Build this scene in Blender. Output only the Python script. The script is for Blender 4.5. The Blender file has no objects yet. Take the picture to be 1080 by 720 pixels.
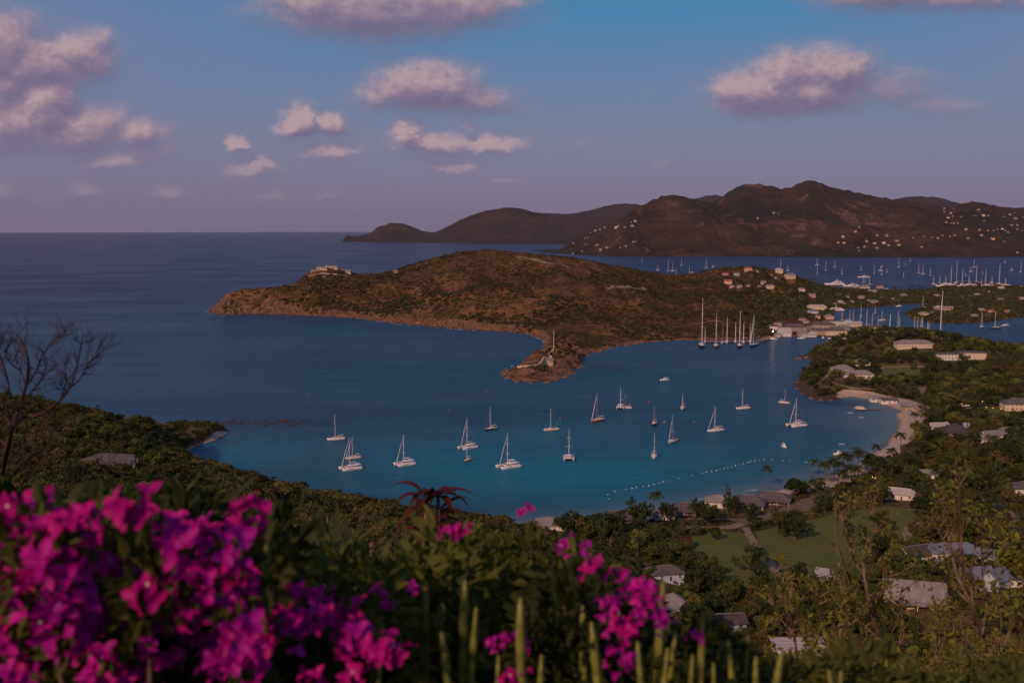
import bpy, math, random
import numpy as np
from mathutils import Vector, Matrix

scene = bpy.context.scene
R = math.radians
rnd = random.Random(7)
nrng = np.random.default_rng(11)

# ---------------------------------------------------------------- camera
F = 1037.0                       # focal length in pixels of a 1080 px wide frame
CAM_H = 140.0                    # lookout height above the sea
PITCH = math.atan((360 - 239) / F)
CT, ST = math.cos(PITCH), math.sin(PITCH)
cam_data = bpy.data.cameras.new('camera')
cam_data.sensor_width = 36.0
cam_data.lens = F / 1080 * 36.0
cam_data.clip_start = 0.1
cam_data.clip_end = 60000
cam_data.dof.use_dof = True
cam_data.dof.focus_distance = 600
cam_data.dof.aperture_fstop = 2.9
cam = bpy.data.objects.new('camera', cam_data)
scene.collection.objects.link(cam)
cam.location = (0, 0, CAM_H)
cam.rotation_euler = (math.pi / 2 - PITCH, 0, 0)
scene.camera = cam

# ---------------------------------------------------------------- exposure, sun, sky
scene.view_settings.view_transform = 'Standard'
scene.view_settings.look = 'None'
scene.view_settings.exposure = 0.0
scene.view_settings.gamma = 1.0
scene.cycles.use_denoising = True
scene.cycles.max_bounces = 6
scene.cycles.transparent_max_bounces = 8
scene.cycles.volume_bounces = 0
SUN_EL, SUN_AZ = R(29), R(212)    # azimuth clockwise from +Y: low sun behind the camera, to the left
sd = bpy.data.lights.new('sun', 'SUN')
sd.energy = 2.7
sd.angle = R(2)
sd.color = (1.0, 0.60, 0.40)
sun = bpy.data.objects.new('sun', sd)
scene.collection.objects.link(sun)
SUNV = Vector((math.sin(SUN_AZ) * math.cos(SUN_EL), math.cos(SUN_AZ) * math.cos(SUN_EL), math.sin(SUN_EL)))
sun.rotation_euler = SUNV.to_track_quat('Z', 'Y').to_euler()
sun.location = (-50, -100, 300)


class NT:
    """small helper for node trees"""
    def __init__(self, tree):
        self.t = tree; self.n = tree.nodes; self.l = tree.links
    def node(self, typ, **kw):
        n = self.n.new(typ)
        for k, v in kw.items(): setattr(n, k, v)
        return n
    def put(self, sock, v):
        if hasattr(v, 'is_output') or isinstance(v, bpy.types.NodeSocket): self.l.new(v, sock)
        else: sock.default_value = v
    def m(self, op, a, b=None, c=None, clamp=False):
        n = self.node('ShaderNodeMath', operation=op); n.use_clamp = clamp
        self.put(n.inputs[0], a)
        if b is not None: self.put(n.inputs[1], b)
        if c is not None: self.put(n.inputs[2], c)
        return n.outputs[0]
    def mix(self, f, a, b, typ='MIX'):
        n = self.node('ShaderNodeMix', data_type='RGBA', blend_type=typ)
        self.put(n.inputs[0], f)
        for s, v in ((n.inputs[6], a), (n.inputs[7], b)):
            self.put(s, v if not isinstance(v, tuple) else (*v[:3], 1))
        return n.outputs[2]
    def ramp(self, f, stops, interp='LINEAR'):
        n = self.node('ShaderNodeValToRGB'); cr = n.color_ramp; cr.interpolation = interp
        while len(cr.elements) < len(stops): cr.elements.new(0.5)
        for e, (p, c) in zip(cr.elements, stops):
            e.position = p; e.color = (*c[:3], 1) if isinstance(c, tuple) else (c, c, c, 1)
        self.put(n.inputs[0], f)
        return n.outputs[0]
    def noise(self, vec, scale, detail=3, rough=0.55, out=0):
        n = self.node('ShaderNodeTexNoise')
        if vec is not None: self.put(n.inputs['Vector'], vec)
        n.inputs['Scale'].default_value = scale; n.inputs['Detail'].default_value = detail
        n.inputs['Roughness'].default_value = rough
        return n.outputs[out]
    def comb(self, x, y, z):
        n = self.node('ShaderNodeCombineXYZ')
        for i, v in enumerate((x, y, z)): self.put(n.inputs[i], v)
        return n.outputs[0]
    def sep(self, v):
        n = self.node('ShaderNodeSeparateXYZ'); self.put(n.inputs[0], v)
        return n.outputs
    def smooth(self, v, a, b):
        n = self.node('ShaderNodeMapRange', interpolation_type='SMOOTHSTEP')
        self.put(n.inputs[0], v); n.inputs[1].default_value = a; n.inputs[2].default_value = b
        return n.outputs[0]


world = bpy.data.worlds.new('World')
scene.world = world
world.use_nodes = True
w = NT(world.node_tree)
w.n.clear()
sky = w.node('ShaderNodeTexSky', sky_type='NISHITA')
sky.sun_disc = False
sky.sun_elevation = SUN_EL
sky.sun_rotation = SUN_AZ
sky.altitude = 140
sky.dust_density = 2.0
tc = w.node('ShaderNodeTexCoord')
dx, dy, dz = w.sep(tc.outputs['Generated'])
elev = w.m('MULTIPLY', w.m('ARCSINE', dz), 180 / math.pi)            # degrees above the horizon
ady = w.m('MAXIMUM', w.m('ABSOLUTE', dy), 0.02)
U = w.m('MULTIPLY', w.m('DIVIDE', dx, ady), F)                       # gnomonic coordinates round the view axis +Y
V = w.m('MULTIPLY', w.m('DIVIDE', dz, ady), F)
# dusk gradient: mauve at the horizon, blue above
cbase = w.ramp(w.m('DIVIDE', elev, 60, clamp=True), [
    (0.0, (.185, .158, .245)), (.035, (.200, .178, .280)), (.08, (.190, .198, .325)), (.125, (.140, .210, .380)),
    (.195, (.058, .225, .430)), (.5, (.06, .13, .30)), (1.0, (.035, .075, .2))])
# the upper left is warmer and duller than the middle
side = w.smooth(w.m('ABSOLUTE', w.m('ADD', U, -90)), 150, 620)
cbase = w.mix(w.m('MULTIPLY', side, w.smooth(elev, 3.0, 11.0)), cbase, w.mix(0.55, cbase, (.20, .20, .36)))
grad = w.mix(0.12, cbase, w.mix(1.0, sky.outputs[0], (.055, .055, .055), 'MULTIPLY'))

CLOUDS = [  # centre px, centre row, half width, half height, weight
    (400, 20, 95, 30, 1.1), (470, 18, 70, 24, 1.0), (345, 12, 50, 22, 1.0), (420, 34, 60, 18, .9), (530, 12, 34, 12, .7), (500, 30, 28, 14, .6),
    (450, 98, 52, 22, 1.1), (430, 104, 46, 16, .9), (490, 108, 44, 16, .8), (528, 119, 30, 7, .5),
    (320, 132, 20, 15, 1.1), (350, 135, 20, 11, .9), (352, 161, 26, 9, .8),
    (430, 146, 17, 14, 1.0), (455, 156, 40, 10, .9), (512, 158, 34, 9, .9), (494, 138, 10, 9, .6), (485, 177, 26, 7, .8), (450, 172, 22, 6, .5),
    (257, 155, 10, 9, .9), (277, 178, 12, 9, .9), (268, 182, 24, 6, .8),
    (8, 62, 46, 32, 1.1), (50, 76, 66, 24, 1.0), (96, 68, 36, 22, 1.0), (20, 90, 60, 20, .9), (56, 118, 32, 28, 1.2), (15, 138, 66, 26, 1.1), (80, 142, 64, 24, 1.0), (0, 112, 60, 24, .9),
    (150, 142, 26, 15, .9), (155, 160, 30, 10, .7), (122, 172, 34, 10, .9), (10, 108, 50, 14, .7), (118, 128, 20, 9, .5),
    (795, 104, 46, 21, 1.1), (820, 86, 26, 20, 1.0), (868, 86, 40, 23, 1.1), (850, 102, 56, 20, 1.0), (925, 98, 54, 18, .62), (970, 114, 60, 12, .5), (1010, 120, 40, 8, .3), (755, 120, 22, 8, .35),
    (925, 5, 64, 18, 1.0), (1010, 5, 70, 16, .9), (1065, 8, 50, 12, .7), (890, 16, 36, 9, .5),
    (8, 203, 16, 9, .6), (95, 202, 18, 9, .7), (181, 206, 11, 7, .8), (290, 208, 26, 6, .5), (345, 205, 15, 5, .6), (530, 193, 20, 4, .6), (60, 212, 40, 5, .4),
    (700, 173, 15, 4, .4), (520, 210, 60, 6, .25), (615, 155, 34, 6, .28), (570, 55, 40, 10, .2), (685, 104, 14, 8, .25),
    (-160, 90, 110, 30, 1.0), (-320, 150, 90, 24, .9), (1240, 80, 120, 30, 1.0), (1400, 150, 90, 18, .8), (700, -140, 160, 50, 1.0), (150, -110, 140, 46, 1.0),
]
g = bpy.data.node_groups.new('cloud_density', 'ShaderNodeTree')
g.interface.new_socket('U', in_out='INPUT', socket_type='NodeSocketFloat')
g.interface.new_socket('V', in_out='INPUT', socket_type='NodeSocketFloat')
g.interface.new_socket('D', in_out='OUTPUT', socket_type='NodeSocketFloat')
gn = NT(g)
gi = gn.node('NodeGroupInput'); go = gn.node('NodeGroupOutput')
warp = gn.noise(gn.comb(gn.m('MULTIPLY', gi.outputs[0], .022), gn.m('MULTIPLY', gi.outputs[1], .03), 3.1), 1.0, 4, .6, out=1)
wx, wy, wz = gn.sep(warp)
warp2 = gn.noise(gn.comb(gn.m('MULTIPLY', gi.outputs[0], .085), gn.m('MULTIPLY', gi.outputs[1], .13), 7.7), 1.0, 5, .68, out=1)
qx, qy, qz = gn.sep(warp2)
u2 = gn.m('ADD', gn.m('ADD', gi.outputs[0], gn.m('MULTIPLY', gn.m('SUBTRACT', wx, .5), 46)), gn.m('MULTIPLY', gn.m('SUBTRACT', qx, .5), 30))
v2 = gn.m('ADD', gn.m('ADD', gi.outputs[1], gn.m('MULTIPLY', gn.m('SUBTRACT', wy, .5), 22)), gn.m('MULTIPLY', gn.m('SUBTRACT', qy, .5), 13))
acc = None
for (cx, cy, hw, hh, wt) in CLOUDS:
    p = gn.m('MULTIPLY', gn.m('SUBTRACT', u2, float(cx - 540)), 1.0 / (hw * 1.36))
    q = gn.m('MULTIPLY', gn.m('SUBTRACT', v2, float(239 - cy)), 1.0 / (hh * 1.55))
    q = gn.m('MAXIMUM', q, gn.m('MULTIPLY', q, -1.35))                # flatter undersides
    r2 = gn.m('ADD', gn.m('MULTIPLY', p, p), gn.m('MULTIPLY', q, q))
    e = gn.m('MULTIPLY', gn.m('EXPONENT', gn.m('MULTIPLY', r2, -1.1)), wt)
    acc = e if acc is None else gn.m('SMOOTH_MAX', acc, e, .12)
puff = gn.noise(gn.comb(gn.m('MULTIPLY', gi.outputs[0], .040), gn.m('MULTIPLY', gi.outputs[1], .052), 9.0), 1.0, 5, .62)
acc = gn.m('ADD', acc, gn.m('MULTIPLY', gn.m('SUBTRACT', puff, .5), gn.m('MULTIPLY_ADD', acc, .50, .12)))
gn.l.new(acc, go.inputs[0])


def cloud(du, dv):
    n = w.node('ShaderNodeGroup'); n.node_tree = g
    w.put(n.inputs[0], w.m('ADD', U, du)); w.put(n.inputs[1], w.m('ADD', V, dv))
    return n.outputs[0]


d1 = cloud(0.0, 0.0)
d2 = cloud(-6.0, 12.0)                                                 # a step towards the light
wisp = w.noise(w.comb(w.m('MULTIPLY', U, .016), w.m('MULTIPLY', V, .05), 4.0), 1.0, 6, .7)
cov = w.smooth(w.m('ADD', d1, w.m('MULTIPLY', w.m('SUBTRACT', wisp, .5), .35)), .08, .86)
lit = w.smooth(w.m('SUBTRACT', d1, d2), -.38, .46)
ccol = w.ramp(lit, [(0, (.165, .135, .225)), (.35, (.225, .170, .25)), (.7, (.33, .235, .285)), (1.0, (.47, .345, .36))])
lowfade = w.smooth(elev, .6, 5.5)
cov = w.m('MULTIPLY', cov, w.m('MULTIPLY_ADD', lowfade, .42, .50))
ccol = w.mix(w.m('MULTIPLY_ADD', lowfade, .6, .4), grad, ccol)
final = w.mix(cov, grad, ccol)
bg = w.node('ShaderNodeBackground')
w.put(bg.inputs[0], final); bg.inputs[1].default_value = 1.0
wo = w.node('ShaderNodeOutputWorld')
w.l.new(bg.outputs[0], wo.inputs[0])
world.cycles.sampling_method = 'MANUAL'
world.cycles.sample_map_resolution = 256


# ---------------------------------------------------------------- pixel rays -> points of the place
def ray(px, py):
    a, b = px - 540.0, 360.0 - py
    return np.array([a, F * CT + b * ST, -F * ST + b * CT])


def at_z(px, py, z=0.0):
    d = ray(px, py); t = (z - CAM_H) / d[2]
    return (d[0] * t, d[1] * t, z)


def at_d(px, py, depth):
    d = ray(px, py); t = depth / d[1]
    return (d[0] * t, depth, CAM_H + d[2] * t)


# ---------------------------------------------------------------- object helpers
def link(o):
    scene.collection.objects.link(o); return o


def tag(o, label=None, cat=None, group=None, kind=None):
    if label: o['label'] = label
    if cat: o['category'] = cat
    if group: o['group'] = group
    if kind: o['kind'] = kind
    return o


def empty(name, loc=(0, 0, 0), rz=0.0, label=None, cat=None, group=None):
    o = bpy.data.objects.new(name, None); o.empty_display_size = .3
    o.location = loc; o.rotation_euler = (0, 0, rz)
    link(o); return tag(o, label, cat, group)


def mesh_np(name, verts, faces, mats=(), midx=None, smooth=False, attrs=None):
    """verts (n,3), faces (m,k) array or list of index tuples"""
    me = bpy.data.meshes.new(name)
    verts = np.asarray(verts, dtype=np.float32)
    if isinstance(faces, np.ndarray):
        k = faces.shape[1]; m = len(faces)
        loops = faces.astype(np.int32).ravel()
        starts = np.arange(0, m * k, k, dtype=np.int32)
    else:
        m = len(faces)
        lens = np.array([len(f) for f in faces], dtype=np.int32)
        loops = np.fromiter((i for f in faces for i in f), dtype=np.int32)
        starts = np.concatenate([[0], np.cumsum(lens)[:-1]]).astype(np.int32) if m else np.zeros(0, np.int32)
    me.vertices.add(len(verts)); me.vertices.foreach_set('co', verts.ravel())
    me.loops.add(len(loops)); me.loops.foreach_set('vertex_index', loops)
    me.polygons.add(m); me.polygons.foreach_set('loop_start', starts)
    if midx is not None: me.polygons.foreach_set('material_index', np.asarray(midx, dtype=np.int32))
    me.polygons.foreach_set('use_smooth', np.full(m, bool(smooth)))
    for mm in mats: me.materials.append(mm)
    me.update(calc_edges=True)
    for an, arr in (attrs or {}).items():
        arr = np.asarray(arr, dtype=np.float32)
        if arr.ndim == 1:
            a = me.attributes.new(an, 'FLOAT', 'POINT'); a.data.foreach_set('value', arr)
        else:
            a = me.attributes.new(an, 'FLOAT_VECTOR', 'POINT'); a.data.foreach_set('vector', arr.ravel())
    return me


def obj(name, me, parent=None, **kw):
    o = bpy.data.objects.new(name, me); link(o)
    if parent is not None: o.parent = parent
    return tag(o, **kw)


class MB:
    """collects shapes, becomes ONE mesh"""
    def __init__(self): self.v = []; self.f = []; self.mi = []
    def add(self, vs, fs, m=0):
        b = len(self.v); self.v += [tuple(p) for p in vs]
        self.f += [tuple(i + b for i in f) for f in fs]; self.mi += [m] * len(fs)
    def box(self, x0, x1, y0, y1, z0, z1, m=0):
        self.add([(x0, y0, z0), (x1, y0, z0), (x1, y1, z0), (x0, y1, z0), (x0, y0, z1), (x1, y0, z1), (x1, y1, z1), (x0, y1, z1)],
                 [(0, 3, 2, 1), (4, 5, 6, 7), (0, 1, 5, 4), (1, 2, 6, 5), (2, 3, 7, 6), (3, 0, 4, 7)], m)
    def tube(self, pts, radii, n=6, m=0, cap=True):
        pts = [Vector(p) for p in pts]
        if not hasattr(radii, '__len__'): radii = [radii] * len(pts)
        rings = []; up = Vector((0, 0, 1))
        for i, p in enumerate(pts):
            d = (pts[min(i + 1, len(pts) - 1)] - pts[max(i - 1, 0)])
            if d.length < 1e-9: d = Vector((0, 0, 1))
            d.normalize()
            a = d.cross(up if abs(d.z) < .95 else Vector((1, 0, 0))).normalized(); b = d.cross(a)
            rings.append([p + (a * math.cos(2 * math.pi * k / n) + b * math.sin(2 * math.pi * k / n)) * radii[i] for k in range(n)])
        vs = [q for r_ in rings for q in r_]; fs = []
        for i in range(len(pts) - 1):
            for k in range(n):
                fs.append((i * n + k, i * n + (k + 1) % n, (i + 1) * n + (k + 1) % n, (i + 1) * n + k))
        if cap: fs += [tuple(range(n - 1, -1, -1)), tuple((len(pts) - 1) * n + k for k in range(n))]
        self.add(vs, fs, m)
    def loft(self, rings, m=0, cap=True, closed=True):
        n = len(rings[0]); vs = [q for r_ in rings for q in r_]; fs = []
        for i in range(len(rings) - 1):
            for k in range(n if closed else n - 1):
                fs.append((i * n + k, i * n + (k + 1) % n, (i + 1) * n + (k + 1) % n, (i + 1) * n + k))
        if cap: fs += [tuple(range(n - 1, -1, -1)), tuple((len(rings) - 1) * n + k for k in range(n))]
        self.add(vs, fs, m)
    def ball(self, c, rx, ry, rz, m=0, n=8, k=5):
        rings = []
        for i in range(k + 1):
            t = math.pi * (i + .02) / (k + .04)
            rings.append([(c[0] + rx * math.sin(t) * math.cos(2 * math.pi * j / n), c[1] + ry * math.sin(t) * math.sin(2 * math.pi * j / n), c[2] - rz * math.cos(t)) for j in range(n)])
        self.loft(rings, m)
    def mesh(self, name, mats, smooth=False):
        return mesh_np(name, self.v, self.f, mats, self.mi, smooth)
    def build(self, name, mats, parent=None, smooth=False, **kw):
        return obj(name, self.mesh(name, mats if isinstance(mats, (list, tuple)) else [mats], smooth), parent, **kw)


def clone(root, loc=None, rz=None, sc=None):
    """a copy of a thing with its parts and sub-parts, sharing mesh data"""
    def rec(o, parent):
        c = o.copy(); scene.collection.objects.link(c)
        if parent is not None: c.parent = parent
        for ch in [x for x in kids.get(o, ())]: rec(ch, c)
        return c
    kids = {}
    stack = [root]
    while stack:
        o = stack.pop(); kids[o] = list(KIDS.get(o.name, ()))
        stack += kids[o]
    c = rec(root, None)
    if loc is not None: c.location = loc
    if rz is not None: c.rotation_euler = (root.rotation_euler[0], root.rotation_euler[1], rz)
    if sc is not None: c.scale = sc if hasattr(sc, '__len__') else (sc, sc, sc)
    return c


KIDS = {}
def remember(root):
    """note the children once, so copying needs no search through the scene"""
    def rec(o):
        KIDS[o.name] = [x for x in bpy.data.objects if x.parent == o]
        for ch in KIDS[o.name]: rec(ch)
    rec(root); return root


# ---------------------------------------------------------------- materials
def mat(name, col, rough=.8, spec=.3, metal=0.0, vary=0.0, vscale=1.0, col2=None, bump=0.0, bscale=10.0, emit=None, trans=None, rvary=0.0, obj_coord=True):
    m = bpy.data.materials.new(name); m.use_nodes = True
    t = NT(m.node_tree); b = t.n['Principled BSDF']
    b.inputs['Roughness'].default_value = rough
    b.inputs['Specular IOR Level'].default_value = spec
    b.inputs['Metallic'].default_value = metal
    c = (*col, 1)
    tcn = t.node('ShaderNodeTexCoord') if (vary or bump or col2) else None
    vec = tcn.outputs['Object'] if tcn else None
    out = None
    if vary or col2:
        nz = t.noise(vec, vscale, 4, .6)
        second = col2 if col2 else tuple(max(0, x * (1 - vary)) for x in col)
        out = t.mix(t.smooth(nz, .35, .65), tuple(min(1, x * (1 + vary)) for x in col) if vary else col, second)
    if rvary:
        oi = t.node('ShaderNodeObjectInfo')
        hs = t.node('ShaderNodeHueSaturation')
        t.put(hs.inputs['Hue'], t.m('MULTIPLY_ADD', oi.outputs['Random'], .10 * rvary, .5 - .05 * rvary))
        rr = t.m('FRACT', t.m('MULTIPLY', oi.outputs['Random'], 7.31))
        t.put(hs.inputs['Value'], t.m('MULTIPLY_ADD', rr, 1.1 * rvary, 1 - .5 * rvary))
        t.put(hs.inputs['Color'], out if out is not None else c)
        out = hs.outputs[0]
    if out is not None: t.put(b.inputs['Base Color'], out)
    else: b.inputs['Base Color'].default_value = c
    if bump:
        bn = t.node('ShaderNodeBump'); bn.inputs['Strength'].default_value = bump
        t.put(bn.inputs['Height'], t.noise(vec, bscale, 4, .6)); t.l.new(bn.outputs[0], b.inputs['Normal'])
    if emit:
        b.inputs['Emission Color'].default_value = (*emit[0], 1); b.inputs['Emission Strength'].default_value = emit[1]
    if trans:
        tr = t.node('ShaderNodeBsdfTranslucent')
        if out is not None: t.put(tr.inputs[0], out)
        else: tr.inputs[0].default_value = c
        ms = t.node('ShaderNodeMixShader'); ms.inputs[0].default_value = trans
        t.l.new(b.outputs[0], ms.inputs[1]); t.l.new(tr.outputs[0], ms.inputs[2])
        t.l.new(ms.outputs[0], t.n['Material Output'].inputs[0])
    return m
# ================================================================ LAND, WATER, HAZE
def _hash(ix, iy, seed):
    h = (ix * 374761393 + iy * 668265263 + seed * 974634777) & 0xffffffff
    h = ((h ^ (h >> 13)) * 1274126177) & 0xffffffff
    return ((h ^ (h >> 16)) & 0xffff) / 65535.0


def vnoise(x, y, seed=0):
    ix = np.floor(x).astype(np.int64); iy = np.floor(y).astype(np.int64)
    fx = x - ix; fy = y - iy
    fx = fx * fx * fx * (fx * (fx * 6 - 15) + 10); fy = fy * fy * fy * (fy * (fy * 6 - 15) + 10)
    a = _hash(ix, iy, seed); b = _hash(ix + 1, iy, seed); c = _hash(ix, iy + 1, seed); d = _hash(ix + 1, iy + 1, seed)
    return (a * (1 - fx) + b * fx) * (1 - fy) + (c * (1 - fx) + d * fx) * fy


def fbm(x, y, oct=5, seed=0, ridged=False, gain=.5):
    s = np.zeros_like(x); a = 1.0; tot = 0
    for o in range(oct):
        n = vnoise(x * 2 ** o + 17.3 * o, y * 2 ** o - 9.1 * o, seed + o)
        if ridged: n = 1 - np.abs(2 * n - 1)
        s += a * n; tot += a; a *= gain
    return s / tot


def inside(px, py, poly):
    c = np.zeros(px.shape, bool); n = len(poly)
    for i in range(n):
        x0, y0 = poly[i]; x1, y1 = poly[(i + 1) % n]
        if y0 == y1: continue
        k = ((y0 > py) != (y1 > py)) & (px < (x1 - x0) * (py - y0) / (y1 - y0) + x0)
        c ^= k
    return c


def seg_dist(px, py, pts, closed=True):
    d = np.full(px.shape, 1e18); n = len(pts)
    for i in range(n if closed else n - 1):
        x0, y0 = pts[i]; x1, y1 = pts[(i + 1) % n]
        ex, ey = x1 - x0, y1 - y0; L = ex * ex + ey * ey + 1e-9
        t = np.clip(((px - x0) * ex + (py - y0) * ey) / L, 0, 1)
        d = np.minimum(d, (px - x0 - t * ex) ** 2 + (py - y0 - t * ey) ** 2)
    return np.sqrt(d)


def pixpoly(pts): return [at_z(a, b)[:2] for a, b in pts]


class Land:
    def __init__(self, coast, ctrl, box, step, c=20., amp=1., nscale=.02, ridge=False, beach=.3, seed=0, dens=60):
        self.coast = coast; x0, x1, y0, y1 = box; self.box = box; self.step = step
        xs = np.arange(x0, x1 + .1, step); ys = np.arange(y0, y1 + .1, step)
        X, Y = np.meshgrid(xs, ys); self.xs, self.ys = xs, ys
        P = []; Z = []
        n = len(coast)
        for i in range(n):
            a = np.array(coast[i]); b = np.array(coast[(i + 1) % n]); L = np.linalg.norm(b - a)
            k = max(1, int(L / dens))
            if L > 3000: k = 4
            for j in range(k): P.append(a + (b - a) * j / k); Z.append(0.0)
        for q in ctrl: P.append(np.array(q[:2])); Z.append(q[2])
        P = np.array(P, float); Z = np.array(Z, float)
        K = np.sqrt(((P[:, None] - P[None]) ** 2).sum(-1) + c * c)
        A = np.block([[K + np.eye(len(P)) * 1e-3, np.ones((len(P), 1))], [np.ones((1, len(P))), np.zeros((1, 1))]])
        wgt = np.linalg.solve(A, np.append(Z, 0))
        H = np.full(X.shape, wgt[-1])
        for p, ww in zip(P, wgt[:-1]): H += ww * np.sqrt((X - p[0]) ** 2 + (Y - p[1]) ** 2 + c * c)
        # wobble the coast slightly
        wob = (fbm(X * .05, Y * .05, 3, seed + 50) - .5) * min(10, step * 3)
        sdv = seg_dist(X, Y, coast) * np.where(inside(X, Y, coast), 1, -1) + wob
        nz = fbm(X * nscale, Y * nscale, 6, seed, ridged=ridge) - (.62 if ridge else .5)
        H = H + nz * amp * np.clip(H / 25, .1, 1.2)
        H = np.where(sdv > 0, np.maximum(H, np.minimum(sdv * beach, 1.2)), H)
        H = np.where(sdv > 0, np.minimum(H, .25 + sdv * 1.6), np.maximum(-6, sdv * .4) - .3)
        self.H = H; self.sd = sdv; self.X = X; self.Y = Y

    def z(self, x, y, arr=None):
        arr = self.H if arr is None else arr
        fx = np.clip((np.asarray(x, float) - self.xs[0]) / self.step, 0, len(self.xs) - 1.001)
        fy = np.clip((np.asarray(y, float) - self.ys[0]) / self.step, 0, len(self.ys) - 1.001)
        i = fx.astype(int); j = fy.astype(int); a = fx - i; b = fy - j
        return (arr[j, i] * (1 - a) + arr[j, i + 1] * a) * (1 - b) + (arr[j + 1, i] * (1 - a) + arr[j + 1, i + 1] * a) * b

    def contains(self, x, y):
        return (x > self.xs[0]) & (x < self.xs[-1]) & (y > self.ys[0]) & (y < self.ys[-1])

    def build(self, name, m, attrs=None):
        ny, nx = self.X.shape
        idx = np.arange(nx * ny).reshape(ny, nx)
        f = np.stack([idx[:-1, :-1], idx[:-1, 1:], idx[1:, 1:], idx[1:, :-1]], -1).reshape(-1, 4)
        hh = self.H.ravel()
        keep = (hh[f] > -6.2).any(1)
        f = f[keep]
        used = np.zeros(nx * ny, bool); used[f.ravel()] = True
        remap = np.cumsum(used) - 1
        v = np.stack([self.X.ravel(), self.Y.ravel(), hh], -1)[used]
        at = {k: a.ravel()[used] for k, a in (attrs or {}).items()}
        return obj(name, mesh_np(name, v, remap[f], [m], smooth=True, attrs=at), kind='structure')


# ---- near land: lookout hill, beach valley and the headland on the right
coastA = pixpoly([(-700, 425), (-300, 430), (-150, 433), (0, 441), (60, 446), (120, 450), (175, 452), (212, 449), (238, 452), (239, 459), (222, 466), (205, 472),
                  (193, 480), (190, 489), (196, 498), (240, 512), (300, 527), (400, 541), (470, 549), (520, 552), (560, 553), (600, 551),
                  (650, 545), (700, 537), (760, 527), (800, 519), (850, 508), (878, 498), (905, 486), (928, 472), (943, 458), (949, 444), (944, 432),
                  (925, 423), (900, 419), (876, 421), (858, 420), (846, 412), (843, 405), (851, 397), (853, 388), (862, 381), (850, 378), (845, 376),
                  (856, 373), (864, 372), (874, 365), (888, 359), (905, 357), (940, 357.5), (980, 360), (1020, 366), (1060, 372), (1130, 379), (1400, 388)])
coastA += [(1100, 700), (1500, 200), (1500, -500), (-1200, -500), (-1400, 300)]
cA = [at_d(*p) for p in [
    (-150, 411, 440), (0, 425, 430), (60, 430, 450), (120, 442, 490), (180, 451, 570), (215, 451.5, 640), (-60, 470, 300),
    (0, 434, 600), (-150, 426, 600), (60, 437, 540), (100, 447, 590), (130, 449, 540), (160, 452, 600), (112, 447, 560), (125, 449, 580), (140, 450, 565), (150, 452, 590), (110, 444, 525), (95, 441, 545), (120, 451, 620), (90, 449, 620), (150, 452, 630), (60, 447, 650), (0, 441, 680), (-150, 433, 680), (-300, 420, 500),
    (60, 455, 330), (150, 475, 380), (100, 500, 250), (0, 500, 200), (230, 503, 400), (300, 518, 390), (370, 531, 370), (440, 540, 340),
    (200, 530, 220), (330, 545, 260), (430, 560, 240), (500, 552, 330), (540, 565, 260), (600, 590, 250), (650, 620, 250), (700, 665, 270), (640, 585, 330),
    (560, 640, 170), (480, 600, 170), (350, 600, 150), (150, 560, 140), (0, 560, 110), (-200, 520, 150), (-200, 440, 300), (610, 620, 200),
    (780, 745, 245), (900, 760, 240), (1000, 760, 240), (1150, 760, 250), (720, 900, 150), (900, 1000, 130), (1100, 1100, 120),
    # headland
    (880, 362, 1085), (900, 356, 1060), (950, 352, 1070), (1000, 358, 1040), (963, 366, 1000), (1014, 379, 960), (1050, 368, 1060), (1090, 372, 1040), (905, 396, 880),
    (870, 388, 900), (870, 400, 850), (880, 408, 820), (1000, 400, 880), (1060, 400, 860), (940, 405, 840), (1120, 390, 900), (1300, 385, 950),
    (1080, 440, 720), (1000, 440, 730), (1200, 430, 700)]]
# flat valley floor
cA += [(at_z(a, b, z)) for a, b, z in [(970, 440, 2), (1000, 470, 4), (960, 490, 3), (900, 520, 3), (850, 530, 2.5), (800, 545, 3), (830, 570, 4), (880, 560, 4), (760, 560, 3.5),
                                       (720, 560, 4), (1000, 530, 6), (1060, 520, 8), (1060, 470, 7), (960, 580, 7), (830, 600, 6), (760, 600, 6), (700, 590, 7), (950, 620, 10), (1060, 600, 14),
                                       (860, 640, 10), (790, 640, 9), (720, 640, 9), (680, 580, 6), (1200, 560, 16), (1080, 650, 20), (950, 560, 5), (890, 600, 6), (1150, 480, 12)]]
cA += [(0, 0, 138.3), (0, 4, 137.6), (-4, 3, 138.0), (4, 3, 137.4), (0, 9, 134), (0, 20, 126), (12, 15, 128), (-14, 15, 131), (0, 45, 107), (40, 40, 105), (90, 60, 92), (-60, 50, 116),
       (30, 90, 78), (90, 110, 60), (150, 120, 55), (0, -40, 142), (0, -150, 130), (-150, -60, 140), (150, -60, 130), (-300, 0, 130), (300, 0, 110), (500, 100, 70), (600, -100, 90), (-500, 100, 80), (-600, -200, 60),
       (900, 100, 60), (0, -300, 60)]
A = Land(coastA, cA, (-620, 900, -260, 1130), 3.0, c=10, amp=2.5, nscale=.02, seed=3, dens=40, beach=.12)
# keep the ground just below the lookout smooth and under the bushes
rr_ = np.sqrt(A.X ** 2 + A.Y ** 2)

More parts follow.
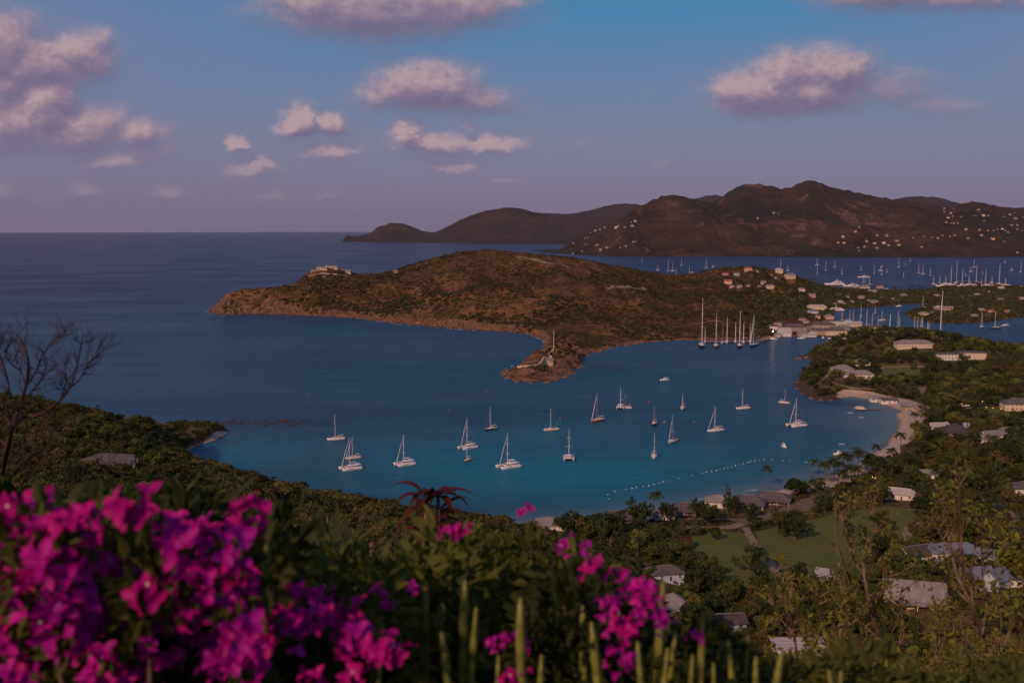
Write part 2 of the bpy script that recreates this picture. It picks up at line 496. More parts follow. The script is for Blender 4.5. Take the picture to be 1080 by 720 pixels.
# ---- middle peninsula
coastB = pixpoly([(222, 328), (231, 331.5), (262, 331), (300, 331.5), (340, 333), (372, 335), (400, 338), (440, 342.5), (500, 347.5), (540, 350), (560, 352), (572, 356), (578, 362), (574, 368), (572, 375), (560, 381),
                  (545, 387), (536, 391), (532, 396), (540, 401), (560, 402.5), (582, 401.5), (600, 396), (612, 385), (613, 378), (628, 371), (650, 365.5), (680, 361), (720, 358.5), (760, 358), (790, 357.5), (812, 356), (830, 354.5), (860, 355), (895, 356), (925, 356), (950, 354),
                  (963, 350.5), (958, 348), (935, 347), (912, 346), (896, 343), (882, 339), (878, 332), (882, 328), (892, 325), (925, 324), (955, 320.5), (978, 320), (974, 324), (958, 328), (954, 333), (964, 337.5),
                  (990, 341), (1015, 341.5), (1040, 340), (1060, 337), (1095, 333), (1200, 326), (1500, 318)])
coastB += pixpoly([(1500, 301), (1080, 301.5), (1060, 300), (1040, 299), (1000, 301), (975, 306), (940, 307), (910, 305.5), (880, 306), (800, 303), (700, 302), (600, 301), (500, 301), (430, 302), (380, 306), (330, 311), (290, 316), (250, 321), (228, 326)])
cB = [at_d(*p) for p in [
    (230, 320, 1620), (238, 309, 1600), (260, 303, 1620), (290, 301, 1640), (310, 297, 1640), (322, 289, 1640), (335, 281, 1650), (352, 279, 1660), (365, 284, 1660), (380, 287, 1660), (405, 286, 1670), (430, 279, 1690),
    (455, 271, 1700), (480, 264.5, 1740), (505, 262, 1760), (530, 262, 1780), (560, 265, 1800), (600, 270, 1850), (640, 277, 1880), (670, 283, 1900), (700, 288, 1900), (725, 287, 1950), (745, 283, 1980), (770, 280, 2000), (795, 279, 2000), (820, 284, 1970),
    (845, 292, 1930), (865, 299, 1900), (890, 303, 1900),
    (260, 318, 1570), (300, 316, 1580), (350, 310, 1580), (400, 312, 1560), (440, 318, 1500), (440, 300, 1600), (480, 300, 1560), (520, 305, 1520), (520, 285, 1650), (560, 290, 1620), (560, 320, 1420), (600, 310, 1470), (600, 290, 1650),
    (640, 300, 1600), (640, 325, 1380), (600, 340, 1280), (592, 352, 1200), (600, 366, 1110), (590, 378, 1040), (585, 365, 1012), (573, 371, 978), (597, 361, 1040), (578, 382, 972), (575, 378, 992), (566, 380, 955), (561, 381, 945), (550, 387, 925), (590, 377, 985), (680, 310, 1560), (690, 335, 1330), (720, 320, 1500), (740, 340, 1340), (740, 300, 1750), (780, 310, 1650),
    (790, 335, 1420), (800, 295, 1850), (830, 310, 1720), (830, 328, 1530), (690, 296, 1800), (860, 315, 1700), (560, 340, 1345), (500, 325, 1400), (620, 355, 1230)]]
cB += [at_z(a, b, z) for a, b, z in [(840, 348, 2), (870, 347, 2), (900, 350, 2), (930, 351, 2), (860, 330, 6), (900, 318, 4), (940, 314, 4), (980, 312, 4), (1030, 315, 5), (1080, 312, 6), (1000, 326, 5), (1040, 325, 6), (980, 333, 2.5), (1020, 335, 4),
                                     (1060, 322, 6), (870, 340, 3), (1200, 312, 8)]]
B = Land(coastB, cB, (-760, 2300, 880, 2420), 7.0, c=14, amp=38, nscale=.0075, ridge=True, seed=8, dens=60, beach=.3)

# ---- far shore with its mountains
coastC = [(12000, 4500), (9000, 4700)] + pixpoly([(1080, 271), (1000, 271.5), (900, 271.5), (840, 271), (800, 270.5), (740, 270.5), (700, 271), (650, 270.5), (600, 268.5), (575, 266.5), (560, 264)])
coastC += [(300, 6300), (900, 7500), (2500, 13000), (9000, 13500), (12000, 12000)]
cC = [at_d(*p) for p in [
    (585, 261, 5600), (600, 256, 5600), (620, 247, 5600), (650, 233, 5700), (680, 216, 5700), (705, 207, 5700), (722, 208, 5800), (745, 216, 5900), (640, 252, 5100), (680, 245, 5100), (710, 235, 5200), (740, 240, 5100), (760, 232, 5300), (780, 222, 5600), (640, 262, 4800), (700, 260, 4850),
    (760, 206, 7000), (785, 195.5, 7000), (805, 197, 7000), (825, 200, 6800), (815, 208, 6400), (832, 200, 6400), (850, 191.5, 6300), (862, 194.5, 6300), (872, 198, 6300), (888, 202, 6200), (905, 206.5, 6100), (925, 209, 6000), (940, 212, 6000), (960, 213, 6000), (985, 217.5, 6000), (1005, 218.5, 5900), (1022, 213.5, 5800), (1040, 215.5, 5700), (1055, 218.5, 5700), (1085, 219, 5700), (1130, 212, 5800),
    (1250, 200, 5900), (1400, 210, 5900), (830, 232, 5400), (860, 225, 5500), (900, 225, 5500), (880, 245, 5100), (820, 250, 5000), (930, 240, 5200), (980, 235, 5300), (1020, 235, 5200), (1060, 232, 5300), (950, 258, 4850), (900, 262, 4780), (1000, 258, 4850), (1050, 255, 4900), (1080, 250, 5000), (800, 262, 4780), (850, 262, 4780),
    (780, 252, 5000), (850, 225, 9000), (1000, 225, 9000), (800, 235, 9500), (740, 225, 7000), (1200, 240, 5200), (1200, 230, 8000)]]
Cl = Land(coastC, cC, (-200, 5200, 4450, 9500), 20.0, c=50, amp=120, nscale=.0026, ridge=True, seed=21, dens=350, beach=.1)

# ---- farthest hills: a cape beyond the far shore and ridges behind the mountains
coastE = pixpoly([(362, 254.6), (372, 255), (395, 255.5), (440, 256), (500, 257), (560, 257.5), (620, 258), (700, 258)]) + [(6000, 8200), (7500, 9000), (7500, 14500), (1500, 14500), (-300, 12500), (-1500, 11600), (-1750, 10400)]
cE = [at_d(*p) for p in [
    (366, 250.5, 9450), (378, 248.5, 9500), (388, 247, 9500), (397, 240.5, 9500), (408, 236, 9600), (418, 234.5, 9600), (430, 236.5, 9600), (440, 240.5, 9600), (450, 244, 9600), (460, 244.5, 9600), (470, 240, 9600), (400, 250, 10400), (440, 252, 10400), (480, 235, 9550), (490, 229.5, 9500), (510, 222.5, 9500), (535, 218.5, 9500), (550, 220, 9600), (565, 224, 9700), (580, 225, 9700), (600, 226, 9700), (620, 222, 11500), (640, 216.5, 12000), (655, 214.5, 12000), (672, 215, 12000), (700, 225, 11000),
    (735, 208, 12000), (750, 206, 12000), (770, 212, 12000), (940, 209, 12000), (960, 206.5, 12000), (985, 208, 12000), (1010, 213, 12000), (850, 220, 12000), (520, 240, 9000), (580, 245, 8900), (450, 250, 9000)]]
E = Land(coastE, cE, (-1900, 7500, 7400, 14000), 40.0, c=40, amp=110, nscale=.0011, ridge=True, seed=31, dens=600, beach=.1)


# ---- shape each skyline: scale the heights along every bearing until the ridge stands where it should
def skyline(L, target, lo=.3, hi=2.5, it=3, smooth_px=5):
    tx = np.array([p[0] for p in target], float); ty = np.array([p[1] for p in target], float)
    cols = np.arange(tx[0], tx[-1] + 1, 3.0); P = 540 + F * L.X / np.maximum(L.Y, 1)
    ys = np.arange(max(L.ys[0], 100), L.ys[-1], L.step * .7)
    for _ in range(it):
        fac = []
        for c_ in cols:
            xs = (c_ - 540) / F * ys; k = L.contains(xs, ys); h = np.where(k, L.z(xs, ys), -9)
            row = 239 + (CAM_H - h) * F / ys; row = np.where(h > 1, row, 9999); i = int(np.argmin(row))
            want = CAM_H - (np.interp(c_, tx, ty) - 239) * ys[i] / F
            fac.append(np.clip(want / max(h[i], 1), lo, hi) if row[i] < 9000 else 1.0)
        fac = np.convolve(np.pad(np.array(fac), smooth_px // 2, 'edge'), np.ones(smooth_px) / smooth_px, 'valid')
        f2 = np.interp(P, cols, fac)
        L.H = np.where(L.H > 0, L.H * f2, L.H)


skyline(Cl, [(575, 266), (590, 262), (605, 254), (620, 247), (635, 240), (650, 232), (665, 223), (680, 215), (692, 209), (705, 206), (715, 207), (728, 210), (742, 214), (752, 214), (762, 206), (772, 199), (785, 195), (800, 195.5), (812, 197.5), (824, 200), (836, 196), (846, 191.5), (853, 191), (862, 194.5), (875, 199), (890, 201.5), (905, 205), (918, 207.5), (936, 210.5), (960, 213), (985, 217), (1002, 218.5), (1012, 215), (1022, 213), (1034, 215), (1048, 218), (1062, 219.5), (1085, 219), (1130, 214), (1250, 205)], it=4)
skyline(E, [(364, 251), (372, 249), (388, 247.5), (396, 241.5), (408, 236.5), (418, 235), (430, 237), (441, 241.5), (452, 245), (461, 244.5), (472, 239), (490, 230), (510, 223), (535, 219), (548, 220), (565, 224.5), (600, 226), (622, 222), (640, 217), (655, 215), (672, 216), (700, 225), (720, 214), (738, 208), (752, 206), (770, 210), (850, 220), (925, 214), (945, 209.5), (960, 207.5), (985, 208.5), (1000, 213), (1030, 220), (1250, 225)], it=4)
skyline(B, [(226, 326), (231, 318), (238, 310), (250, 306), (262, 304), (290, 302.5), (310, 299), (322, 290), (333, 283), (345, 281), (358, 282.5), (368, 286), (380, 288.5), (405, 288), (418, 284), (430, 280), (455, 273), (480, 266), (500, 264), (520, 263), (540, 265), (560, 267), (600, 271), (640, 278), (670, 284), (700, 289), (725, 289.5), (745, 285), (770, 281.5), (795, 281), (820, 286), (845, 294), (865, 301), (890, 305)], it=3)

# ---- ground masks (real ground cover: sand, mown lawn, bare rock)
def world_poly(pix, z=3): return [at_z(a, b, z)[:2] for a, b in pix]


LAWNS = [world_poly(p, z) for p, z in [
    ([(726, 568), (760, 560), (782, 562), (800, 590), (812, 604), (850, 603), (905, 606), (900, 628), (820, 630), (760, 622), (735, 600)], 4),
    ([(800, 560), (840, 552), (890, 540), (935, 535), (965, 540), (958, 552), (975, 570), (960, 580), (905, 582), (905, 600), (822, 598)], 4),
    ([(1032, 427), (1085, 428), (1090, 445), (1040, 442)], 3), ([(915, 383), (960, 385), (985, 388), (955, 391), (920, 388)], 8),
    ([(928, 390), (975, 392), (970, 397), (930, 396)], 8)]]
lawn = np.zeros(A.X.shape)
for lp in LAWNS: lawn = np.maximum(lawn, np.where(inside(A.X, A.Y, lp), 1, np.exp(-seg_dist(A.X, A.Y, lp) / 2.5)))
beach_line = pixpoly([(560, 553), (600, 551), (650, 545), (700, 537), (760, 527), (800, 519), (850, 508), (878, 498), (905, 486), (928, 472), (943, 458), (949, 444), (944, 432), (925, 423), (905, 419)])
bd = seg_dist(A.X, A.Y, beach_line, False)
bw = 15 + 12 * (fbm(A.X * .02, A.Y * .02, 3, 5) - .5)
bw = bw + 17 * np.exp(-((A.X - at_z(950, 430)[0]) ** 2 + (A.Y - at_z(950, 430)[1]) ** 2) / 60 ** 2) + 8 * np.exp(-((A.X - at_z(850, 512)[0]) ** 2 + (A.Y - at_z(850, 512)[1]) ** 2) / 35 ** 2)
sand = np.clip((bw - bd) / 4, 0, 1)
# the sandy strip on the left spit
sd2 = seg_dist(A.X, A.Y, pixpoly([(240, 456), (222, 466), (205, 472), (193, 480), (190, 489)]), False)
sand = np.maximum(sand, np.clip((4 - sd2) / 3, 0, 1) * .75)
flat = np.clip((bw * 1.1 - bd) / 10, 0, 1)
A.H = np.where((flat > 0) & (A.sd > 0), A.H * (1 - flat) + np.minimum(A.H, .3 + A.sd * .07) * flat, A.H)
gy, gx = np.gradient(A.H, A.step); slopeA = np.sqrt(gx * gx + gy * gy)
headline = pixpoly([(876, 421), (858, 420), (846, 412), (843, 405), (851, 397), (853, 388), (862, 381), (850, 378), (845, 376), (856, 373), (864, 372), (874, 365), (888, 359)])
rockA = np.clip((5 + 12 * (fbm(A.X * .04, A.Y * .04, 3, 9) - .5) - seg_dist(A.X, A.Y, headline, False)) / 4, 0, 1)
rockA = np.where(A.sd < 4, np.maximum(rockA, .8 * (1 - sand)), rockA)

gy, gx = np.gradient(B.H, B.step); slopeB = np.sqrt(gx * gx + gy * gy)
cl_pix = [(225, 328), (262, 331), (300, 331.5), (340, 333), (372, 335), (400, 338), (440, 342.5), (500, 347.5), (540, 350)]
cliffd = seg_dist(B.X, B.Y, pixpoly(cl_pix), False)
rockB = np.clip((14 + 40 * (fbm(B.X * .012, B.Y * .012, 4, 14) - .5) - cliffd) / 14, 0, 1)
rockB = np.maximum(rockB, np.clip((30 + 50 * (fbm(B.X * .03, B.Y * .03, 4, 15) - .5) - seg_dist(B.X, B.Y, pixpoly([(574, 368), (560, 381), (536, 391), (540, 401), (582, 401.5), (600, 396), (612, 385), (628, 371)]), False)) / 12, 0, 1))
rockB = np.maximum(rockB, np.clip(1 - np.abs(B.sd - 2) / 7, 0, 1) * (B.Y < 1800))
bare = seg_dist(B.X, B.Y, [at_d(238, 309, 1600)[:2], at_d(290, 301, 1640)[:2], at_d(330, 295, 1640)[:2]], False)
rockB = np.maximum(rockB, .6 * np.clip((60 - bare) / 50, 0, 1))
tipx, tipy = at_z(262, 322, 10)[:2]
dryB = np.exp(-(((B.X - tipx) / 170) ** 2 + ((B.Y - tipy) / 140) ** 2))
# steepen the seaward cliffs: a step in height close to the shore
rise = np.clip(B.sd / 12, 0, 1) * 9 * (cliffd < 120) * (.6 + .8 * fbm(B.X * .02, B.Y * .02, 3, 61))
B.H = np.where((B.sd > 0) & (cliffd < 120), np.maximum(B.H, rise), B.H)
tongue = np.clip((B.X - at_z(930, 330)[0]) / 120, 0, 1)


def ground_mat(name, green, brown, rock, sandc, lawnc, scale, haze_rock=.5, bscale=None, bump=.6, bdist=1.0, rockmod=.9, strata=0):
    m = bpy.data.materials.new(name); m.use_nodes = True
    t = NT(m.node_tree); b = t.n['Principled BSDF']
    b.inputs['Roughness'].default_value = .95; b.inputs['Specular IOR Level'].default_value = .1
    geo = t.node('ShaderNodeNewGeometry'); pos = geo.outputs['Position']
    big = t.noise(pos, scale * .18, 5, .6); mid = t.noise(pos, scale, 5, .65); fine = t.noise(pos, scale * 5, 3, .6)
    c = t.mix(t.smooth(big, .38, .62), green, brown)
    c = t.mix(t.m('MULTIPLY', t.smooth(mid, .42, .62), .75), c, tuple(x * .55 for x in green))
    c = t.mix(t.m('MULTIPLY', t.smooth(fine, .52, .72), .55), c, tuple(min(1, x * 1.9) for x in brown))
    def at(nm):
        a = t.node('ShaderNodeAttribute'); a.attribute_name = nm; return a.outputs['Fac']
    rpos = pos
    if strata:
        mpn = t.node('ShaderNodeMapping'); t.l.new(pos, mpn.inputs[0]); mpn.inputs['Scale'].default_value = (1, 1, strata); mpn.inputs['Rotation'].default_value = (.25, .1, 0); rpos = mpn.outputs[0]
    rk = t.mix(t.smooth(t.noise(rpos, scale * 2.2, 6, .75), .38, .60), rock, tuple(x * .28 for x in rock))
    rmask = t.smooth(t.m('ADD', at('rock'), t.m('MULTIPLY', t.m('SUBTRACT', mid, .5), rockmod)), haze_rock - .15, haze_rock + .2)
    c = t.mix(rmask, c, rk)
    if lawnc:
        lw = t.mix(t.smooth(t.noise(pos, .12, 4, .6), .35, .65), lawnc, (lawnc[0] * 1.35, lawnc[1] * 1.05, lawnc[2]))
        c = t.mix(t.smooth(t.m('ADD', at('lawn'), t.m('MULTIPLY', t.m('SUBTRACT', fine, .5), .4)), .45, .6), c, lw)
    if sandc:
        sn = t.mix(t.smooth(t.noise(pos, .25, 4, .65), .35, .65), sandc, tuple(x * .72 for x in sandc))
        c = t.mix(t.smooth(t.m('ADD', at('sand'), t.m('MULTIPLY', t.m('SUBTRACT', fine, .5), .4)), .4, .6), c, sn)
    px_, py_, pz_ = t.sep(pos)
    c = t.mix(t.smooth(t.m('ADD', pz_, t.m('MULTIPLY', mid, .8)), .95, .45), c, t.mix(.6, c, (.02, .016, .012)))   # wet line at the water
    t.put(b.inputs['Base Color'], c)
    bn = t.node('ShaderNodeBump'); bn.inputs['Strength'].default_value = bump; bn.inputs['Distance'].default_value = bdist
    t.put(bn.inputs['Height'], t.noise(pos, bscale or scale * 4, 5, .7)); t.l.new(bn.outputs[0], b.inputs['Normal'])
    return m


M_groundA = ground_mat('near_ground', (.060, .056, .018), (.13, .085, .042), (.085, .055, .04), (.54, .41, .31), (.092, .120, .030), .06, bump=.5, bdist=1.5)
M_groundB = ground_mat('peninsula_ground', (.066, .044, .015), (.20, .095, .036), (.30, .155, .080), None, None, .025, bump=1, bdist=6, rockmod=1.3, strata=4)
M_groundC = ground_mat('far_shore_ground', (.030, .030, .015), (.060, .036, .021), (.17, .095, .065), None, None, .006, .62, bump=1, bdist=50, bscale=.010, rockmod=2.6)
M_groundE = ground_mat('cape_ground', (.038, .031, .022), (.050, .036, .025), (.08, .055, .04), None, None, .003, .9, bump=.8, bdist=40, bscale=.01)
A.build('hillside', M_groundA, {'lawn': lawn, 'sand': sand, 'rock': rockA})
B.build('peninsula_terrain', M_groundB, {'rock': np.maximum(rockB, dryB * .40)})
gy, gx = np.gradient(Cl.H, Cl.step); slopeC = np.sqrt(gx * gx + gy * gy)
rockC = np.clip((slopeC - .5) * 1.5, 0, .6)
for (pp, rw) in [((715, 226, 5500), 130), ((925, 225, 5600), 240), ((895, 222, 5600), 150), ((840, 240, 5250), 200), ((800, 196, 7000), 200), ((640, 250, 5100), 60), ((722, 268.5, 4700), 90), ((740, 268, 4700), 80)]:
    q = at_d(*pp); rockC = np.maximum(rockC, .8 * np.exp(-(((Cl.X - q[0]) / rw) ** 2 + ((Cl.Y - q[1]) / (rw * 2)) ** 2)))
Cl.build('far_hills', M_groundC, {'rock': rockC})
E.build('distant_cape_hills', M_groundE, {'rock': np.zeros(E.X.shape)})

LANDS = [A, B, Cl, E]


def hit(px, py, tmin=20.0, lands=None):
    """where the ray through a photo pixel meets the ground"""
    d = ray(px, py); d = d / d[1]
    ys = np.concatenate([np.arange(tmin, 1200, .75), np.arange(1200, 2500, 2.0), np.arange(2500, 14000, 10.0)])
    xs = d[0] * ys; zs = CAM_H + d[2] * ys
    h = np.full(ys.shape, 0.0)
    for L in (lands or LANDS):
        k = L.contains(xs, ys)
        h[k] = np.maximum(h[k], L.z(xs[k], ys[k]))
    k = np.nonzero(h >= zs)[0]
    if len(k) == 0: return None
    i = k[0]
    return (float(xs[i]), float(ys[i]), float(h[i]))


# ---- the sea: one disc out to the horizon
NR, NA = 300, 420
rad = np.concatenate([[0], 180 * (26000 / 180) ** (np.linspace(0, 1, NR))])
ang = np.linspace(0, 2 * np.pi, NA, endpoint=False)
# more spokes where the view looks
tt = np.linspace(-1, 1, NA, endpoint=False); ang = np.pi / 2 + np.pi * (0.30 * tt + 0.70 * tt ** 3)
RX = rad[1:, None] * np.cos(ang)[None]; RY = rad[1:, None] * np.sin(ang)[None]
sv = np.concatenate([[[0, 0, 0]], np.stack([RX.ravel(), RY.ravel(), np.zeros(RX.size)], -1)])
idx = 1 + np.arange(NR * NA).reshape(NR, NA)
nxt = np.roll(idx, -1, 1)
sf = np.stack([idx[:-1], idx[1:], nxt[1:], nxt[:-1]], -1).reshape(-1, 4).tolist() + [(0, int(idx[0, k]), int(nxt[0, k])) for k in range(NA)]
sx, sy = sv[:, 0], sv[:, 1]
shal = np.zeros(len(sv)); murk = np.zeros(len(sv))
def blob(px, py, rx, ry, a):
    global shal
    c_ = at_z(px, py)
    shal = np.maximum(shal, a * np.exp(-(((sx - c_[0]) / rx) ** 2 + ((sy - c_[1]) / ry) ** 2)))
for q in [(600, 500, 150, 75, 1.0), (480, 480, 120, 80, .8), (720, 480, 120, 90, .7), (400, 500, 110, 60, .6), (800, 470, 100, 90, .45), (270, 478, 70, 60, .75), (560, 460, 150, 90, .55), (330, 350, 130, 110, .42), (430, 400, 160, 160, .25),
          (820, 440, 90, 120, .25), (700, 420, 150, 160, .2)]: blob(*q)
near = seg_dist(sx, sy, beach_line, False)
shal = np.maximum(shal, .75 * np.exp(-(near / 30) ** 2)); murk = np.exp(-(near / 16) ** 2)
murk = np.maximum(murk, .8 * np.exp(-((sx - at_z(935, 447)[0]) ** 2 / 45 ** 2 + (sy - at_z(935, 447)[1]) ** 2 / 60 ** 2)))
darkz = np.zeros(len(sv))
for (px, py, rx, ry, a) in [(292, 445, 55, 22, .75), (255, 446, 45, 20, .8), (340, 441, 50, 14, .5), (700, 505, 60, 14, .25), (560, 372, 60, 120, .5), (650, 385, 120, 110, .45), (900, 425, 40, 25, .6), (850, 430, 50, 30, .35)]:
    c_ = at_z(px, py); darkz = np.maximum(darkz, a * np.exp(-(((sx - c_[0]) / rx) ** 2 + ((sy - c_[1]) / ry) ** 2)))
wm = bpy.data.materials.new('sea_water'); wm.use_nodes = True
t = NT(wm.node_tree); b = t.n['Principled BSDF']
geo = t.node('ShaderNodeNewGeometry'); pos = geo.outputs['Position']
def at_(nm):
    a = t.node('ShaderNodeAttribute'); a.attribute_name = nm; return a.outputs['Fac']
patch = t.noise(t.m and pos, .012, 5, .6)
deep = t.mix(t.smooth(t.noise(pos, .0016, 4, .6), .35, .65), (.020, .074, .138), (.015, .090, .155))
ln = t.node('ShaderNodeVectorMath', operation='LENGTH'); t.l.new(pos, ln.inputs[0])
deep = t.mix(t.smooth(ln.outputs['Value'], 900, 2600), deep, (.015, .040, .108))      # deeper water outside the bay
c = t.mix(t.smooth(t.m('ADD', at_('shallow'), t.m('MULTIPLY', t.m('SUBTRACT', patch, .5), .7)), .0, 1.25), deep, (.003, .195, .275))
c = t.mix(t.m('MULTIPLY', at_('sandy'), .75), c, (.15, .20, .20))
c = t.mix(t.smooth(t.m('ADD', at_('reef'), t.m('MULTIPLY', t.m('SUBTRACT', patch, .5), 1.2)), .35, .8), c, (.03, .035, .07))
t.n.remove(b)
mp = t.node('ShaderNodeMapping'); t.l.new(pos, mp.inputs[0]); mp.inputs['Scale'].default_value = (.6, 1.3, 1)
h = t.m('ADD', t.noise(mp.outputs[0], .9, 4, .6), t.m('MULTIPLY', t.noise(mp.outputs[0], .10, 3, .6), 2.2))
h = t.m('ADD', h, t.m('MULTIPLY', t.noise(mp.outputs[0], .012, 4, .6), 7.0))
bn = t.node('ShaderNodeBump'); bn.inputs['Strength'].default_value = .8; bn.inputs['Distance'].default_value = .7
t.put(bn.inputs['Height'], h)
c = t.mix(t.m('MULTIPLY', t.smooth(t.noise(mp.outputs[0], .035, 5, .65), .35, .7), .30), c, t.mix(1.0, c, (.55, .62, .70), 'MULTIPLY'))
df = t.node('ShaderNodeBsdfDiffuse'); t.put(df.inputs[0], c); t.l.new(bn.outputs[0], df.inputs['Normal'])
gl = t.node('ShaderNodeBsdfGlossy'); gl.inputs['Roughness'].default_value = .16; t.l.new(bn.outputs[0], gl.inputs['Normal'])
gl.inputs[0].default_value = (1, 1, 1, 1)
lw_ = t.node('ShaderNodeLayerWeight'); lw_.inputs['Blend'].default_value = .5
# the slopes of the waves keep a rough sea from mirroring fully even at grazing angles; calm lanes mirror more
wind = t.smooth(t.noise(mp.outputs[0], .0045, 5, .6), .38, .62)
fac = t.m('MULTIPLY', t.m('POWER', lw_.outputs['Facing'], 3.0), t.m('MULTIPLY_ADD', wind, .10, .17))
ms = t.node('ShaderNodeMixShader'); t.put(ms.inputs[0], t.m('ADD', fac, .015)); t.l.new(df.outputs[0], ms.inputs[1]); t.l.new(gl.outputs[0], ms.inputs[2])
t.l.new(ms.outputs[0], t.n['Material Output'].inputs[0])
obj('sea', mesh_np('sea', sv, sf, [wm], smooth=True, attrs={'shallow': shal, 'sandy': murk, 'reef': darkz}), kind='structure')

# ---- haze: the evening air between the camera and the far shore
hm = bpy.data.materials.new('haze_air'); hm.use_nodes = True
t = NT(hm.node_tree); t.n.remove(t.n['Principled BSDF'])
pv = t.node('ShaderNodeVolumePrincipled')
pv.inputs['Color'].default_value = (.78, .74, .92, 1); pv.inputs['Density'].default_value = 1.05e-5
pv.inputs['Anisotropy'].default_value = .0
t.l.new(pv.outputs[0], t.n['Material Output'].inputs['Volume'])
hb = MB(); hb.box(-27000, 27000, -27000, 27000, -9, 620)
hz = hb.build('haze', hm, kind='stuff')
# ================================================================ PLANTS
def leaf_mat(name, col, trans=.25, rvary=.6, rough=.7, vary=.25):
    m = bpy.data.materials.new(name); m.use_nodes = True
    t = NT(m.node_tree); b = t.n['Principled BSDF']
    b.inputs['Roughness'].default_value = rough; b.inputs['Specular IOR Level'].default_value = .25
    a = t.node('ShaderNodeAttribute'); a.attribute_name = 'tint'
    oi = t.node('ShaderNodeObjectInfo')
    hs = t.node('ShaderNodeHueSaturation')
    t.put(hs.inputs['Hue'], t.m('MULTIPLY_ADD', oi.outputs['Random'], .05 * rvary, .5 - .018 * rvary))
    r2 = t.m('FRACT', t.m('MULTIPLY', oi.outputs['Random'], 9.7))
    t.put(hs.inputs['Value'], t.m('ADD', t.m('MULTIPLY_ADD', r2, 1.1 * rvary, 1 - .55 * rvary), t.m('MULTIPLY', t.m('SUBTRACT', a.outputs['Fac'], .5), vary * 4)))
    hs.inputs['Color'].default_value = (*col, 1)
    t.put(b.inputs['Base Color'], hs.outputs[0])
    tr = t.node('ShaderNodeBsdfTranslucent'); t.put(tr.inputs[0], hs.outputs[0])
    ms = t.node('ShaderNodeMixShader'); ms.inputs[0].default_value = trans
    t.l.new(b.outputs[0], ms.inputs[1]); t.l.new(tr.outputs[0], ms.inputs[2]); t.l.new(ms.outputs[0], t.n['Material Output'].inputs[0])
    return m


M_leaf_dark = leaf_mat('dark_leaves', (.042, .058, .014))
M_leaf_mid = leaf_mat('green_leaves', (.075, .088, .016))
M_leaf_olive = leaf_mat('olive_leaves', (.115, .098, .024))
M_leaf_yel = leaf_mat('yellow_green_leaves', (.16, .17, .025), rvary=.4)
M_leaf_rust = leaf_mat('rusty_leaves', (.10, .045, .02))
M_leaf_scrub = leaf_mat('dry_scrub_leaves', (.062, .047, .016), rvary=.8)
M_leaf_grey = leaf_mat('pale_leaves', (.30, .27, .22), rvary=.1)
M_palm = leaf_mat('palm_fronds', (.050, .062, .014), rvary=.4)
M_bark = mat('bark', (.14, .10, .07), .9, vary=.35, vscale=4)
M_twig = mat('twig_bark', (.17, .105, .075), .85, vary=.35, vscale=9)
M_dark_twig = mat('dark_twig_bark', (.055, .028, .024), .85, vary=.35, vscale=9)


def leaf_quads(cent, nrm, size, rng, aspect=1.8):
    """bent diamond-like leaf faces at points; returns verts, faces"""
    n = len(cent)
    a = rng.normal(size=(n, 3)); a -= nrm * (a * nrm).sum(1)[:, None]; a /= np.linalg.norm(a, axis=1)[:, None] + 1e-9
    b = np.cross(nrm, a); s = (size * rng.uniform(.6, 1.4, n))[:, None]
    v = np.stack([cent - a * s * aspect * .5, cent + b * s * .42 - nrm * s * .1, cent + a * s * aspect * .5 - nrm * s * .25, cent - b * s * .42 - nrm * s * .1], 1)
    f = np.arange(n * 4).reshape(n, 4)
    return v.reshape(-1, 3), f


def crown_mesh(name, lobes, nleaf, size, m, seed, hollow=.55):
    """leaves spread through the volume of several uneven lobes: (x,y,z,rx,ry,rz)"""
    rng = np.random.default_rng(seed)
    vol = np.array([l[3] * l[4] for l in lobes]); vol = vol / vol.sum()
    C = []; N = []; T = []
    for l, vv in zip(lobes, vol):
        k = max(6, int(nleaf * vv))
        d = rng.normal(size=(k, 3)); d /= np.linalg.norm(d, axis=1)[:, None]
        # clumps: pull directions towards random cluster axes
        ax = rng.normal(size=(max(4, k // 26), 3)); ax /= np.linalg.norm(ax, axis=1)[:, None]
        pick = rng.integers(0, len(ax), k)
        d = d * .48 + ax[pick]; d /= np.linalg.norm(d, axis=1)[:, None]
        tone = rng.uniform(.25, .75, len(ax))[pick]
        rad_ = hollow + (1 - hollow) * rng.uniform(0, 1, k) ** .6
        rad_ *= (.86 + .26 * rng.uniform(0, 1, len(ax)))[pick]
        p = d * rad_[:, None] * np.array(l[3:6]) + np.array(l[:3])
        nn = d + rng.normal(size=(k, 3)) * .55 + np.array([0, 0, .35]); nn /= np.linalg.norm(nn, axis=1)[:, None]
        C.append(p); N.append(nn); T.append(tone + rng.uniform(-.08, .08, k))
    C = np.concatenate(C); N = np.concatenate(N); T = np.concatenate(T)
    v, f = leaf_quads(C, N, size, rng)
    return mesh_np(name, v, f, [m], attrs={'tint': np.repeat(T, 4)})


def rand_lobes(r_, n, R_, H_, z0):
    out = [(0, 0, z0 + H_ * .5, R_ * .62, R_ * .62, H_ * .5)]
    for i in range(n):
        a = r_.uniform(0, 6.28); q = R_ * r_.uniform(.35, .7); s = r_.uniform(.3, .5)
        out.append((q * math.cos(a), q * math.sin(a), z0 + H_ * r_.uniform(.25, .8), R_ * s, R_ * s, H_ * s * r_.uniform(.6, .9)))
    return out


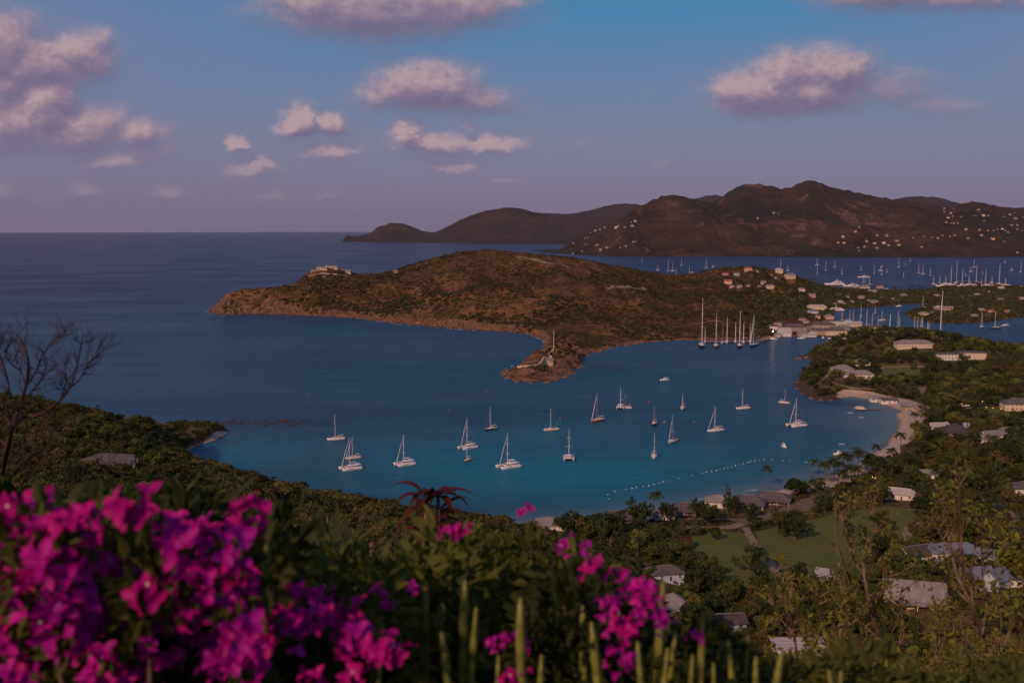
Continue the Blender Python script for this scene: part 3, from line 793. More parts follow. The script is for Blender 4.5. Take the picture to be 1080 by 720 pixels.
# --- prototypes (unit scale in metres), kept out of the scene
proto_col = bpy.data.collections.new('plant_sources')
def proto_tree(kind, m, R_, H_, z0, nleaf, size, seed, nl=7):
    """broad tree: trunk mesh with limbs + crown mesh"""
    r_ = random.Random(seed); b = MB()
    lobes = rand_lobes(r_, nl, R_, H_, z0)
    b.tube([(0, 0, -1.0), (.05 * R_, 0, z0 * .5), (r_.uniform(-.1, .1) * R_, r_.uniform(-.1, .1) * R_, z0 + .25 * H_)], [.085 * R_, .065 * R_, .04 * R_], 7)
    for l in lobes[1:]:
        b.tube([(0.03 * R_, 0, z0 * .55), ((l[0]) * .45, l[1] * .45, z0 * .8 + .12 * H_), (l[0], l[1], l[2])], [.05 * R_, .033 * R_, .012 * R_], 5)
    return (b.mesh('trunk', [M_bark], True), crown_mesh('crown', lobes, nleaf, size, m, seed))


TREE_V = []
for i in range(8):
    m_ = [M_leaf_dark, M_leaf_mid, M_leaf_mid, M_leaf_olive, M_leaf_dark, M_leaf_mid, M_leaf_rust, M_leaf_yel][i]
    r_ = random.Random(i + 40)
    TREE_V.append(proto_tree('tree', m_, r_.uniform(4.2, 5.4), r_.uniform(4.6, 6.2), r_.uniform(1.6, 2.6), 1500, .42, 100 + i, r_.randint(6, 9)))
_b = MB()
_r = random.Random(3)
for i in range(26):
    a = _r.uniform(0, 6.28); q = _r.uniform(.6, 3.4); z = _r.uniform(3.5, 7.5)
    _b.tube([(0, 0, 1), (q * .3 * math.cos(a), q * .3 * math.sin(a), z * .55), (q * math.cos(a), q * math.sin(a), z)], [.16, .07, .02], 4)
_b.tube([(0, 0, -1), (0, 0, 2.4)], [.25, .18], 6)
BARE_V = (_b.mesh('trunk', [mat('pale_bark', (.42, .36, .31), .9)], True), crown_mesh('crown', [(0, 0, 5.6, 3.3, 3.3, 2.6)], 420, .22, M_leaf_grey, 71, .3))


def palm_proto(seed, H_):
    r_ = random.Random(seed); b = MB()
    lean = r_.uniform(.3, 1.2); a0 = r_.uniform(0, 6.28)
    top = (lean * math.cos(a0), lean * math.sin(a0), H_)
    b.tube([(0, 0, -.8), (top[0] * .15, top[1] * .15, H_ * .35), (top[0] * .5, top[1] * .5, H_ * .7), top], [.24, .17, .14, .12], 7)
    trunk = b.mesh('trunk', [M_bark], True)
    fv = []; ff = []
    for k in range(22):
        a = k * 2.4 + r_.uniform(-.2, .2); L = r_.uniform(2.9, 3.9); e0 = r_.uniform(-.35, 1.15)
        px_, pz_ = 0.0, 0.0; pts = []
        for s in range(9):
            e = e0 - s * .19
            pts.append((px_, pz_)); px_ += L / 8 * math.cos(e); pz_ += L / 8 * math.sin(e)
        ca, sa = math.cos(a), math.sin(a)
        for s in range(8):
            w_ = .75 * math.sin(math.pi * (s + 1.2) / 9.4) + .08
            (x0, z0), (x1, z1) = pts[s], pts[s + 1]
            for sg in (-1, 1):
                base = len(fv)
                mx, mz = (x0 * .55 + x1 * .45), (z0 * .55 + z1 * .45)
                for (x, y, z) in ((x0, 0, z0), (mx, 0, mz), (x1 + .15, sg * w_, z1 - .28 * w_), (mx - .1, sg * w_ * .95, mz - .32 * w_)):
                    fv.append((top[0] + x * ca - y * sa, top[1] + x * sa + y * ca, top[2] + z))
                ff.append((base, base + 1, base + 2, base + 3))
    return (trunk, mesh_np('fronds', fv, np.array(ff), [M_palm], attrs={'tint': np.full(len(fv), .5)}))


PALM_V = [palm_proto(5 + i, 6.5 + i * 1.2) for i in range(4)]


def plant(kind, parts, loc, rz=0, sc=1.0, label=None, group=None, cat='tree', cn='crown'):
    o = empty(kind, loc, rz, label, cat, group)
    o.scale = (sc, sc, sc * 1.0) if not hasattr(sc, '__len__') else sc
    obj('trunk', parts[0], o); obj(cn, parts[1], o)
    return o


# --- scattered ground cover through geometry nodes
def source(name, me):
    o = bpy.data.objects.new(name, me); proto_col.objects.link(o); return o


def scatter(name, pts, scl, rot, sources, label, cat, kind='stuff', tilt=0.0, pick=None):
    pts = np.asarray(pts, np.float32); n = len(pts)
    me = mesh_np(name, pts, np.zeros((0, 3), np.int32))
    for an, arr in (('scl', scl), ('rotz', rot), ('pick', pick if pick is not None else nrng.integers(0, len(sources), n))):
        a = me.attributes.new(an, 'FLOAT', 'POINT'); a.data.foreach_set('value', np.asarray(arr, np.float32))
    o = obj(name, me, label=label, kind=kind)
    if cat: o['category'] = cat
    ng = bpy.data.node_groups.new(name + '_nodes', 'GeometryNodeTree')
    ng.interface.new_socket('Geometry', in_out='INPUT', socket_type='NodeSocketGeometry')
    ng.interface.new_socket('Geometry', in_out='OUTPUT', socket_type='NodeSocketGeometry')
    gi = ng.nodes.new('NodeGroupInput'); go = ng.nodes.new('NodeGroupOutput')
    m2p = ng.nodes.new('GeometryNodeMeshToPoints'); ng.links.new(gi.outputs[0], m2p.inputs[0])
    join = ng.nodes.new('GeometryNodeJoinGeometry')
    g2i = ng.nodes.new('GeometryNodeGeometryToInstance')
    col = bpy.data.collections.new(name + '_sources')
    for i, s in enumerate(sources): col.objects.link(s)
    names = sorted(range(len(sources)), key=lambda i: sources[i].name)
    ci = ng.nodes.new('GeometryNodeCollectionInfo'); ci.inputs['Collection'].default_value = col
    ci.inputs['Separate Children'].default_value = True
    iop = ng.nodes.new('GeometryNodeInstanceOnPoints'); iop.inputs['Pick Instance'].default_value = True
    def attr(nm):
        a = ng.nodes.new('GeometryNodeInputNamedAttribute'); a.data_type = 'FLOAT'; a.inputs['Name'].default_value = nm
        return a.outputs['Attribute']
    ng.links.new(m2p.outputs[0], iop.inputs['Points']); ng.links.new(ci.outputs[0], iop.inputs['Instance'])
    ng.links.new(attr('pick'), iop.inputs['Instance Index'])
    cx = ng.nodes.new('ShaderNodeCombineXYZ'); ng.links.new(attr('rotz'), cx.inputs[2])
    e2r = ng.nodes.new('FunctionNodeEulerToRotation'); ng.links.new(cx.outputs[0], e2r.inputs[0])
    ng.links.new(e2r.outputs[0], iop.inputs['Rotation'])
    cs = ng.nodes.new('ShaderNodeCombineXYZ')
    for k in range(3): ng.links.new(attr('scl'), cs.inputs[k])
    ng.links.new(cs.outputs[0], iop.inputs['Scale'])
    ng.links.new(iop.outputs[0], go.inputs[0])
    md = o.modifiers.new('scatter', 'NODES'); md.node_group = ng
    return o


def shrub_src(name, m, seed, n=70, size=.34, flat=.7, nl=3):
    r_ = random.Random(seed)
    lobes = [(0, 0, .30, .72, .72, .42)] + [(r_.uniform(-.5, .5), r_.uniform(-.5, .5), r_.uniform(.2, .5), .45, .45, .35) for _ in range(nl)]
    return source(name, crown_mesh(name, lobes, n, size, m, seed, .45))


S_far = [shrub_src('scrub_source', m_, 300 + i, 46, .42) for i, m_ in enumerate([M_leaf_scrub, M_leaf_scrub, M_leaf_olive, M_leaf_dark, M_leaf_scrub, M_leaf_dark])]
S_green = [shrub_src('green_source', m_, 330 + i, 46, .42) for i, m_ in enumerate([M_leaf_dark, M_leaf_olive, M_leaf_olive, M_leaf_dark, M_leaf_scrub])]
S_near = [shrub_src('bush_source', m_, 360 + i, 520, .13, nl=6) for i, m_ in enumerate([M_leaf_olive, M_leaf_mid, M_leaf_scrub, M_leaf_dark, M_leaf_olive, M_leaf_olive, M_leaf_mid, M_leaf_mid])]
S_tree = [source('crown_source', TREE_V[i][1]) for i in (0, 1, 2, 3, 4, 5, 7)]


def in_view(x, y, margin=70, z=0):
    px = 540 + F * x / np.maximum(y, 1)
    return (px > -margin) & (px < 1080 + margin) & (y > 5)


# clear ground: roads, houses and such register circles here (x, y, radius)
CLEAR = []
def clear_at(x, y, r): CLEAR.append((x, y, r))
def free(x, y):
    k = np.ones(x.shape, bool)
    for (cx, cy, r) in CLEAR: k &= (x - cx) ** 2 + (y - cy) ** 2 > r * r
    return k
# ================================================================ ROADS, PATHS, HOUSES
M_road = mat('gravel_road', (.17, .125, .09), .95, spec=.1, vary=.3, vscale=.5)
M_path = mat('pale_path', (.24, .175, .125), .95, spec=.1, vary=.25, vscale=.6)
M_white = mat('white_wall', (.70, .64, .60), .8, vary=.10, vscale=.7)
M_cream = mat('cream_wall', (.62, .50, .36), .8, vary=.12, vscale=.7)
M_pinkw = mat('pink_wall', (.58, .36, .28), .8, vary=.12, vscale=.7)
M_bluew = mat('pale_blue_wall', (.42, .50, .62), .8, vary=.08, vscale=.7)
M_stone = mat('stone_wall', (.36, .27, .20), .9, vary=.35, vscale=.6, bump=.4, bscale=2)
M_trim = mat('white_trim', (.75, .72, .70), .6)
M_glass = mat('window_glass', (.02, .025, .03), .15, spec=.6)
M_shut = mat('dark_shutter', (.05, .05, .055), .6)
M_wood = mat('weathered_wood', (.24, .16, .11), .9, vary=.3, vscale=2)


def roof_mat(name, col, vary=.22):
    m = bpy.data.materials.new(name); m.use_nodes = True
    t = NT(m.node_tree); b = t.n['Principled BSDF']; b.inputs['Roughness'].default_value = .8; b.inputs['Specular IOR Level'].default_value = .2
    tcn = t.node('ShaderNodeTexCoord'); v = tcn.outputs['Object']
    c = t.mix(t.smooth(t.noise(v, .5, 5, .7), .35, .65), tuple(min(1, x * (1 + vary)) for x in col), tuple(x * (1 - vary) for x in col))
    wv = t.node('ShaderNodeTexWave', bands_direction='Z'); wv.inputs['Scale'].default_value = 1.6; wv.inputs['Distortion'].default_value = .6; t.l.new(v, wv.inputs[0])
    c = t.mix(t.m('MULTIPLY', t.smooth(wv.outputs['Fac'], .0, .25), -1) if False else t.m('MULTIPLY', t.m('SUBTRACT', 1.0, t.smooth(wv.outputs['Fac'], 0, .3)), .35), c, tuple(x * .45 for x in col))
    t.put(b.inputs['Base Color'], c)
    return m


M_rgrey = roof_mat('grey_shingle_roof', (.115, .10, .10))
M_rlight = roof_mat('light_grey_roof', (.25, .225, .225))
M_rwhite = roof_mat('white_roof', (.42, .39, .38), .1)
M_rdark = roof_mat('dark_shingle_roof', (.075, .062, .060))
M_rred = roof_mat('red_tile_roof', (.38, .11, .06))
M_rblue = roof_mat('blue_grey_roof', (.16, .19, .25))


def ground(x, y):
    best = -9
    for L in LANDS:
        if L.contains(np.array(x), np.array(y)): best = max(best, float(L.z(x, y)))
    return best


def strip(name, pix, width, m, z=None, lift=.12, clear=True, kind='structure', label=None, cat=None):
    pts = [hit(a, b) for a, b in pix]
    pts = [np.array(p) for p in pts if p is not None]
    # resample
    out = []
    for a, b in zip(pts[:-1], pts[1:]):
        k = max(2, int(np.linalg.norm((b - a)[:2]) / 2.5))
        out += [a + (b - a) * i / k for i in range(k)]
    out.append(pts[-1])
    if len(out) > 8:   # soften the corners
        o2 = [out[0]] + [(out[i - 1] + out[i] * 2 + out[i + 1]) / 4 for i in range(1, len(out) - 1)] + [out[-1]]; out = o2
    v = []; f = []; dens = 3
    for i, p in enumerate(out):
        d = (out[min(i + 1, len(out) - 1)] - out[max(i - 1, 0)])[:2]; d = d / (np.linalg.norm(d) + 1e-9); nrm = np.array([-d[1], d[0]])
        ww = width[0] + (width[1] - width[0]) * i / (len(out) - 1) if hasattr(width, '__len__') else width
        ww *= 1 + .12 * math.sin(i * 1.7)
        for j in range(dens + 1):
            q = p[:2] + nrm * ww * (j / dens - .5)
            v.append((q[0], q[1], ground(q[0], q[1]) + lift))
        if clear: clear_at(p[0], p[1], ww * .5 + 2.2)
    for i in range(len(out) - 1):
        for j in range(dens):
            a = i * (dens + 1) + j; f.append((a, a + dens + 1, a + dens + 2, a + 1))
    return obj(name, mesh_np(name, v, f, [m], smooth=True), kind=kind, label=label, cat=cat)


strip('gravel_drive', [(722, 556), (752, 557), (772, 556), (783, 552)], (3.5, 6), M_path)
strip('track', [(786, 556), (792, 567), (800, 579), (808, 589), (817, 600), (832, 612)], (3.2, 4.5), M_path)
strip('road', [(778, 551), (800, 547), (822, 542), (846, 534), (868, 525), (900, 520), (930, 521)], (8, 10), M_road, lift=.16)
strip('car_park', [(838, 538), (862, 528), (884, 521)], (13, 15), M_road, lift=.2)
strip('garden_path', [(960, 571), (956, 563), (960, 555), (974, 551), (988, 546), (984, 541), (972, 538)], (4.0, 3.2), M_path)
strip('lane', [(1012, 526), (1030, 524), (1052, 533), (1082, 560)], (4, 7), M_path)
strip('headland_path', [(855, 410), (862, 405), (868, 401), (872, 397), (875, 391)], 2.6, M_path, lift=.25)
strip('terrace_path', [(874, 404), (885, 406), (895, 409), (912, 410), (925, 411)], 2.2, M_path, lift=.25)
strip('headland_drive', [(912, 393), (930, 388), (955, 387), (985, 387)], 6, M_path, lift=.3)
strip('village_lane', [(690, 545), (720, 548), (760, 547), (776, 548)], 3.2, M_road)


class H_:  # window mesh cache
    pass
_wb = MB(); _wb.box(-.62, .62, -.06, .06, -.72, .72, 0); _wb.box(-.5, .5, -.09, .0, -.6, .6, 1); _wb.box(-.03, .03, -.11, -.07, -.6, .6, 0); _wb.box(-.5, .5, -.11, -.07, -.03, .03, 0)
WIN = _wb.mesh('window', [M_trim, M_glass])
_wb = MB(); _wb.box(-.5, .5, -.06, .06, -1.05, 1.05, 0); _wb.box(-.4, .4, -.09, 0, -.95, .95, 1)
DOOR = _wb.mesh('door', [M_trim, M_shut])


def roof_shape(b, w, d, h, rh, kind, ov=.7, th=.18, m=0):
    x, y = w / 2 + ov, d / 2 + ov
    if kind == 'flat':
        b.box(-x, x, -y, y, h, h + .35, m)
    elif kind == 'gable':
        for z in (0,):
            b.add([(-x, -y, h - .1), (x, -y, h - .1), (x, 0, h + rh), (-x, 0, h + rh), (-x, y, h - .1), (x, y, h - .1),
                   (-x, -y, h - .1 - th), (x, -y, h - .1 - th), (x, 0, h + rh - th), (-x, 0, h + rh - th), (-x, y, h - .1 - th), (x, y, h - .1 - th)],
                  [(0, 1, 2, 3), (3, 2, 5, 4), (7, 6, 9, 8), (8, 9, 10, 11), (0, 6, 7, 1), (4, 5, 11, 10), (1, 7, 8, 2), (2, 8, 11, 5), (0, 3, 9, 6), (3, 4, 10, 9)], m)
    elif kind == 'shed':
        b.add([(-x, -y, h), (x, -y, h), (x, y, h + rh), (-x, y, h + rh), (-x, -y, h - .25), (x, -y, h - .25), (x, y, h + rh - .25), (-x, y, h + rh - .25)],
              [(0, 1, 2, 3), (4, 7, 6, 5), (0, 4, 5, 1), (1, 5, 6, 2), (2, 6, 7, 3), (3, 7, 4, 0)], m)
    else:
        rx = max(.15, (w - d) / 2 if w > d else .15); ry = 0.0
        if kind == 'pyramid': rx = .3
        b.add([(-x, -y, h - .1), (x, -y, h - .1), (x, y, h - .1), (-x, y, h - .1), (-rx, ry, h + rh), (rx, ry, h + rh),
               (-x, -y, h - .1 - th), (x, -y, h - .1 - th), (x, y, h - .1 - th), (-x, y, h - .1 - th)],
              [(0, 1, 5, 4), (1, 2, 5), (2, 3, 4, 5), (3, 0, 4), (6, 9, 8, 7), (0, 6, 7, 1), (1, 7, 8, 2), (2, 8, 9, 3), (3, 9, 6, 0)], m)


def house(px, py, w, d, h, rz, rk, wm, rm, label, rh=None, kind='house', cat='house', wins=True, group=None, porch=False, clear=True, lands=None, verts=1):
    p = hit(px, py, lands=lands)
    if p is None: print('no ground', px, py); return None
    rz = R(rz)
    rh = rh if rh is not None else min(w, d) * .28
    o = empty(kind, p, rz, label, cat, group)
    b = MB(); b.box(-w / 2, w / 2, -d / 2, d / 2, -3, h)
    if rk == 'gable':
        for s in (-1, 1):
            b.add([(s * w / 2, -d / 2, h), (s * w / 2, d / 2, h), (s * w / 2, 0, h + rh * (d / 2) / (d / 2 + .7))], [(0, 1, 2)])
    b.build('wall', wm, o)
    b = MB(); roof_shape(b, w, d, h, rh, rk); rf = b.build('roof', rm, o)
    if rk in ('hip', 'gable') and w > 8:
        b = MB(); b.box(-max(.2, abs(w - d) / 2 * (1 if rk == 'hip' else 0) or w / 2), max(.2, abs(w - d) / 2 * (1 if rk == 'hip' else 0) or w / 2), -.16, .16, h + rh - .05, h + rh + .1)
        b.build('ridge_cap', M_trim if rm is M_rwhite else M_rlight, rf)
    if wins:
        n = max(2, int(w / 3.2)); storeys = 2 if h > 5 else 1
        for s in range(storeys):
            zc = 1.7 + s * 2.9
            for i in range(n):
                x = -w / 2 + w * (i + .5) / n
                if i == n // 2 and s == 0:
                    q = obj('door', DOOR, o); q.location = (x, -d / 2 - .02, 1.05); continue
                q = obj('window', WIN, o); q.location = (x, -d / 2 - .02, zc)
            for sx in (-1, 1):
                for i in range(2 if d > 6 else 1):
                    q = obj('window', WIN, o); q.location = (sx * (w / 2 + .02), -d / 2 + d * (i + .5) / (2 if d > 6 else 1), zc); q.rotation_euler = (0, 0, sx * math.pi / 2)
    if porch:
        b = MB(); b.box(-w / 2, w / 2, -d / 2 - 3, -d / 2 - .02, -2, .25, 0)
        b.build('veranda_floor', M_stone, o)
        b = MB(); b.add([(-w / 2, -d / 2 - 3.2, h - .7), (w / 2, -d / 2 - 3.2, h - .7), (w / 2, -d / 2 - .05, h - .25), (-w / 2, -d / 2 - .05, h - .25), (-w / 2, -d / 2 - 3.2, h - .85), (w / 2, -d / 2 - 3.2, h - .85), (w / 2, -d / 2 - .05, h - .4), (-w / 2, -d / 2 - .05, h - .4)],
                        [(0, 1, 2, 3), (4, 7, 6, 5), (0, 4, 5, 1), (1, 5, 6, 2), (2, 6, 7, 3), (3, 7, 4, 0)])
        b.build('veranda_roof', rm, o)
        for i in range(max(3, int(w / 3.5))):
            x = -w / 2 + .2 + (w - .4) * i / (max(3, int(w / 3.5)) - 1)
            b = MB(); b.box(x - .1, x + .1, -d / 2 - 3, -d / 2 - 2.8, .25, h - .83); b.build('post', M_trim, o)
    if clear: clear_at(p[0], p[1], max(w, d) * .5 + 1.5); [clear_at(p[0] * (1 - q / p[1]), p[1] - q, max(w, d) * .5) for q in (8, 15)]
    return o


# ---- near cottages in the valley
N_ = [
    (579, 558, 15, 9, 3.2, 4, 'hip', M_white, M_rlight, 'pale cottage with light grey hip roof at the left end of the beach', {}),
    (612, 556, 12, 8, 3, 0, 'gable', M_white, M_rdark, 'low cottage with dark roof between two round beach trees', {}),
    (660, 549, 17, 7, 3.2, 3, 'gable', M_white, M_rgrey, 'long low white cottage left of the big spreading beach tree', {'porch': True}),
    (701, 547, 10, 7, 3.2, -12, 'hip', M_white, M_rlight, 'small white cottage with pale roof right of the big spreading beach tree', {}),
    (727, 541, 16, 8, 3.2, -10, 'hip', M_white, M_rgrey, 'grey roofed beach cottage in the middle of the beach row', {'porch': True}),
    (760, 534, 15, 9, 3.4, -14, 'hip', M_white, M_rlight, 'white beach cottage with pale roof left of the tall dark conifer', {}),
    (790, 534, 15, 9, 3.2, -20, 'hip', M_white, M_rgrey, 'left one of two joined white beach cottages beside the road end', {'porch': True}),
    (815, 530, 17, 9, 3.2, -20, 'hip', M_white, M_rgrey, 'right one of two joined white beach cottages beside the road end', {'porch': True}),
    (699, 610, 14, 7, 3.0, 12, 'hip', M_bluew, M_rgrey, 'low pale blue cottage among trees left of the lawn', {}),
    (709, 645, 9.5, 8.5, 3.0, 8, 'pyramid', M_bluew, M_rlight, 'small pale blue cottage with pyramid roof behind magenta flowers', {'rh': 3.4}),
    (766, 662, 11, 7, 3.0, 5, 'gable', M_bluew, M_rdark, 'dark roofed cottage in shade between tall dark trees', {}),
    (874, 616, 9, 6, 3.8, -25, 'shed', M_bluew, M_rwhite, 'tiny pale blue shed with slanted white roof at the lawn edge', {'rh': 1.0}),
    (947, 525, 15, 8, 3.0, -25, 'gable', M_white, M_rwhite, 'white roofed barn beside the road behind the lawn', {}),
    (968, 592, 15, 9, 4.2, 20, 'gable', M_white, M_rdark, 'white house with dark gable roof, windows in its end wall', {}),
    (1006, 589, 20, 9, 4.0, 2, 'hip', M_white, M_rblue, 'long white building with blue grey roof beside the curved garden path', {}),
    (963, 636, 19, 13, 3.4, -14, 'gable', M_cream, M_rlight, 'big grey roofed house with white eave and open veranda below the long building', {'porch': True, 'rh': 4.6}),
    (1036, 592, 10, 7, 3.4, -30, 'gable', M_white, M_rblue, 'small white house with steep blue grey roof at the right', {}),
    (1030, 618, 9, 7, 4.6, 10, 'gable', M_bluew, M_rblue, 'tall pale blue house with gable toward the viewer at the right edge', {'rh': 2.6}),
    (1050, 621, 9, 7, 4.4, 35, 'gable', M_bluew, M_rblue, 'right one of two steep blue white houses by the right edge', {'rh': 2.8}),
    (1074, 616, 12, 9, 3.4, -5, 'hip', M_white, M_rdark, 'brown roofed white house cut by the right picture edge', {}),
    (842, 690, 15, 6, 3.0, 0, 'shed', M_white, M_rwhite, 'long low white roofed building behind the leafy thicket', {'rh': .8}),
    (1078, 520, 12, 9, 3.6, 0, 'hip', M_white, M_rgrey, 'grey roofed house under trees at the right edge', {}),
    # valley and garden buildings further back
    (961, 431, 13, 10, 3, 0, 'pyramid', M_stone, M_rlight, 'grey pyramid roofed beach pavilion at the head of the bay', {'rh': 3.2}),
    (925, 423.5, 11, 6, 3, -5, 'gable', M_white, M_rlight, 'pale roofed beach bar beside the sand, left of two', {}),
    (937, 425, 12, 6, 3, -5, 'gable', M_white, M_rgrey, 'grey roofed beach bar beside the sand, right of two', {}),
    (1076, 432, 26, 13, 5.5, -8, 'hip', M_cream, M_rgrey, 'large cream house with grey hip roof beside the lamp lit lawn', {}),
    (1007, 459, 20, 14, 3.2, 5, 'pyramid', M_stone, M_rdark, 'dark pyramid roofed restaurant in the garden wood', {'rh': 5}),
    (990, 453, 13, 7, 3, 8, 'gable', M_white, M_rwhite, 'pale roofed pavilion just left of the dark pyramid roof', {}),
    (1017, 453, 9, 6, 3, -8, 'gable', M_white, M_rwhite, 'small pale roofed hut just right of the dark pyramid roof', {}),
    (1036, 466, 15, 8, 3, 14, 'gable', M_white, M_rlight, 'pale grey roofed hall left of the two garden wood halls', {}),
    (1049, 462, 17, 8, 3, 14, 'gable', M_white, M_rlight, 'pale grey roofed hall right of the two garden wood halls', {}),
    (1065, 458, 13, 7, 3, 10, 'gable', M_white, M_rlight, 'small pale roofed bungalow right of the garden wood halls', {}),
    (981, 504, 14, 6, 3, -3, 'gable', M_white, M_rlight, 'pale roofed bungalow hidden among the palms', {}),
    # headland villas
    (963, 366, 37, 12, 4.4, 0, 'hip', M_cream, M_rlight, 'long cream villa with triple grey roof on the headland crest', {'rh': 3}),
    (1001, 378.5, 24, 12, 5.6, 4, 'flat', M_white, M_rgrey, 'white glass fronted wing of the flat roofed headland villa', {}),
    (1023, 377.5, 26, 14, 6.0, -6, 'flat', M_cream, M_rgrey, 'cream blank walled wing of the flat roofed headland villa', {'wins': False}),
    (908, 385, 15, 10, 3.4, 0, 'hip', M_cream, M_rlight, 'small pale villa uppermost of the headland point group', {}),
    (888, 392, 17, 11, 3.4, 8, 'hip', M_white, M_rlight, 'grey roofed villa leftmost of the headland point group', {}),
    (904, 398.5, 26, 11, 4.0, -2, 'hip', M_white, M_rlight, 'long white villa lowest of the headland point group', {}),
]
for (px, py, w_, d_, h_, rz_, rk_, wm_, rm_, lb_, kw_) in N_:
    house(px, py, w_, d_, h_, rz_, rk_, wm_, rm_, lb_, group='houses among the trees of the bay', **kw_)

# ---- ruined roof on the left hillside
_q = hit(111, 493)
ru = empty('ruined_house', _q, R(20), 'ruined white roofed building on the scrubby left hillside', 'ruin')
_b = MB(); _b.box(-8, 8, -5, 5, -4, 1.2); _b.build('wall', M_stone, ru)
_b = MB(); _b.add([(-8.5, -5.5, 1.2), (6.5, -5.5, 1.2), (8, .5, 3.2), (-1, 2.5, 3.9), (-8.5, .3, 2.3), (-8.5, -5.5, 1.0), (6.5, -5.5, 1.0), (8, .5, 3.0), (-1, 2.5, 3.7), (-8.5, .3, 2.1)], [(0, 1, 2, 3, 4), (5, 9, 8, 7, 6), (0, 5, 6, 1), (1, 6, 7, 2), (2, 7, 8, 3), (3, 8, 9, 4), (4, 9, 5, 0)])
_b.build('roof', M_rgrey, ru)
_b = MB()
for i in range(9): _b.box(-9 + i * 2.2, -8.7 + i * 2.2, -5.8, -.4 - (i % 4) * 1.3, 1.5 + (i % 3) * .3, 1.7 + (i % 3) * .3)
_b.build('rafter', M_wood, ru); clear_at(_q[0], _q[1], 8)

# ---- the old dockyard on the neck of the peninsula
DK = [
    (827, 354, 22, 14, 4, 0, 'gable', M_white, M_rwhite, 'white tent like boathouse at the left end of the dockyard', {'rh': 6}),
    (838, 349, 42, 18, 6, 4, 'hip', M_stone, M_rgrey, 'long grey hip roofed store just behind the white boathouse', {}),
    (846, 354.5, 16, 12, 5, 0, 'hip', M_stone, M_rlight, 'stone loft on the dockyard waterfront beside the white boathouse', {}),
    (853, 355, 24, 12, 2.6, 0, 'gable', M_white, M_rwhite, 'low white roofed waterfront shed in the dockyard', {'rh': 3}),
    (866, 353, 22, 14, 6, 0, 'gable', M_stone, M_rgrey, 'stone building with grey gable behind the dockyard waterfront', {}),
    (868, 346.5, 44, 16, 6, -4, 'hip', M_stone, M_rgrey, 'longest grey roof in the middle of the dockyard', {}),
    (885, 353.5, 52, 17, 6.5, -3, 'hip', M_cream, M_rgrey, 'large tan walled store with grey roof on the dockyard front', {}),
    (895, 353.5, 16, 12, 7, 0, 'gable', M_white, M_rlight, 'white gabled boathouse on the dockyard front', {}),
    (882, 343.5, 26, 10, 4, -5, 'gable', M_white, M_rwhite, 'left one of two long white roofed sheds behind the dockyard', {}),
    (901, 344.5, 26, 11, 5, 6, 'gable', M_cream, M_rwhite, 'right one of two long white roofed sheds behind the dockyard', {}),
    (894, 341, 14, 10, 5, 0, 'hip', M_white, M_rblue, 'small blue roofed building at the back of the dockyard', {}),
    (874, 336.5, 18, 12, 5, 0, 'hip', M_pinkw, M_rlight, 'pink hip roofed house at the back left of the dockyard', {}),
    (861, 326, 44, 12, 5, -6, 'hip', M_cream, M_rwhite, 'long pale roofed barracks on the slope above the dockyard', {}),
    (856, 331, 26, 13, 4.5, 6, 'hip', M_white, M_rblue, 'blue grey roofed house on the slope above the dockyard', {}),
    (862, 336, 11, 8, 4, 0, 'hip', M_pinkw, M_rlight, 'small pink house below the blue grey roofed house', {}),
    (816, 347.5, 14, 9, 5, 0, 'gable', M_white, M_rgrey, 'upper white cottage left of the dockyard behind the lamp', {}),
    (820, 344, 13, 9, 5, 0, 'hip', M_pinkw, M_rgrey, 'small pinkish cottage among trees left of the dockyard', {}),
    (921, 350, 26, 13, 6.5, 0, 'gable', M_white, M_rgrey, 'right hand white house beside the inner harbour quay', {}),
    (910, 353, 18, 10, 5, 0, 'hip', M_stone, M_rgrey, 'stone house with grey roof at the right end of the dockyard', {}),
    (820, 355.5, 10, 8, 3.5, 0, 'gable', M_cream, M_rlight, 'tiny cream hut on the quay beside the yachts', {}),
]
for (px, py, w_, d_, h_, rz_, rk_, wm_, rm_, lb_, kw_) in DK:
    house(px, py, w_ * .72, d_ * .75, h_, rz_, rk_, wm_, rm_, lb_, group='buildings of the old dockyard', **kw_)

ORD = ['leftmost', 'second', 'third', 'fourth', 'fifth', 'sixth', 'seventh', 'eighth', 'ninth', 'tenth', 'eleventh', 'twelfth', 'thirteenth', 'fourteenth', 'fifteenth', 'sixteenth', 'seventeenth', 'eighteenth', 'nineteenth',
       'twentieth', 'twenty-first', 'twenty-second', 'twenty-third', 'twenty-fourth', 'twenty-fifth', 'twenty-sixth', 'twenty-seventh', 'twenty-eighth', 'twenty-ninth', 'thirtieth', 'thirty-first', 'thirty-second', 'thirty-third', 'thirty-fourth']
def nth(i): return ORD[i] if i == 0 else ORD[i] + ' from left'


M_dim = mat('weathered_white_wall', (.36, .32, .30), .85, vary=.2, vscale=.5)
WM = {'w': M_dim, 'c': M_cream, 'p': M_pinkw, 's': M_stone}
RM = {'g': M_rgrey, 'l': M_rlight, 'w': M_rwhite, 'r': M_rred, 'd': M_rdark}
WN = {'w': 'white', 'c': 'cream', 'p': 'pink', 's': 'stone'}
RN = {'g': 'grey', 'l': 'pale grey', 'w': 'white', 'r': 'red', 'd': 'dark'}
def villas(items, phrase, group, **kw):
    items = sorted(items)
    for i, (px, py, w_, wc, rc) in enumerate(items):
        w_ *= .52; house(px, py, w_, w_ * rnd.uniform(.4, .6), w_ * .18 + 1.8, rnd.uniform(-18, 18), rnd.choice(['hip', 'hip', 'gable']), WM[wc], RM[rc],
              '%s house with %s roof %s, %s' % (WN[wc], RN[rc], phrase, nth(i)), group=group, rh=w_ * .16, **kw)


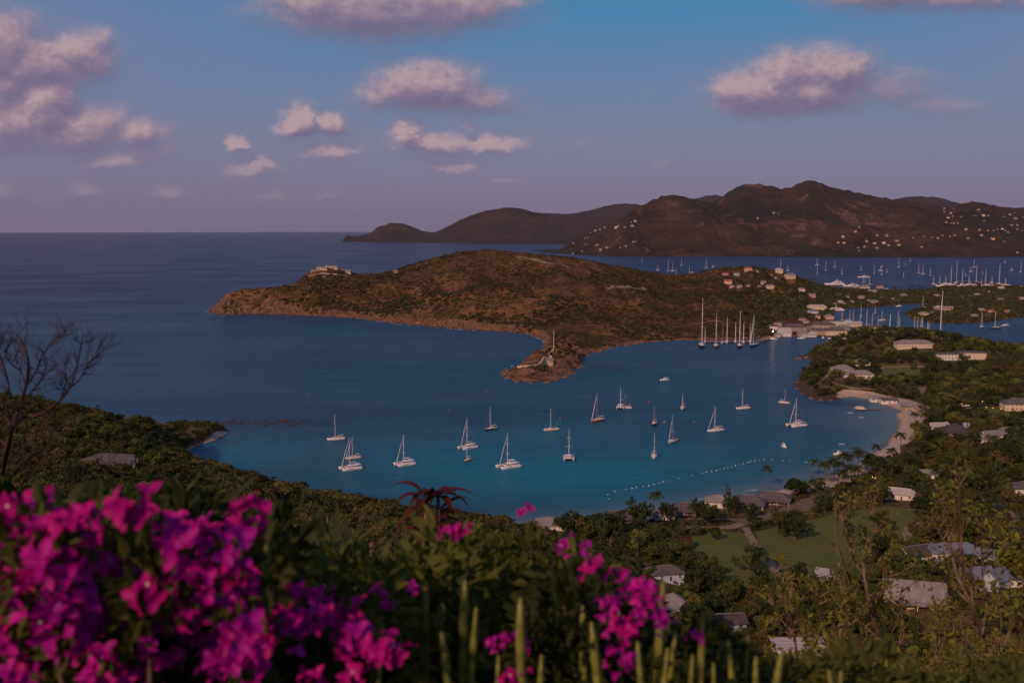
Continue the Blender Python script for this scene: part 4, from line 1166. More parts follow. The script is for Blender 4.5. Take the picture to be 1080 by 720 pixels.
villas([(765, 290, 20, 'p', 'r'), (789, 285, 28, 'p', 'r'), (798, 287, 14, 'w', 'l'), (777, 291, 20, 'w', 'w'), (821, 287, 30, 'c', 'w'), (813, 291, 12, 'w', 'l'), (833, 293, 38, 'c', 'l'), (768, 299, 28, 'p', 'r'),
        (805, 299, 18, 'p', 'l'), (789, 302, 14, 'w', 'g'), (780, 303, 18, 'w', 'l'), (812, 304, 28, 'c', 'l'), (845, 307, 26, 'c', 'l'), (856, 313, 24, 'p', 'l'), (818, 294, 10, 'w', 'w'), (772, 303, 16, 'p', 'g'),
        (801, 303, 12, 'w', 'g'), (730, 288, 12, 'w', 'w'), (836, 318, 14, 'p', 'g')], 'on the wooded peninsula ridge', 'villas on the peninsula ridge')
villas([(902, 303, 16, 'c', 'l'), (912, 304.5, 40, 'c', 'l'), (928, 304, 30, 'w', 'r'), (935, 306, 14, 'w', 'w'), (920, 309, 30, 'w', 'l'), (893, 314, 18, 'p', 'g'), (885, 312, 14, 'p', 'l'), (908, 315, 22, 'p', 'l'), (898, 319, 16, 'c', 'g'),
        (916, 318, 12, 'w', 'w'), (922, 320, 26, 'p', 'l'), (941, 316, 16, 'c', 'g'), (953, 313, 26, 'w', 'l'), (886, 320, 20, 'w', 'w'), (880, 322, 14, 'w', 'l'), (930, 315, 12, 'p', 'g'), (890, 322, 12, 'w', 'w'), (948, 318, 14, 'w', 'g')], 'between the two harbours', 'houses between the two harbours')
villas([(998, 328, 36, 's', 'l'), (990, 327, 30, 's', 'w'), (974, 333, 28, 'c', 'l'), (1035, 328, 20, 'p', 'l'), (1045, 330, 20, 'p', 'r'), (1062, 330, 18, 'p', 'l'), (1027, 334.5, 20, 'c', 'l'), (1030, 312, 18, 'w', 'w'), (1022, 313, 12, 'w', 'g'),
        (988, 313, 22, 'c', 'l'), (1055, 317, 20, 'w', 'g'), (1079, 316, 24, 'c', 'l'), (1056, 305, 26, 'c', 'w'), (1014, 314, 14, 'p', 'g'), (1043, 309, 12, 'w', 'w'), (1077, 303, 10, 'w', 'w'), (983, 331, 18, 'w', 'g')], 'on the mangrove point', 'houses on the mangrove point')

villas([(832, 347, 16, 's', 'g'), (842, 345, 14, 'w', 'g'), (851, 348, 20, 's', 'l'), (858, 350, 18, 'w', 'g'), (873, 351, 16, 's', 'g'), (878, 347, 22, 'c', 'l'), (862, 343, 20, 's', 'g'), (850, 341, 16, 'w', 'l'), (890, 347, 24, 'w', 'l'), (905, 349, 18, 's', 'g'), (914, 348, 16, 'w', 'w'), (871, 341, 16, 'p', 'g'), (846, 338, 18, 's', 'g')],
       'packed inside the old dockyard', 'small buildings inside the dockyard', verts=1)

# the fort ruin on the outer ridge and its walls
def wall_run(pix, name, label, cat, h, th, m, lands=None, group=None):
    pts = [hit(a, b, lands=lands) for a, b in pix]
    pts = [p for p in pts if p is not None]
    b = MB()
    if len(pts) > 1:
        for p, q in zip(pts[:-1], pts[1:]):
            d = Vector((q[0] - p[0], q[1] - p[1], 0)); 
            if d.length < .1: continue
            n = d.normalized().cross(Vector((0, 0, 1))) * th / 2
            v = [(p[0] - n.x, p[1] - n.y, p[2] - 2), (q[0] - n.x, q[1] - n.y, q[2] - 2), (q[0] + n.x, q[1] + n.y, q[2] - 2), (p[0] + n.x, p[1] + n.y, p[2] - 2)]
            b.add(v + [(x, y, z + 2 + h) for (x, y, z) in v], [(0, 3, 2, 1), (4, 5, 6, 7), (0, 1, 5, 4), (1, 2, 6, 5), (2, 3, 7, 6), (3, 0, 4, 7)])
        return b.build(name, m, label=label, cat=cat, group=group)


M_fort = mat('fort_stone', (.50, .38, .29), .9, vary=.3, vscale=.3)
house(340, 284, 17, 8, 3, 0, 'flat', M_fort, M_fort, 'left roofless ruin on top of the outer fort hill', kind='fort_ruin', cat='ruin', wins=True, group='fort ruins')
house(350, 283, 20, 8, 3.6, 0, 'flat', M_fort, M_fort, 'middle and tallest ruin on top of the outer fort hill', kind='fort_ruin', cat='ruin', wins=True, group='fort ruins')
house(367, 288, 10, 7, 3.6, 0, 'gable', M_fort, M_rlight, 'right small ruin lower on the outer fort hill', kind='fort_ruin', cat='ruin', group='fort ruins')
wall_run([(328, 287), (338, 284.6), (346, 284.9), (358, 285), (364, 286)], 'fort_wall', 'long low stone wall round the outer fort hilltop', 'wall', 2.5, 2, M_fort)
wall_run([(326, 292), (340, 289), (355, 290), (366, 291)], 'terrace_wall', 'lower stone terrace wall below the outer fort', 'wall', 1.5, 2, M_fort)
strip('ridge_track', [(378, 288), (390, 287.5), (405, 288), (418, 288.5)], 7, M_path, lift=.5)
strip('hill_track', [(545, 271), (560, 274), (572, 277), (585, 279), (600, 283)], 6, M_path, lift=.5)
strip('scar_track', [(640, 305), (660, 303), (680, 304)], 8, M_path, lift=.5)
strip('shore_track', [(730, 342), (745, 340), (760, 339)], 4, M_path, lift=.5)
# the battery on the low point
wall_run([(546, 388), (552, 387.6), (560, 387), (568, 386), (574, 384), (579, 381), (582, 378), (579, 376)], 'battery_wall', 'pale curved battery wall on the low rocky point', 'wall', 2.2, 1.5, M_fort)
wall_run([(569, 385), (574, 378), (580, 373), (584, 369)], 'battery_path_wall', 'pale wall climbing from the battery up the point', 'wall', 1.2, 1.6, M_fort)
house(578, 383, 9, 6, 3.2, 12, 'gable', M_fort, M_rlight, 'small stone powder house within the point battery', kind='powder_house', cat='building')
_p = hit(584, 366)
fp = empty('flagpole', _p, 0, 'tall bare flagpole on the neck of the rocky point', 'flagpole')
_b = MB(); _b.tube([(0, 0, -1), (0, 0, 17)], [.28, .16], 8); _b.build('pole', M_trim, fp)
_b = MB(); _b.box(-1, 1, -1, 1, -1, .6); _b.build('plinth', M_fort, fp)
_b = MB(); _b.ball((0, 0, 17.2), .25, .25, .25); _b.build('finial', M_trim, fp)

# ---- far shore houses: small, one mesh with walls and roof each
def far_house(i, px, py, w_, wc, rc, label, group):
    p = hit(px, py, 3500, lands=[Cl])
    if p is None: return
    b = MB(); d_ = w_ * .6; h_ = w_ * .28 + 2
    b.box(-w_ / 2, w_ / 2, -d_ / 2, d_ / 2, -12, h_, 0)
    b.box(-w_ * .3, w_ * .15, -d_ / 2 - w_ * .18, -d_ / 2 - .02, -12, h_ * .7, 0)
    n = max(2, int(w_ / 7))
    for k in range(n):
        x = -w_ / 2 + w_ * (k + .5) / n
        b.box(x - 1, x + 1, -d_ / 2 - .1, -d_ / 2 + .3, h_ * .45, h_ * .8, 2) if abs(x + w_ * .07) > w_ * .23 else None
    roof_shape(b, w_, d_, h_, w_ * .13, rnd.choice(['hip', 'gable', 'flat']), ov=.8, th=.4, m=1)
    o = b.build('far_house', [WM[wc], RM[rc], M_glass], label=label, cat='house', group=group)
    o.location = p; o.rotation_euler = (0, 0, R(rnd.uniform(-25, 25)))


FH = {
 'on the far left hill slope': [(605, 257, 26, 'w', 'l'), (616, 247, 22, 'w', 'l'), (617, 252, 20, 'w', 'l'), (620, 251, 18, 'c', 'l'), (623, 246, 20, 'w', 'l'), (607, 249, 14, 'w', 'l'), (628, 244, 34, 'w', 'l'), (633, 243, 24, 'w', 'l'), (638, 241, 26, 'w', 'w'),
   (630, 259, 34, 'w', 'w'), (634, 264, 28, 'w', 'l'), (640, 262, 24, 'w', 'l'), (650, 241, 38, 'c', 'l'), (652, 239, 30, 'w', 'w'), (659, 240, 34, 'w', 'l'), (667, 239, 34, 'w', 'w'), (670, 234, 28, 'c', 'w'), (666, 235, 14, 'c', 'l'),
   (660, 260.5, 20, 'w', 'l'), (668, 256, 24, 'w', 'w'), (671, 255, 16, 'w', 'l'), (654, 262, 16, 'w', 'l'), (604, 268, 22, 'w', 'w'), (614, 265.5, 22, 'w', 'w'), (618, 258, 14, 'p', 'l')],
 'low on the far middle shore': [(816, 226, 28, 'w', 'l'), (821, 225.5, 20, 'w', 'w'), (799, 231, 22, 'p', 'l'), (906, 241, 24, 'w', 'l'), (902, 246, 30, 'p', 'r'), (889, 251, 24, 'c', 'l'), (890, 257, 34, 'c', 'l'), (884, 257, 20, 'p', 'l'), (914, 255, 36, 'w', 'w'), (922, 257, 34, 'p', 'l'),
   (912, 261, 26, 'p', 'l'), (905, 262, 18, 'w', 'l'), (906, 265.5, 20, 'w', 'l'), (925, 250, 26, 'p', 'l'), (935, 249, 32, 'w', 'l'), (932, 257, 44, 'c', 'w'), (937, 259.5, 28, 'c', 'l'), (946, 255, 30, 'p', 'l'), (948, 259.5, 32, 'p', 'l'), (925, 262, 28, 'w', 'l'), (963, 251.5, 22, 'w', 'l')],
 'along the low road right of centre': [(975, 250.5, 18, 'w', 'g'), (983, 251, 22, 'p', 'l'), (989, 251.5, 26, 'p', 'l'), (994, 250, 16, 'w', 'g'), (1002, 250, 16, 'w', 'l'), (1007, 249.5, 26, 'w', 'w'), (1021, 252.5, 24, 'w', 'l'), (1035, 249, 30, 'p', 'l'), (1047, 253, 46, 'p', 'r'), (1059, 256, 18, 'w', 'l'), (1019, 242.5, 34, 'p', 'l'),
   (1033, 243, 22, 'p', 'g'), (1042, 244, 24, 'p', 'r'), (1048, 244, 18, 'w', 'g'), (1052, 242.5, 22, 'w', 'l'), (1057, 242, 26, 'c', 'l'), (1060, 244, 16, 'w', 'w'), (1063, 246, 18, 'c', 'l'), (1073, 242, 20, 'w', 'l'), (1078, 243.5, 18, 'w', 'g'), (972, 261, 24, 'p', 'l'), (1073, 267, 22, 'w', 'l')],
 'high on the far right hill': [(996, 220.5, 26, 'p', 'l'), (996, 223.5, 26, 'p', 'r'), (1003, 225.5, 34, 'c', 'l'), (1000, 230, 34, 'c', 'l'), (1005, 229, 20, 'c', 'r'), (1006, 221, 14, 'p', 'l'), (1014, 229, 24, 'w', 'g'), (998, 235, 26, 'c', 'r'), (1003, 235.5, 18, 'c', 'r'), (1006, 236, 22, 'p', 'r'), (1010, 236, 16, 'w', 'l'),
   (1032, 222, 34, 'w', 'l'), (1037, 227.5, 34, 'c', 'l'), (1042, 228, 22, 'w', 'w'), (1029, 228, 18, 'w', 'g'), (1026, 228, 14, 'w', 'g'), (1038, 233.5, 20, 'p', 'g'), (1059, 229, 26, 'w', 'l'), (1065, 227, 28, 'w', 'l'), (1070, 225, 18, 'p', 'l'), (1071, 231, 38, 'w', 'g'), (1067, 238, 24, 'p', 'l'), (1073, 238, 24, 'w', 'w'), (1079, 229.5, 14, 'w', 'l')],
}
for ph, its in FH.items():
    for i, (px, py, w_, wc, rc) in enumerate(sorted(its)):
        far_house(i, px, py, w_ * rnd.uniform(.36, .54), wc, rc, 'tiny %s house %s, %s' % (WN[wc], ph, nth(i)), 'houses ' + ph)

# ---- garden lamps that are lit, beach things
M_bulb = mat('lit_lamp', (1, .7, .2), emit=((1.0, .62, .12), 5))
M_bulb2 = mat('lit_lamp_soft', (1, .7, .2), emit=((1.0, .55, .15), 5))
M_pole = mat('lamp_post_metal', (.03, .03, .03), .5, metal=.5)
_b = MB(); _b.tube([(0, 0, -.5), (0, 0, 2.6)], [.07, .05], 6); LP1 = _b.mesh('post', [M_pole])
_b = MB(); _b.ball((0, 0, 2.75), .20, .20, .18, n=8, k=5); LP2 = _b.mesh('lamp_shade', [M_bulb])
lamps = sorted([(1014, 429.5), (1022, 431), (1024, 433), (1036, 427), (1040, 433), (1038, 435), (1047, 434), (1055, 427), (1055.5, 435), (920, 508), (923, 509), (927, 508.5), (933, 510), (917, 507.5), (998, 511)])
for i, (px, py) in enumerate(lamps):
    p = hit(px, py)
    o = empty('garden_lamp', p, 0, 'lit yellow garden lamp on the lawn, %s of the garden lamps' % nth(i), 'lamp', 'lit garden lamps')
    obj('post', LP1, o); obj('lamp_shade', LP2, o); clear_at(p[0], p[1] - 4, 6)
p = hit(815, 356.5)
o = empty('quay_lamp', p, 0, 'bright orange lamp lit on the quay beside the white boathouse', 'lamp')
_b = MB(); _b.tube([(0, 0, -1), (0, 0, 8)], [.2, .14], 6); _b.build('post', M_pole, o)
_b = MB(); _b.ball((0, 0, 8.4), .9, .9, .8); _b.build('lamp_shade', mat('quay_bulb', (1, .6, .2), emit=((1.0, .5, .14), 26)), o)
pl = bpy.data.lights.new('quay_light', 'POINT'); pl.energy = 500; pl.color = (1, .55, .2); pl.shadow_soft_size = .6
plo = bpy.data.objects.new('quay_light', pl); link(plo); plo.parent = o; plo.location = (0, -1.5, 8.4)
# white garden chairs / stone terrace by the lamps
tp = [hit(a, b) for a, b in [(1011, 430), (1016, 434), (1022, 434), (1030, 436), (1042, 438), (1034, 441), (1026, 438)]]
strip('garden_terrace', [(1010, 431), (1018, 434), (1028, 436), (1041, 437)], (5, 6), M_path, lift=.3)
_b = MB(); _b.tube([(0, 0, 0), (0, 0, 2.3)], [.05, .04], 6); UP1 = _b.mesh('pole', [M_trim])
_b = MB(); _b.loft([[(1.6 * math.cos(k * math.pi / 4), 1.6 * math.sin(k * math.pi / 4), 2.1) for k in range(8)], [(.05 * math.cos(k * math.pi / 4), .05 * math.sin(k * math.pi / 4), 2.75) for k in range(8)]]); UP2 = _b.mesh('canopy', [M_trim])
for i, (px, py) in enumerate([(1011, 432), (1015, 431), (1019, 430.5), (1022, 433), (1026, 434)]):
    p = hit(px, py); o = empty('parasol', p, 0, 'white parasol on the pale garden terrace, %s' % nth(i), 'parasol', 'parasols on the terrace')
    obj('pole', UP1, o); obj('canopy', UP2, o); clear_at(p[0], p[1], 5)

# jetties
def jetty(pa, pb, width, label, m=M_wood, z=.9, hut=False, name='jetty'):
    a = at_z(*pa, 0); c_ = at_z(*pb, 0)
    d = Vector((c_[0] - a[0], c_[1] - a[1], 0)); L = d.length; rz = math.atan2(d.y, d.x)
    o = empty(name, (a[0], a[1], 0), rz, label, 'jetty')
    b = MB(); b.box(0, L, -width / 2, width / 2, z - .2, z); b.build('deck', m, o)
    n = max(2, int(L / 4))
    b = MB()
    for i in range(n + 1):
        for s in (-1, 1): b.tube([(L * i / n, s * width * .45, -2), (L * i / n, s * width * .45, z - .2)], .15, 6)
    b.build('pile', M_wood, o)
    if hut:
        b = MB(); b.box(0, 7, -3.6, 3.6, z, z + .25); b.box(1, 6, -2.6, 2.6, z + .25, z + 1.5); b.build('platform', M_cream, o)
    return o


jetty((902, 432), (933, 432), 2.4, 'wooden beach jetty ending in a square platform', hut=True)
jetty((879, 481), (900, 484), 1.8, 'short dark wooden jetty with a moored white motorboat')
jetty((745, 361), (800, 360.5), 14, 'long stone quay where the tall sailing yachts lie', M_path, 1.2, name='quay')
jetty((800, 360.3), (818, 354.5), 12, 'angled stone quay beside the dockyard boathouse', M_path, 1.2, name='quay')
_a = at_z(858, 377.5)
_b = MB(); _b.add([(-12, -5, -1), (14, -7, -1), (16, 8, -1), (-6, 4, -1), (-11, -4, 1.4), (14, -6, 1.6), (16, 7, 1.6), (-6, 3, 1.4)], [(0, 3, 2, 1), (4, 5, 6, 7), (0, 1, 5, 4), (1, 2, 6, 5), (2, 3, 7, 6), (3, 0, 4, 7)])
_o = _b.build('stone_landing', M_stone, label='low stone landing stage at the tip of the headland', cat='landing'); _o.location = _a
# marina piers in the far harbour
for i, (pa, pb) in enumerate([((980, 299), (1006, 299)), ((1008, 297), (1040, 297.5)), ((1028, 299), (1062, 300))]):
    jetty(pa, pb, 14, 'long marina pier in the far harbour, %s' % nth(i), M_path, 1.5, name='pier')
# ================================================================ BOATS
M_gel = mat('white_gelcoat', (.80, .76, .74), .35, spec=.5)
M_gelc = mat('cream_gelcoat', (.66, .55, .45), .4, spec=.5)
M_deck = mat('deck_grey', (.62, .56, .53), .7)
M_teak = mat('teak_deck', (.34, .20, .12), .8, vary=.2, vscale=3)
M_hred = mat('red_hull', (.42, .07, .035), .4, spec=.5)
M_hblk = mat('dark_hull', (.022, .024, .035), .35, spec=.5)
M_hbrn = mat('brown_hull', (.26, .15, .085), .5)
M_hblue = mat('blue_hull', (.03, .06, .30), .4, spec=.5)
M_mast = mat('mast_alloy', (.74, .68, .65), .45, spec=.5)
M_mastw = mat('wood_mast', (.30, .11, .07), .6)
M_sail = mat('furled_sail', (.72, .67, .64), .8)
M_cov = mat('sail_cover', (.06, .07, .13), .8)
M_covc = mat('cream_canvas', (.55, .46, .40), .8)
M_covr = mat('maroon_canvas', (.16, .04, .035), .8)
M_rig = mat('rigging_wire', (.30, .27, .26), .5)
M_win = mat('boat_window', (.015, .018, .022), .15, spec=.7)
M_rub = mat('rubber_boat', (.42, .42, .42), .7)


def hull_loft(b, L, B, f0, f1, y0=0.0, sternw=.75, m=0, deckm=None, zb=-.5, n=13, bow=1.0):
    rings = []
    for i in range(n):
        t_ = i / (n - 1)
        wv = (sternw + (1 - sternw) * math.sin(min(1, t_ / .42) * math.pi / 2)) if t_ < .42 else max(0.0, math.cos((t_ - .42) / .58 * math.pi / 2)) ** .72
        wv = max(wv, .015) * B / 2
        fb = f0 + (f1 - f0) * t_ ** 1.6
        x = -L / 2 + L * t_; xr = x + (.06 * L * t_ ** 3 * bow)
        lo = -L / 2 + L * (t_ * .93 + .02)
        rings.append([(xr, y0 + wv, fb), (xr * .98 + lo * .02, y0 + wv * .97, fb * .45), (lo, y0 + wv * .72, 0.0), (lo, y0 + wv * .3, zb), (lo, y0 - wv * .3, zb), (lo, y0 - wv * .72, 0.0), (xr * .98 + lo * .02, y0 - wv * .97, fb * .45), (xr, y0 - wv, fb)])
    b.loft(rings, m)
    return rings


def deck_of(rings, lift=.03, inset=.93):
    b = MB(); vs = []; fs = []
    for r_ in rings:
        c = (r_[0][1] + r_[7][1]) / 2
        for y in (r_[0][1], c, r_[7][1]):
            vs.append((r_[0][0] * .995, c + (y - c) * inset, r_[0][2] + lift + (.05 if y == c else 0)))
    for i in range(len(rings) - 1):
        for j in range(2): fs.append((i * 3 + j, i * 3 + j + 1, i * 3 + 4 + j, i * 3 + 3 + j))
    b.add(vs, fs); return b


def rig(o, mx, L, H, zd, B, rmast=.13, mm=None, genoa=True, boom=True, cover=None, bow=None, mizzen=None):
    mm = mm or M_mast
    b = MB(); b.tube([(mx, 0, zd - .4), (mx, 0, zd + H * .6), (mx - .01 * H, 0, H)], [rmast, rmast * .9, rmast * .6], 8)
    ms = b.build('mast', mm, o)
    b = MB()
    for z, wd in ((H * .42, B * .30), (H * .70, B * .22)): b.box(mx - .08, mx + .08, -wd, wd, z, z + .1)
    b.build('spreader', mm, ms)
    b = MB(); b.box(mx - .3, mx + .3, -.12, .12, H, H + .22); b.build('masthead', M_gel, ms)
    bx = bow if bow is not None else L * .5
    b = MB()
    b.tube([(mx, 0, H), (-L * .49, 0, zd)], .035, 4); b.tube([(mx, 0, H * .95), (bx, 0, zd)], .035, 4)
    for s in (-1, 1): b.tube([(mx, 0, H * .95), (mx - .3, s * B * .46, zd - .1)], .03, 4); b.tube([(mx, 0, H * .5), (mx + .4, s * B * .44, zd - .1)], .025, 4)
    b.build('rigging', M_rig, o)
    if genoa:
        b = MB(); b.tube([(bx * .98, 0, zd + .5), ((bx * .55 + mx * .45), 0, zd + H * .42), (mx + .05 * (bx - mx), 0, H * .93)], [rmast * 1.1, rmast * 1.0, rmast * .4], 6)
        b.build('furled_sail', M_sail, o)
    if boom:
        b = MB(); b.tube([(mx - .1, 0, zd + 1.5), (mx - L * .34, 0, zd + 1.6)], .11, 6); bo = b.build('boom', mm, o)
        b = MB(); b.loft([[(mx - .2 - L * .32 * i / 5, .24 * (1 - .1 * i) * math.cos(k * math.pi / 3), zd + 1.85 + .32 * (1 - .12 * i) * math.sin(k * math.pi / 3)) for k in range(6)] for i in range(6)])
        b.build('sail_cover', cover or M_cov, bo)


def monohull(L, B, H, hullm=None, coverm=None, mm=None, deckm=None, hood=True, genoa=True, dodger=None, rmast=.13, mastx=.08, name='sailboat', simple=False):
    hullm = hullm or M_gel
    o = empty(name); b = MB(); f0, f1 = L * .075 + .2, L * .105 + .25
    rings = hull_loft(b, L, B, f0, f1); hu = b.build('hull', hullm, o, smooth=True)
    b = MB()
    for s in (0, 7):
        b.tube([(r_[s][0], r_[s][1] * 1.0, r_[s][2] + .03) for r_ in rings], .05, 4)
    b.build('toe_rail', M_teak, hu)
    deck_of(rings).build('deck', deckm or M_deck, o)
    zd = f0 + .1
    # cabin trunk
    b = MB()
    prof = [(-.10, .62, .0), (-.08, .60, .42), (.10, .52, .48), (.24, .34, .30), (.28, .26, .0)]
    rr = []
    for (t_, wv, hh) in prof:
        zz = f0 + (f1 - f0) * (t_ + .5) ** 1.6
        rr.append([(t_ * L, B / 2 * wv, zz), (t_ * L, B / 2 * wv * .86, zz + hh + .02), (t_ * L, -B / 2 * wv * .86, zz + hh + .02), (t_ * L, -B / 2 * wv, zz)])
    b.loft(rr); cb = b.build('cabin', M_gel, o)
    b = MB()
    for s in (-1, 1):
        for k in range(3):
            x = -.04 * L + k * .07 * L
            b.box(x, x + .045 * L, s * B * .285 - .02, s * B * .285 + .02, zd + .28, zd + .46)
    b.build('window', M_win, cb)
    # cockpit
    b = MB(); b.box(-L * .40, -L * .12, -B * .22, B * .22, zd + .0, zd + .06, 0); b.box(-L * .40, -L * .12, B * .22, B * .28, zd, zd + .34, 1); b.box(-L * .40, -L * .12, -B * .28, -B * .22, zd, zd + .34, 1)
    b.tube([(-L * .33, 0, zd), (-L * .33, 0, zd + .9)], .06, 5, 1)
    b.build('cockpit', [M_teak, M_gel], o)
    if hood:
        b = MB(); b.loft([[(-.13 * L, B * .27 * math.cos(a), zd + .35 + .95 * math.sin(a)) for a in np.linspace(0, math.pi, 7)], [(-.05 * L, B * .25 * math.cos(a), zd + .40 + .35 * math.sin(a)) for a in np.linspace(0, math.pi, 7)]])
        b.build('sprayhood', dodger or M_covc, o)
        b = MB(); b.loft([[(-.38 * L, B * .26 * math.cos(a), zd + 1.8 + .2 * math.sin(a)) for a in np.linspace(0, math.pi, 6)], [(-.2 * L, B * .26 * math.cos(a), zd + 1.85 + .2 * math.sin(a)) for a in np.linspace(0, math.pi, 6)]])
        for s in (-1, 1):
            for x in (-.37, -.21): b.tube([(x * L, s * B * .25, zd), (x * L, s * B * .25, zd + 1.85)], .03, 4)
        b.build('bimini', dodger or M_covc, o)
    rig(o, mastx * L, L, H, zd, B, rmast, mm, genoa, True, coverm)
    b = MB()
    for s in (-1, 1):
        b.tube([(L * .50, s * B * .08, f1), (L * .52, s * B * .06, f1 + .65), (L * .54, 0, f1 + .68)], .03, 4)
        b.tube([(-L * .48, s * B * .34, f0), (-L * .48, s * B * .34, f0 + .65), (-L * .48, 0, f0 + .65)], .03, 4)
        b.tube([(r_[0 if s > 0 else 7][0], r_[0 if s > 0 else 7][1] * .96, r_[0][2] + .6) for r_ in rings[1:-1]], .02, 4)
    b.build('guard_rail', M_rig, o)
    return o


def catamaran(L, B, H, coverm=None, flybridge=False, hullm=None, dinghy=True):
    o = empty('catamaran'); hw = B * .24; yo = B / 2 - hw / 2; hullm = hullm or M_gel
    f0, f1 = 1.25, 1.75
    for s in (-1, 1):
        b = MB(); rings = hull_loft(b, L, hw, f0 if True else 0, f1, s * yo, .8, zb=-.4, bow=.3)
        hu = b.build('hull', hullm, o, smooth=True)
        deck_of(rings, .02, .9).build('deck', M_deck, hu)
        b = MB(); b.box(-L * .06, L * .22, s * (yo + hw * .475) - .02, s * (yo + hw * .475) + .02, .85, 1.1)
        b.build('window', M_win, hu)
    b = MB(); b.loft([[(-L * .44, -yo, .8), (-L * .44, yo, .8), (-L * .44, yo, f0 + .05), (-L * .44, -yo, f0 + .05)], [(L * .18, -yo, .8), (L * .18, yo, .8), (L * .18, yo, f0 + .12), (L * .18, -yo, f0 + .12)], [(L * .24, -yo * .95, 1.1), (L * .24, yo * .95, 1.1), (L * .24, yo * .95, f0 + .14), (L * .24, -yo * .95, f0 + .14)]])
    b.build('bridge_deck', M_gel, o)
    b = MB(); b.box(L * .25, L * .43, -yo * .78, yo * .78, f0 + .12, f0 + .16); b.build('trampoline', mat('net', (.16, .16, .17), .9) if 'net' not in bpy.data.materials else bpy.data.materials['net'], o)
    b = MB(); b.tube([(L * .44, -yo, f1 - .15), (L * .44, yo, f1 - .15)], .13, 6); b.build('crossbeam', M_mast, o)
    # saloon: sides, dark window band, roof
    def ringc(x, wd, z): return [(x, wd, z), (x, -wd, z)]
    b = MB()
    def slab(x0, x1, x0t, x1t, w0, w1, z0, z1, m=0):
        b.add([(x0, -w0, z0), (x1, -w0 * .8, z0), (x1, w0 * .8, z0), (x0, w0, z0), (x0t, -w1, z1), (x1t, -w1 * .78, z1), (x1t, w1 * .78, z1), (x0t, w1, z1)],
              [(0, 3, 2, 1), (4, 5, 6, 7), (0, 1, 5, 4), (1, 2, 6, 5), (2, 3, 7, 6), (3, 0, 4, 7)], m)
    W = yo * .86
    slab(-L * .22, L * .19, -L * .22, L * .18, W, W * .98, f0 + .05, f0 + .55, 0)
    cb = b.build('saloon', M_gel, o)
    b = MB(); slab(-L * .215, L * .178, -L * .215, L * .135, W * .975, W * .93, f0 + .552, f0 + 1.05); b.build('window_band', M_win, cb)
    b = MB(); slab(-L * .23, L * .145, -L * .22, L * .12, W * .97, W * .9, f0 + 1.052, f0 + 1.25); b.build('roof', M_gel, cb)
    b = MB(); b.box(-L * .43, -L * .235, -W * .9, W * .9, f0 + 1.35, f0 + 1.5)
    for s in (-1, 1): b.tube([(-L * .42, s * W * .85, f0), (-L * .42, s * W * .85, f0 + 1.4)], .07, 5)
    b.build('hardtop', coverm if coverm and not flybridge else M_gel, o)
    if flybridge:
        b = MB(); b.box(-L * .25, -L * .02, -W * .5, W * .5, f0 + 1.26, f0 + 1.75); b.box(-L * .27, -L * .05, -W * .55, W * .55, f0 + 2.9, f0 + 3.05)
        for s in (-1, 1):
            for x in (-.26, -.06): b.tube([(L * x, s * W * .5, f0 + 1.3), (L * x, s * W * .5, f0 + 2.95)], .05, 5)
        b.build('flybridge', M_gel, o)
    rig(o, L * .06, L, H, f0 + 1.0, B, .15, cover=coverm or M_covc, bow=L * .44)
    b = MB()
    for s in (-1, 1): b.tube([(L * .44, s * yo, f1 + .1), (L * .44, s * yo, f1 + .6), (L * .2, s * (yo + hw * .4), f1 + .55), (-L * .3, s * (yo + hw * .45), f0 + .6), (-L * .47, s * (yo + hw * .3), f0 + .6)], .025, 4)
    b.build('guard_rail', M_rig, o)
    if dinghy:
        b = MB()
        for s in (-1, 1): b.tube([(-L * .47, s * 1.2, f0), (-L * .50, s * 1.2, f0 + .5), (-L * .56, s * 1.2, f0 + .4)], .06, 5)
        b.build('davit', M_mast, o)
    return o


def dinghy(L=3.2, m=None, label=None, group=None, name='dinghy', loc=(0, 0, 0), rz=0):
    o = empty(name, loc, rz, label, 'dinghy', group)
    b = MB(); pts = [(-L / 2, .62, .25), (L * .15, .62, .27), (L * .40, .35, .36), (L * .5, 0, .42), (L * .40, -.35, .36), (L * .15, -.62, .27), (-L / 2, -.62, .25)]
    b.tube(pts, .22, 8); b.build('tube', m or M_rub, o, smooth=True)
    b = MB(); b.add([(-L / 2, -.5, .12), (L * .3, -.4, .16), (L * .45, 0, .25), (L * .3, .4, .16), (-L / 2, .5, .12)], [(0, 1, 2, 3, 4)]); b.box(-L * .05, L * .05, -.5, .5, .3, .36); b.build('floor', M_deck, o)
    b = MB(); b.box(-L / 2 - .25, -L / 2 + .02, -.16, .16, .1, .85); b.build('outboard_motor', M_hblk, o)
    return o


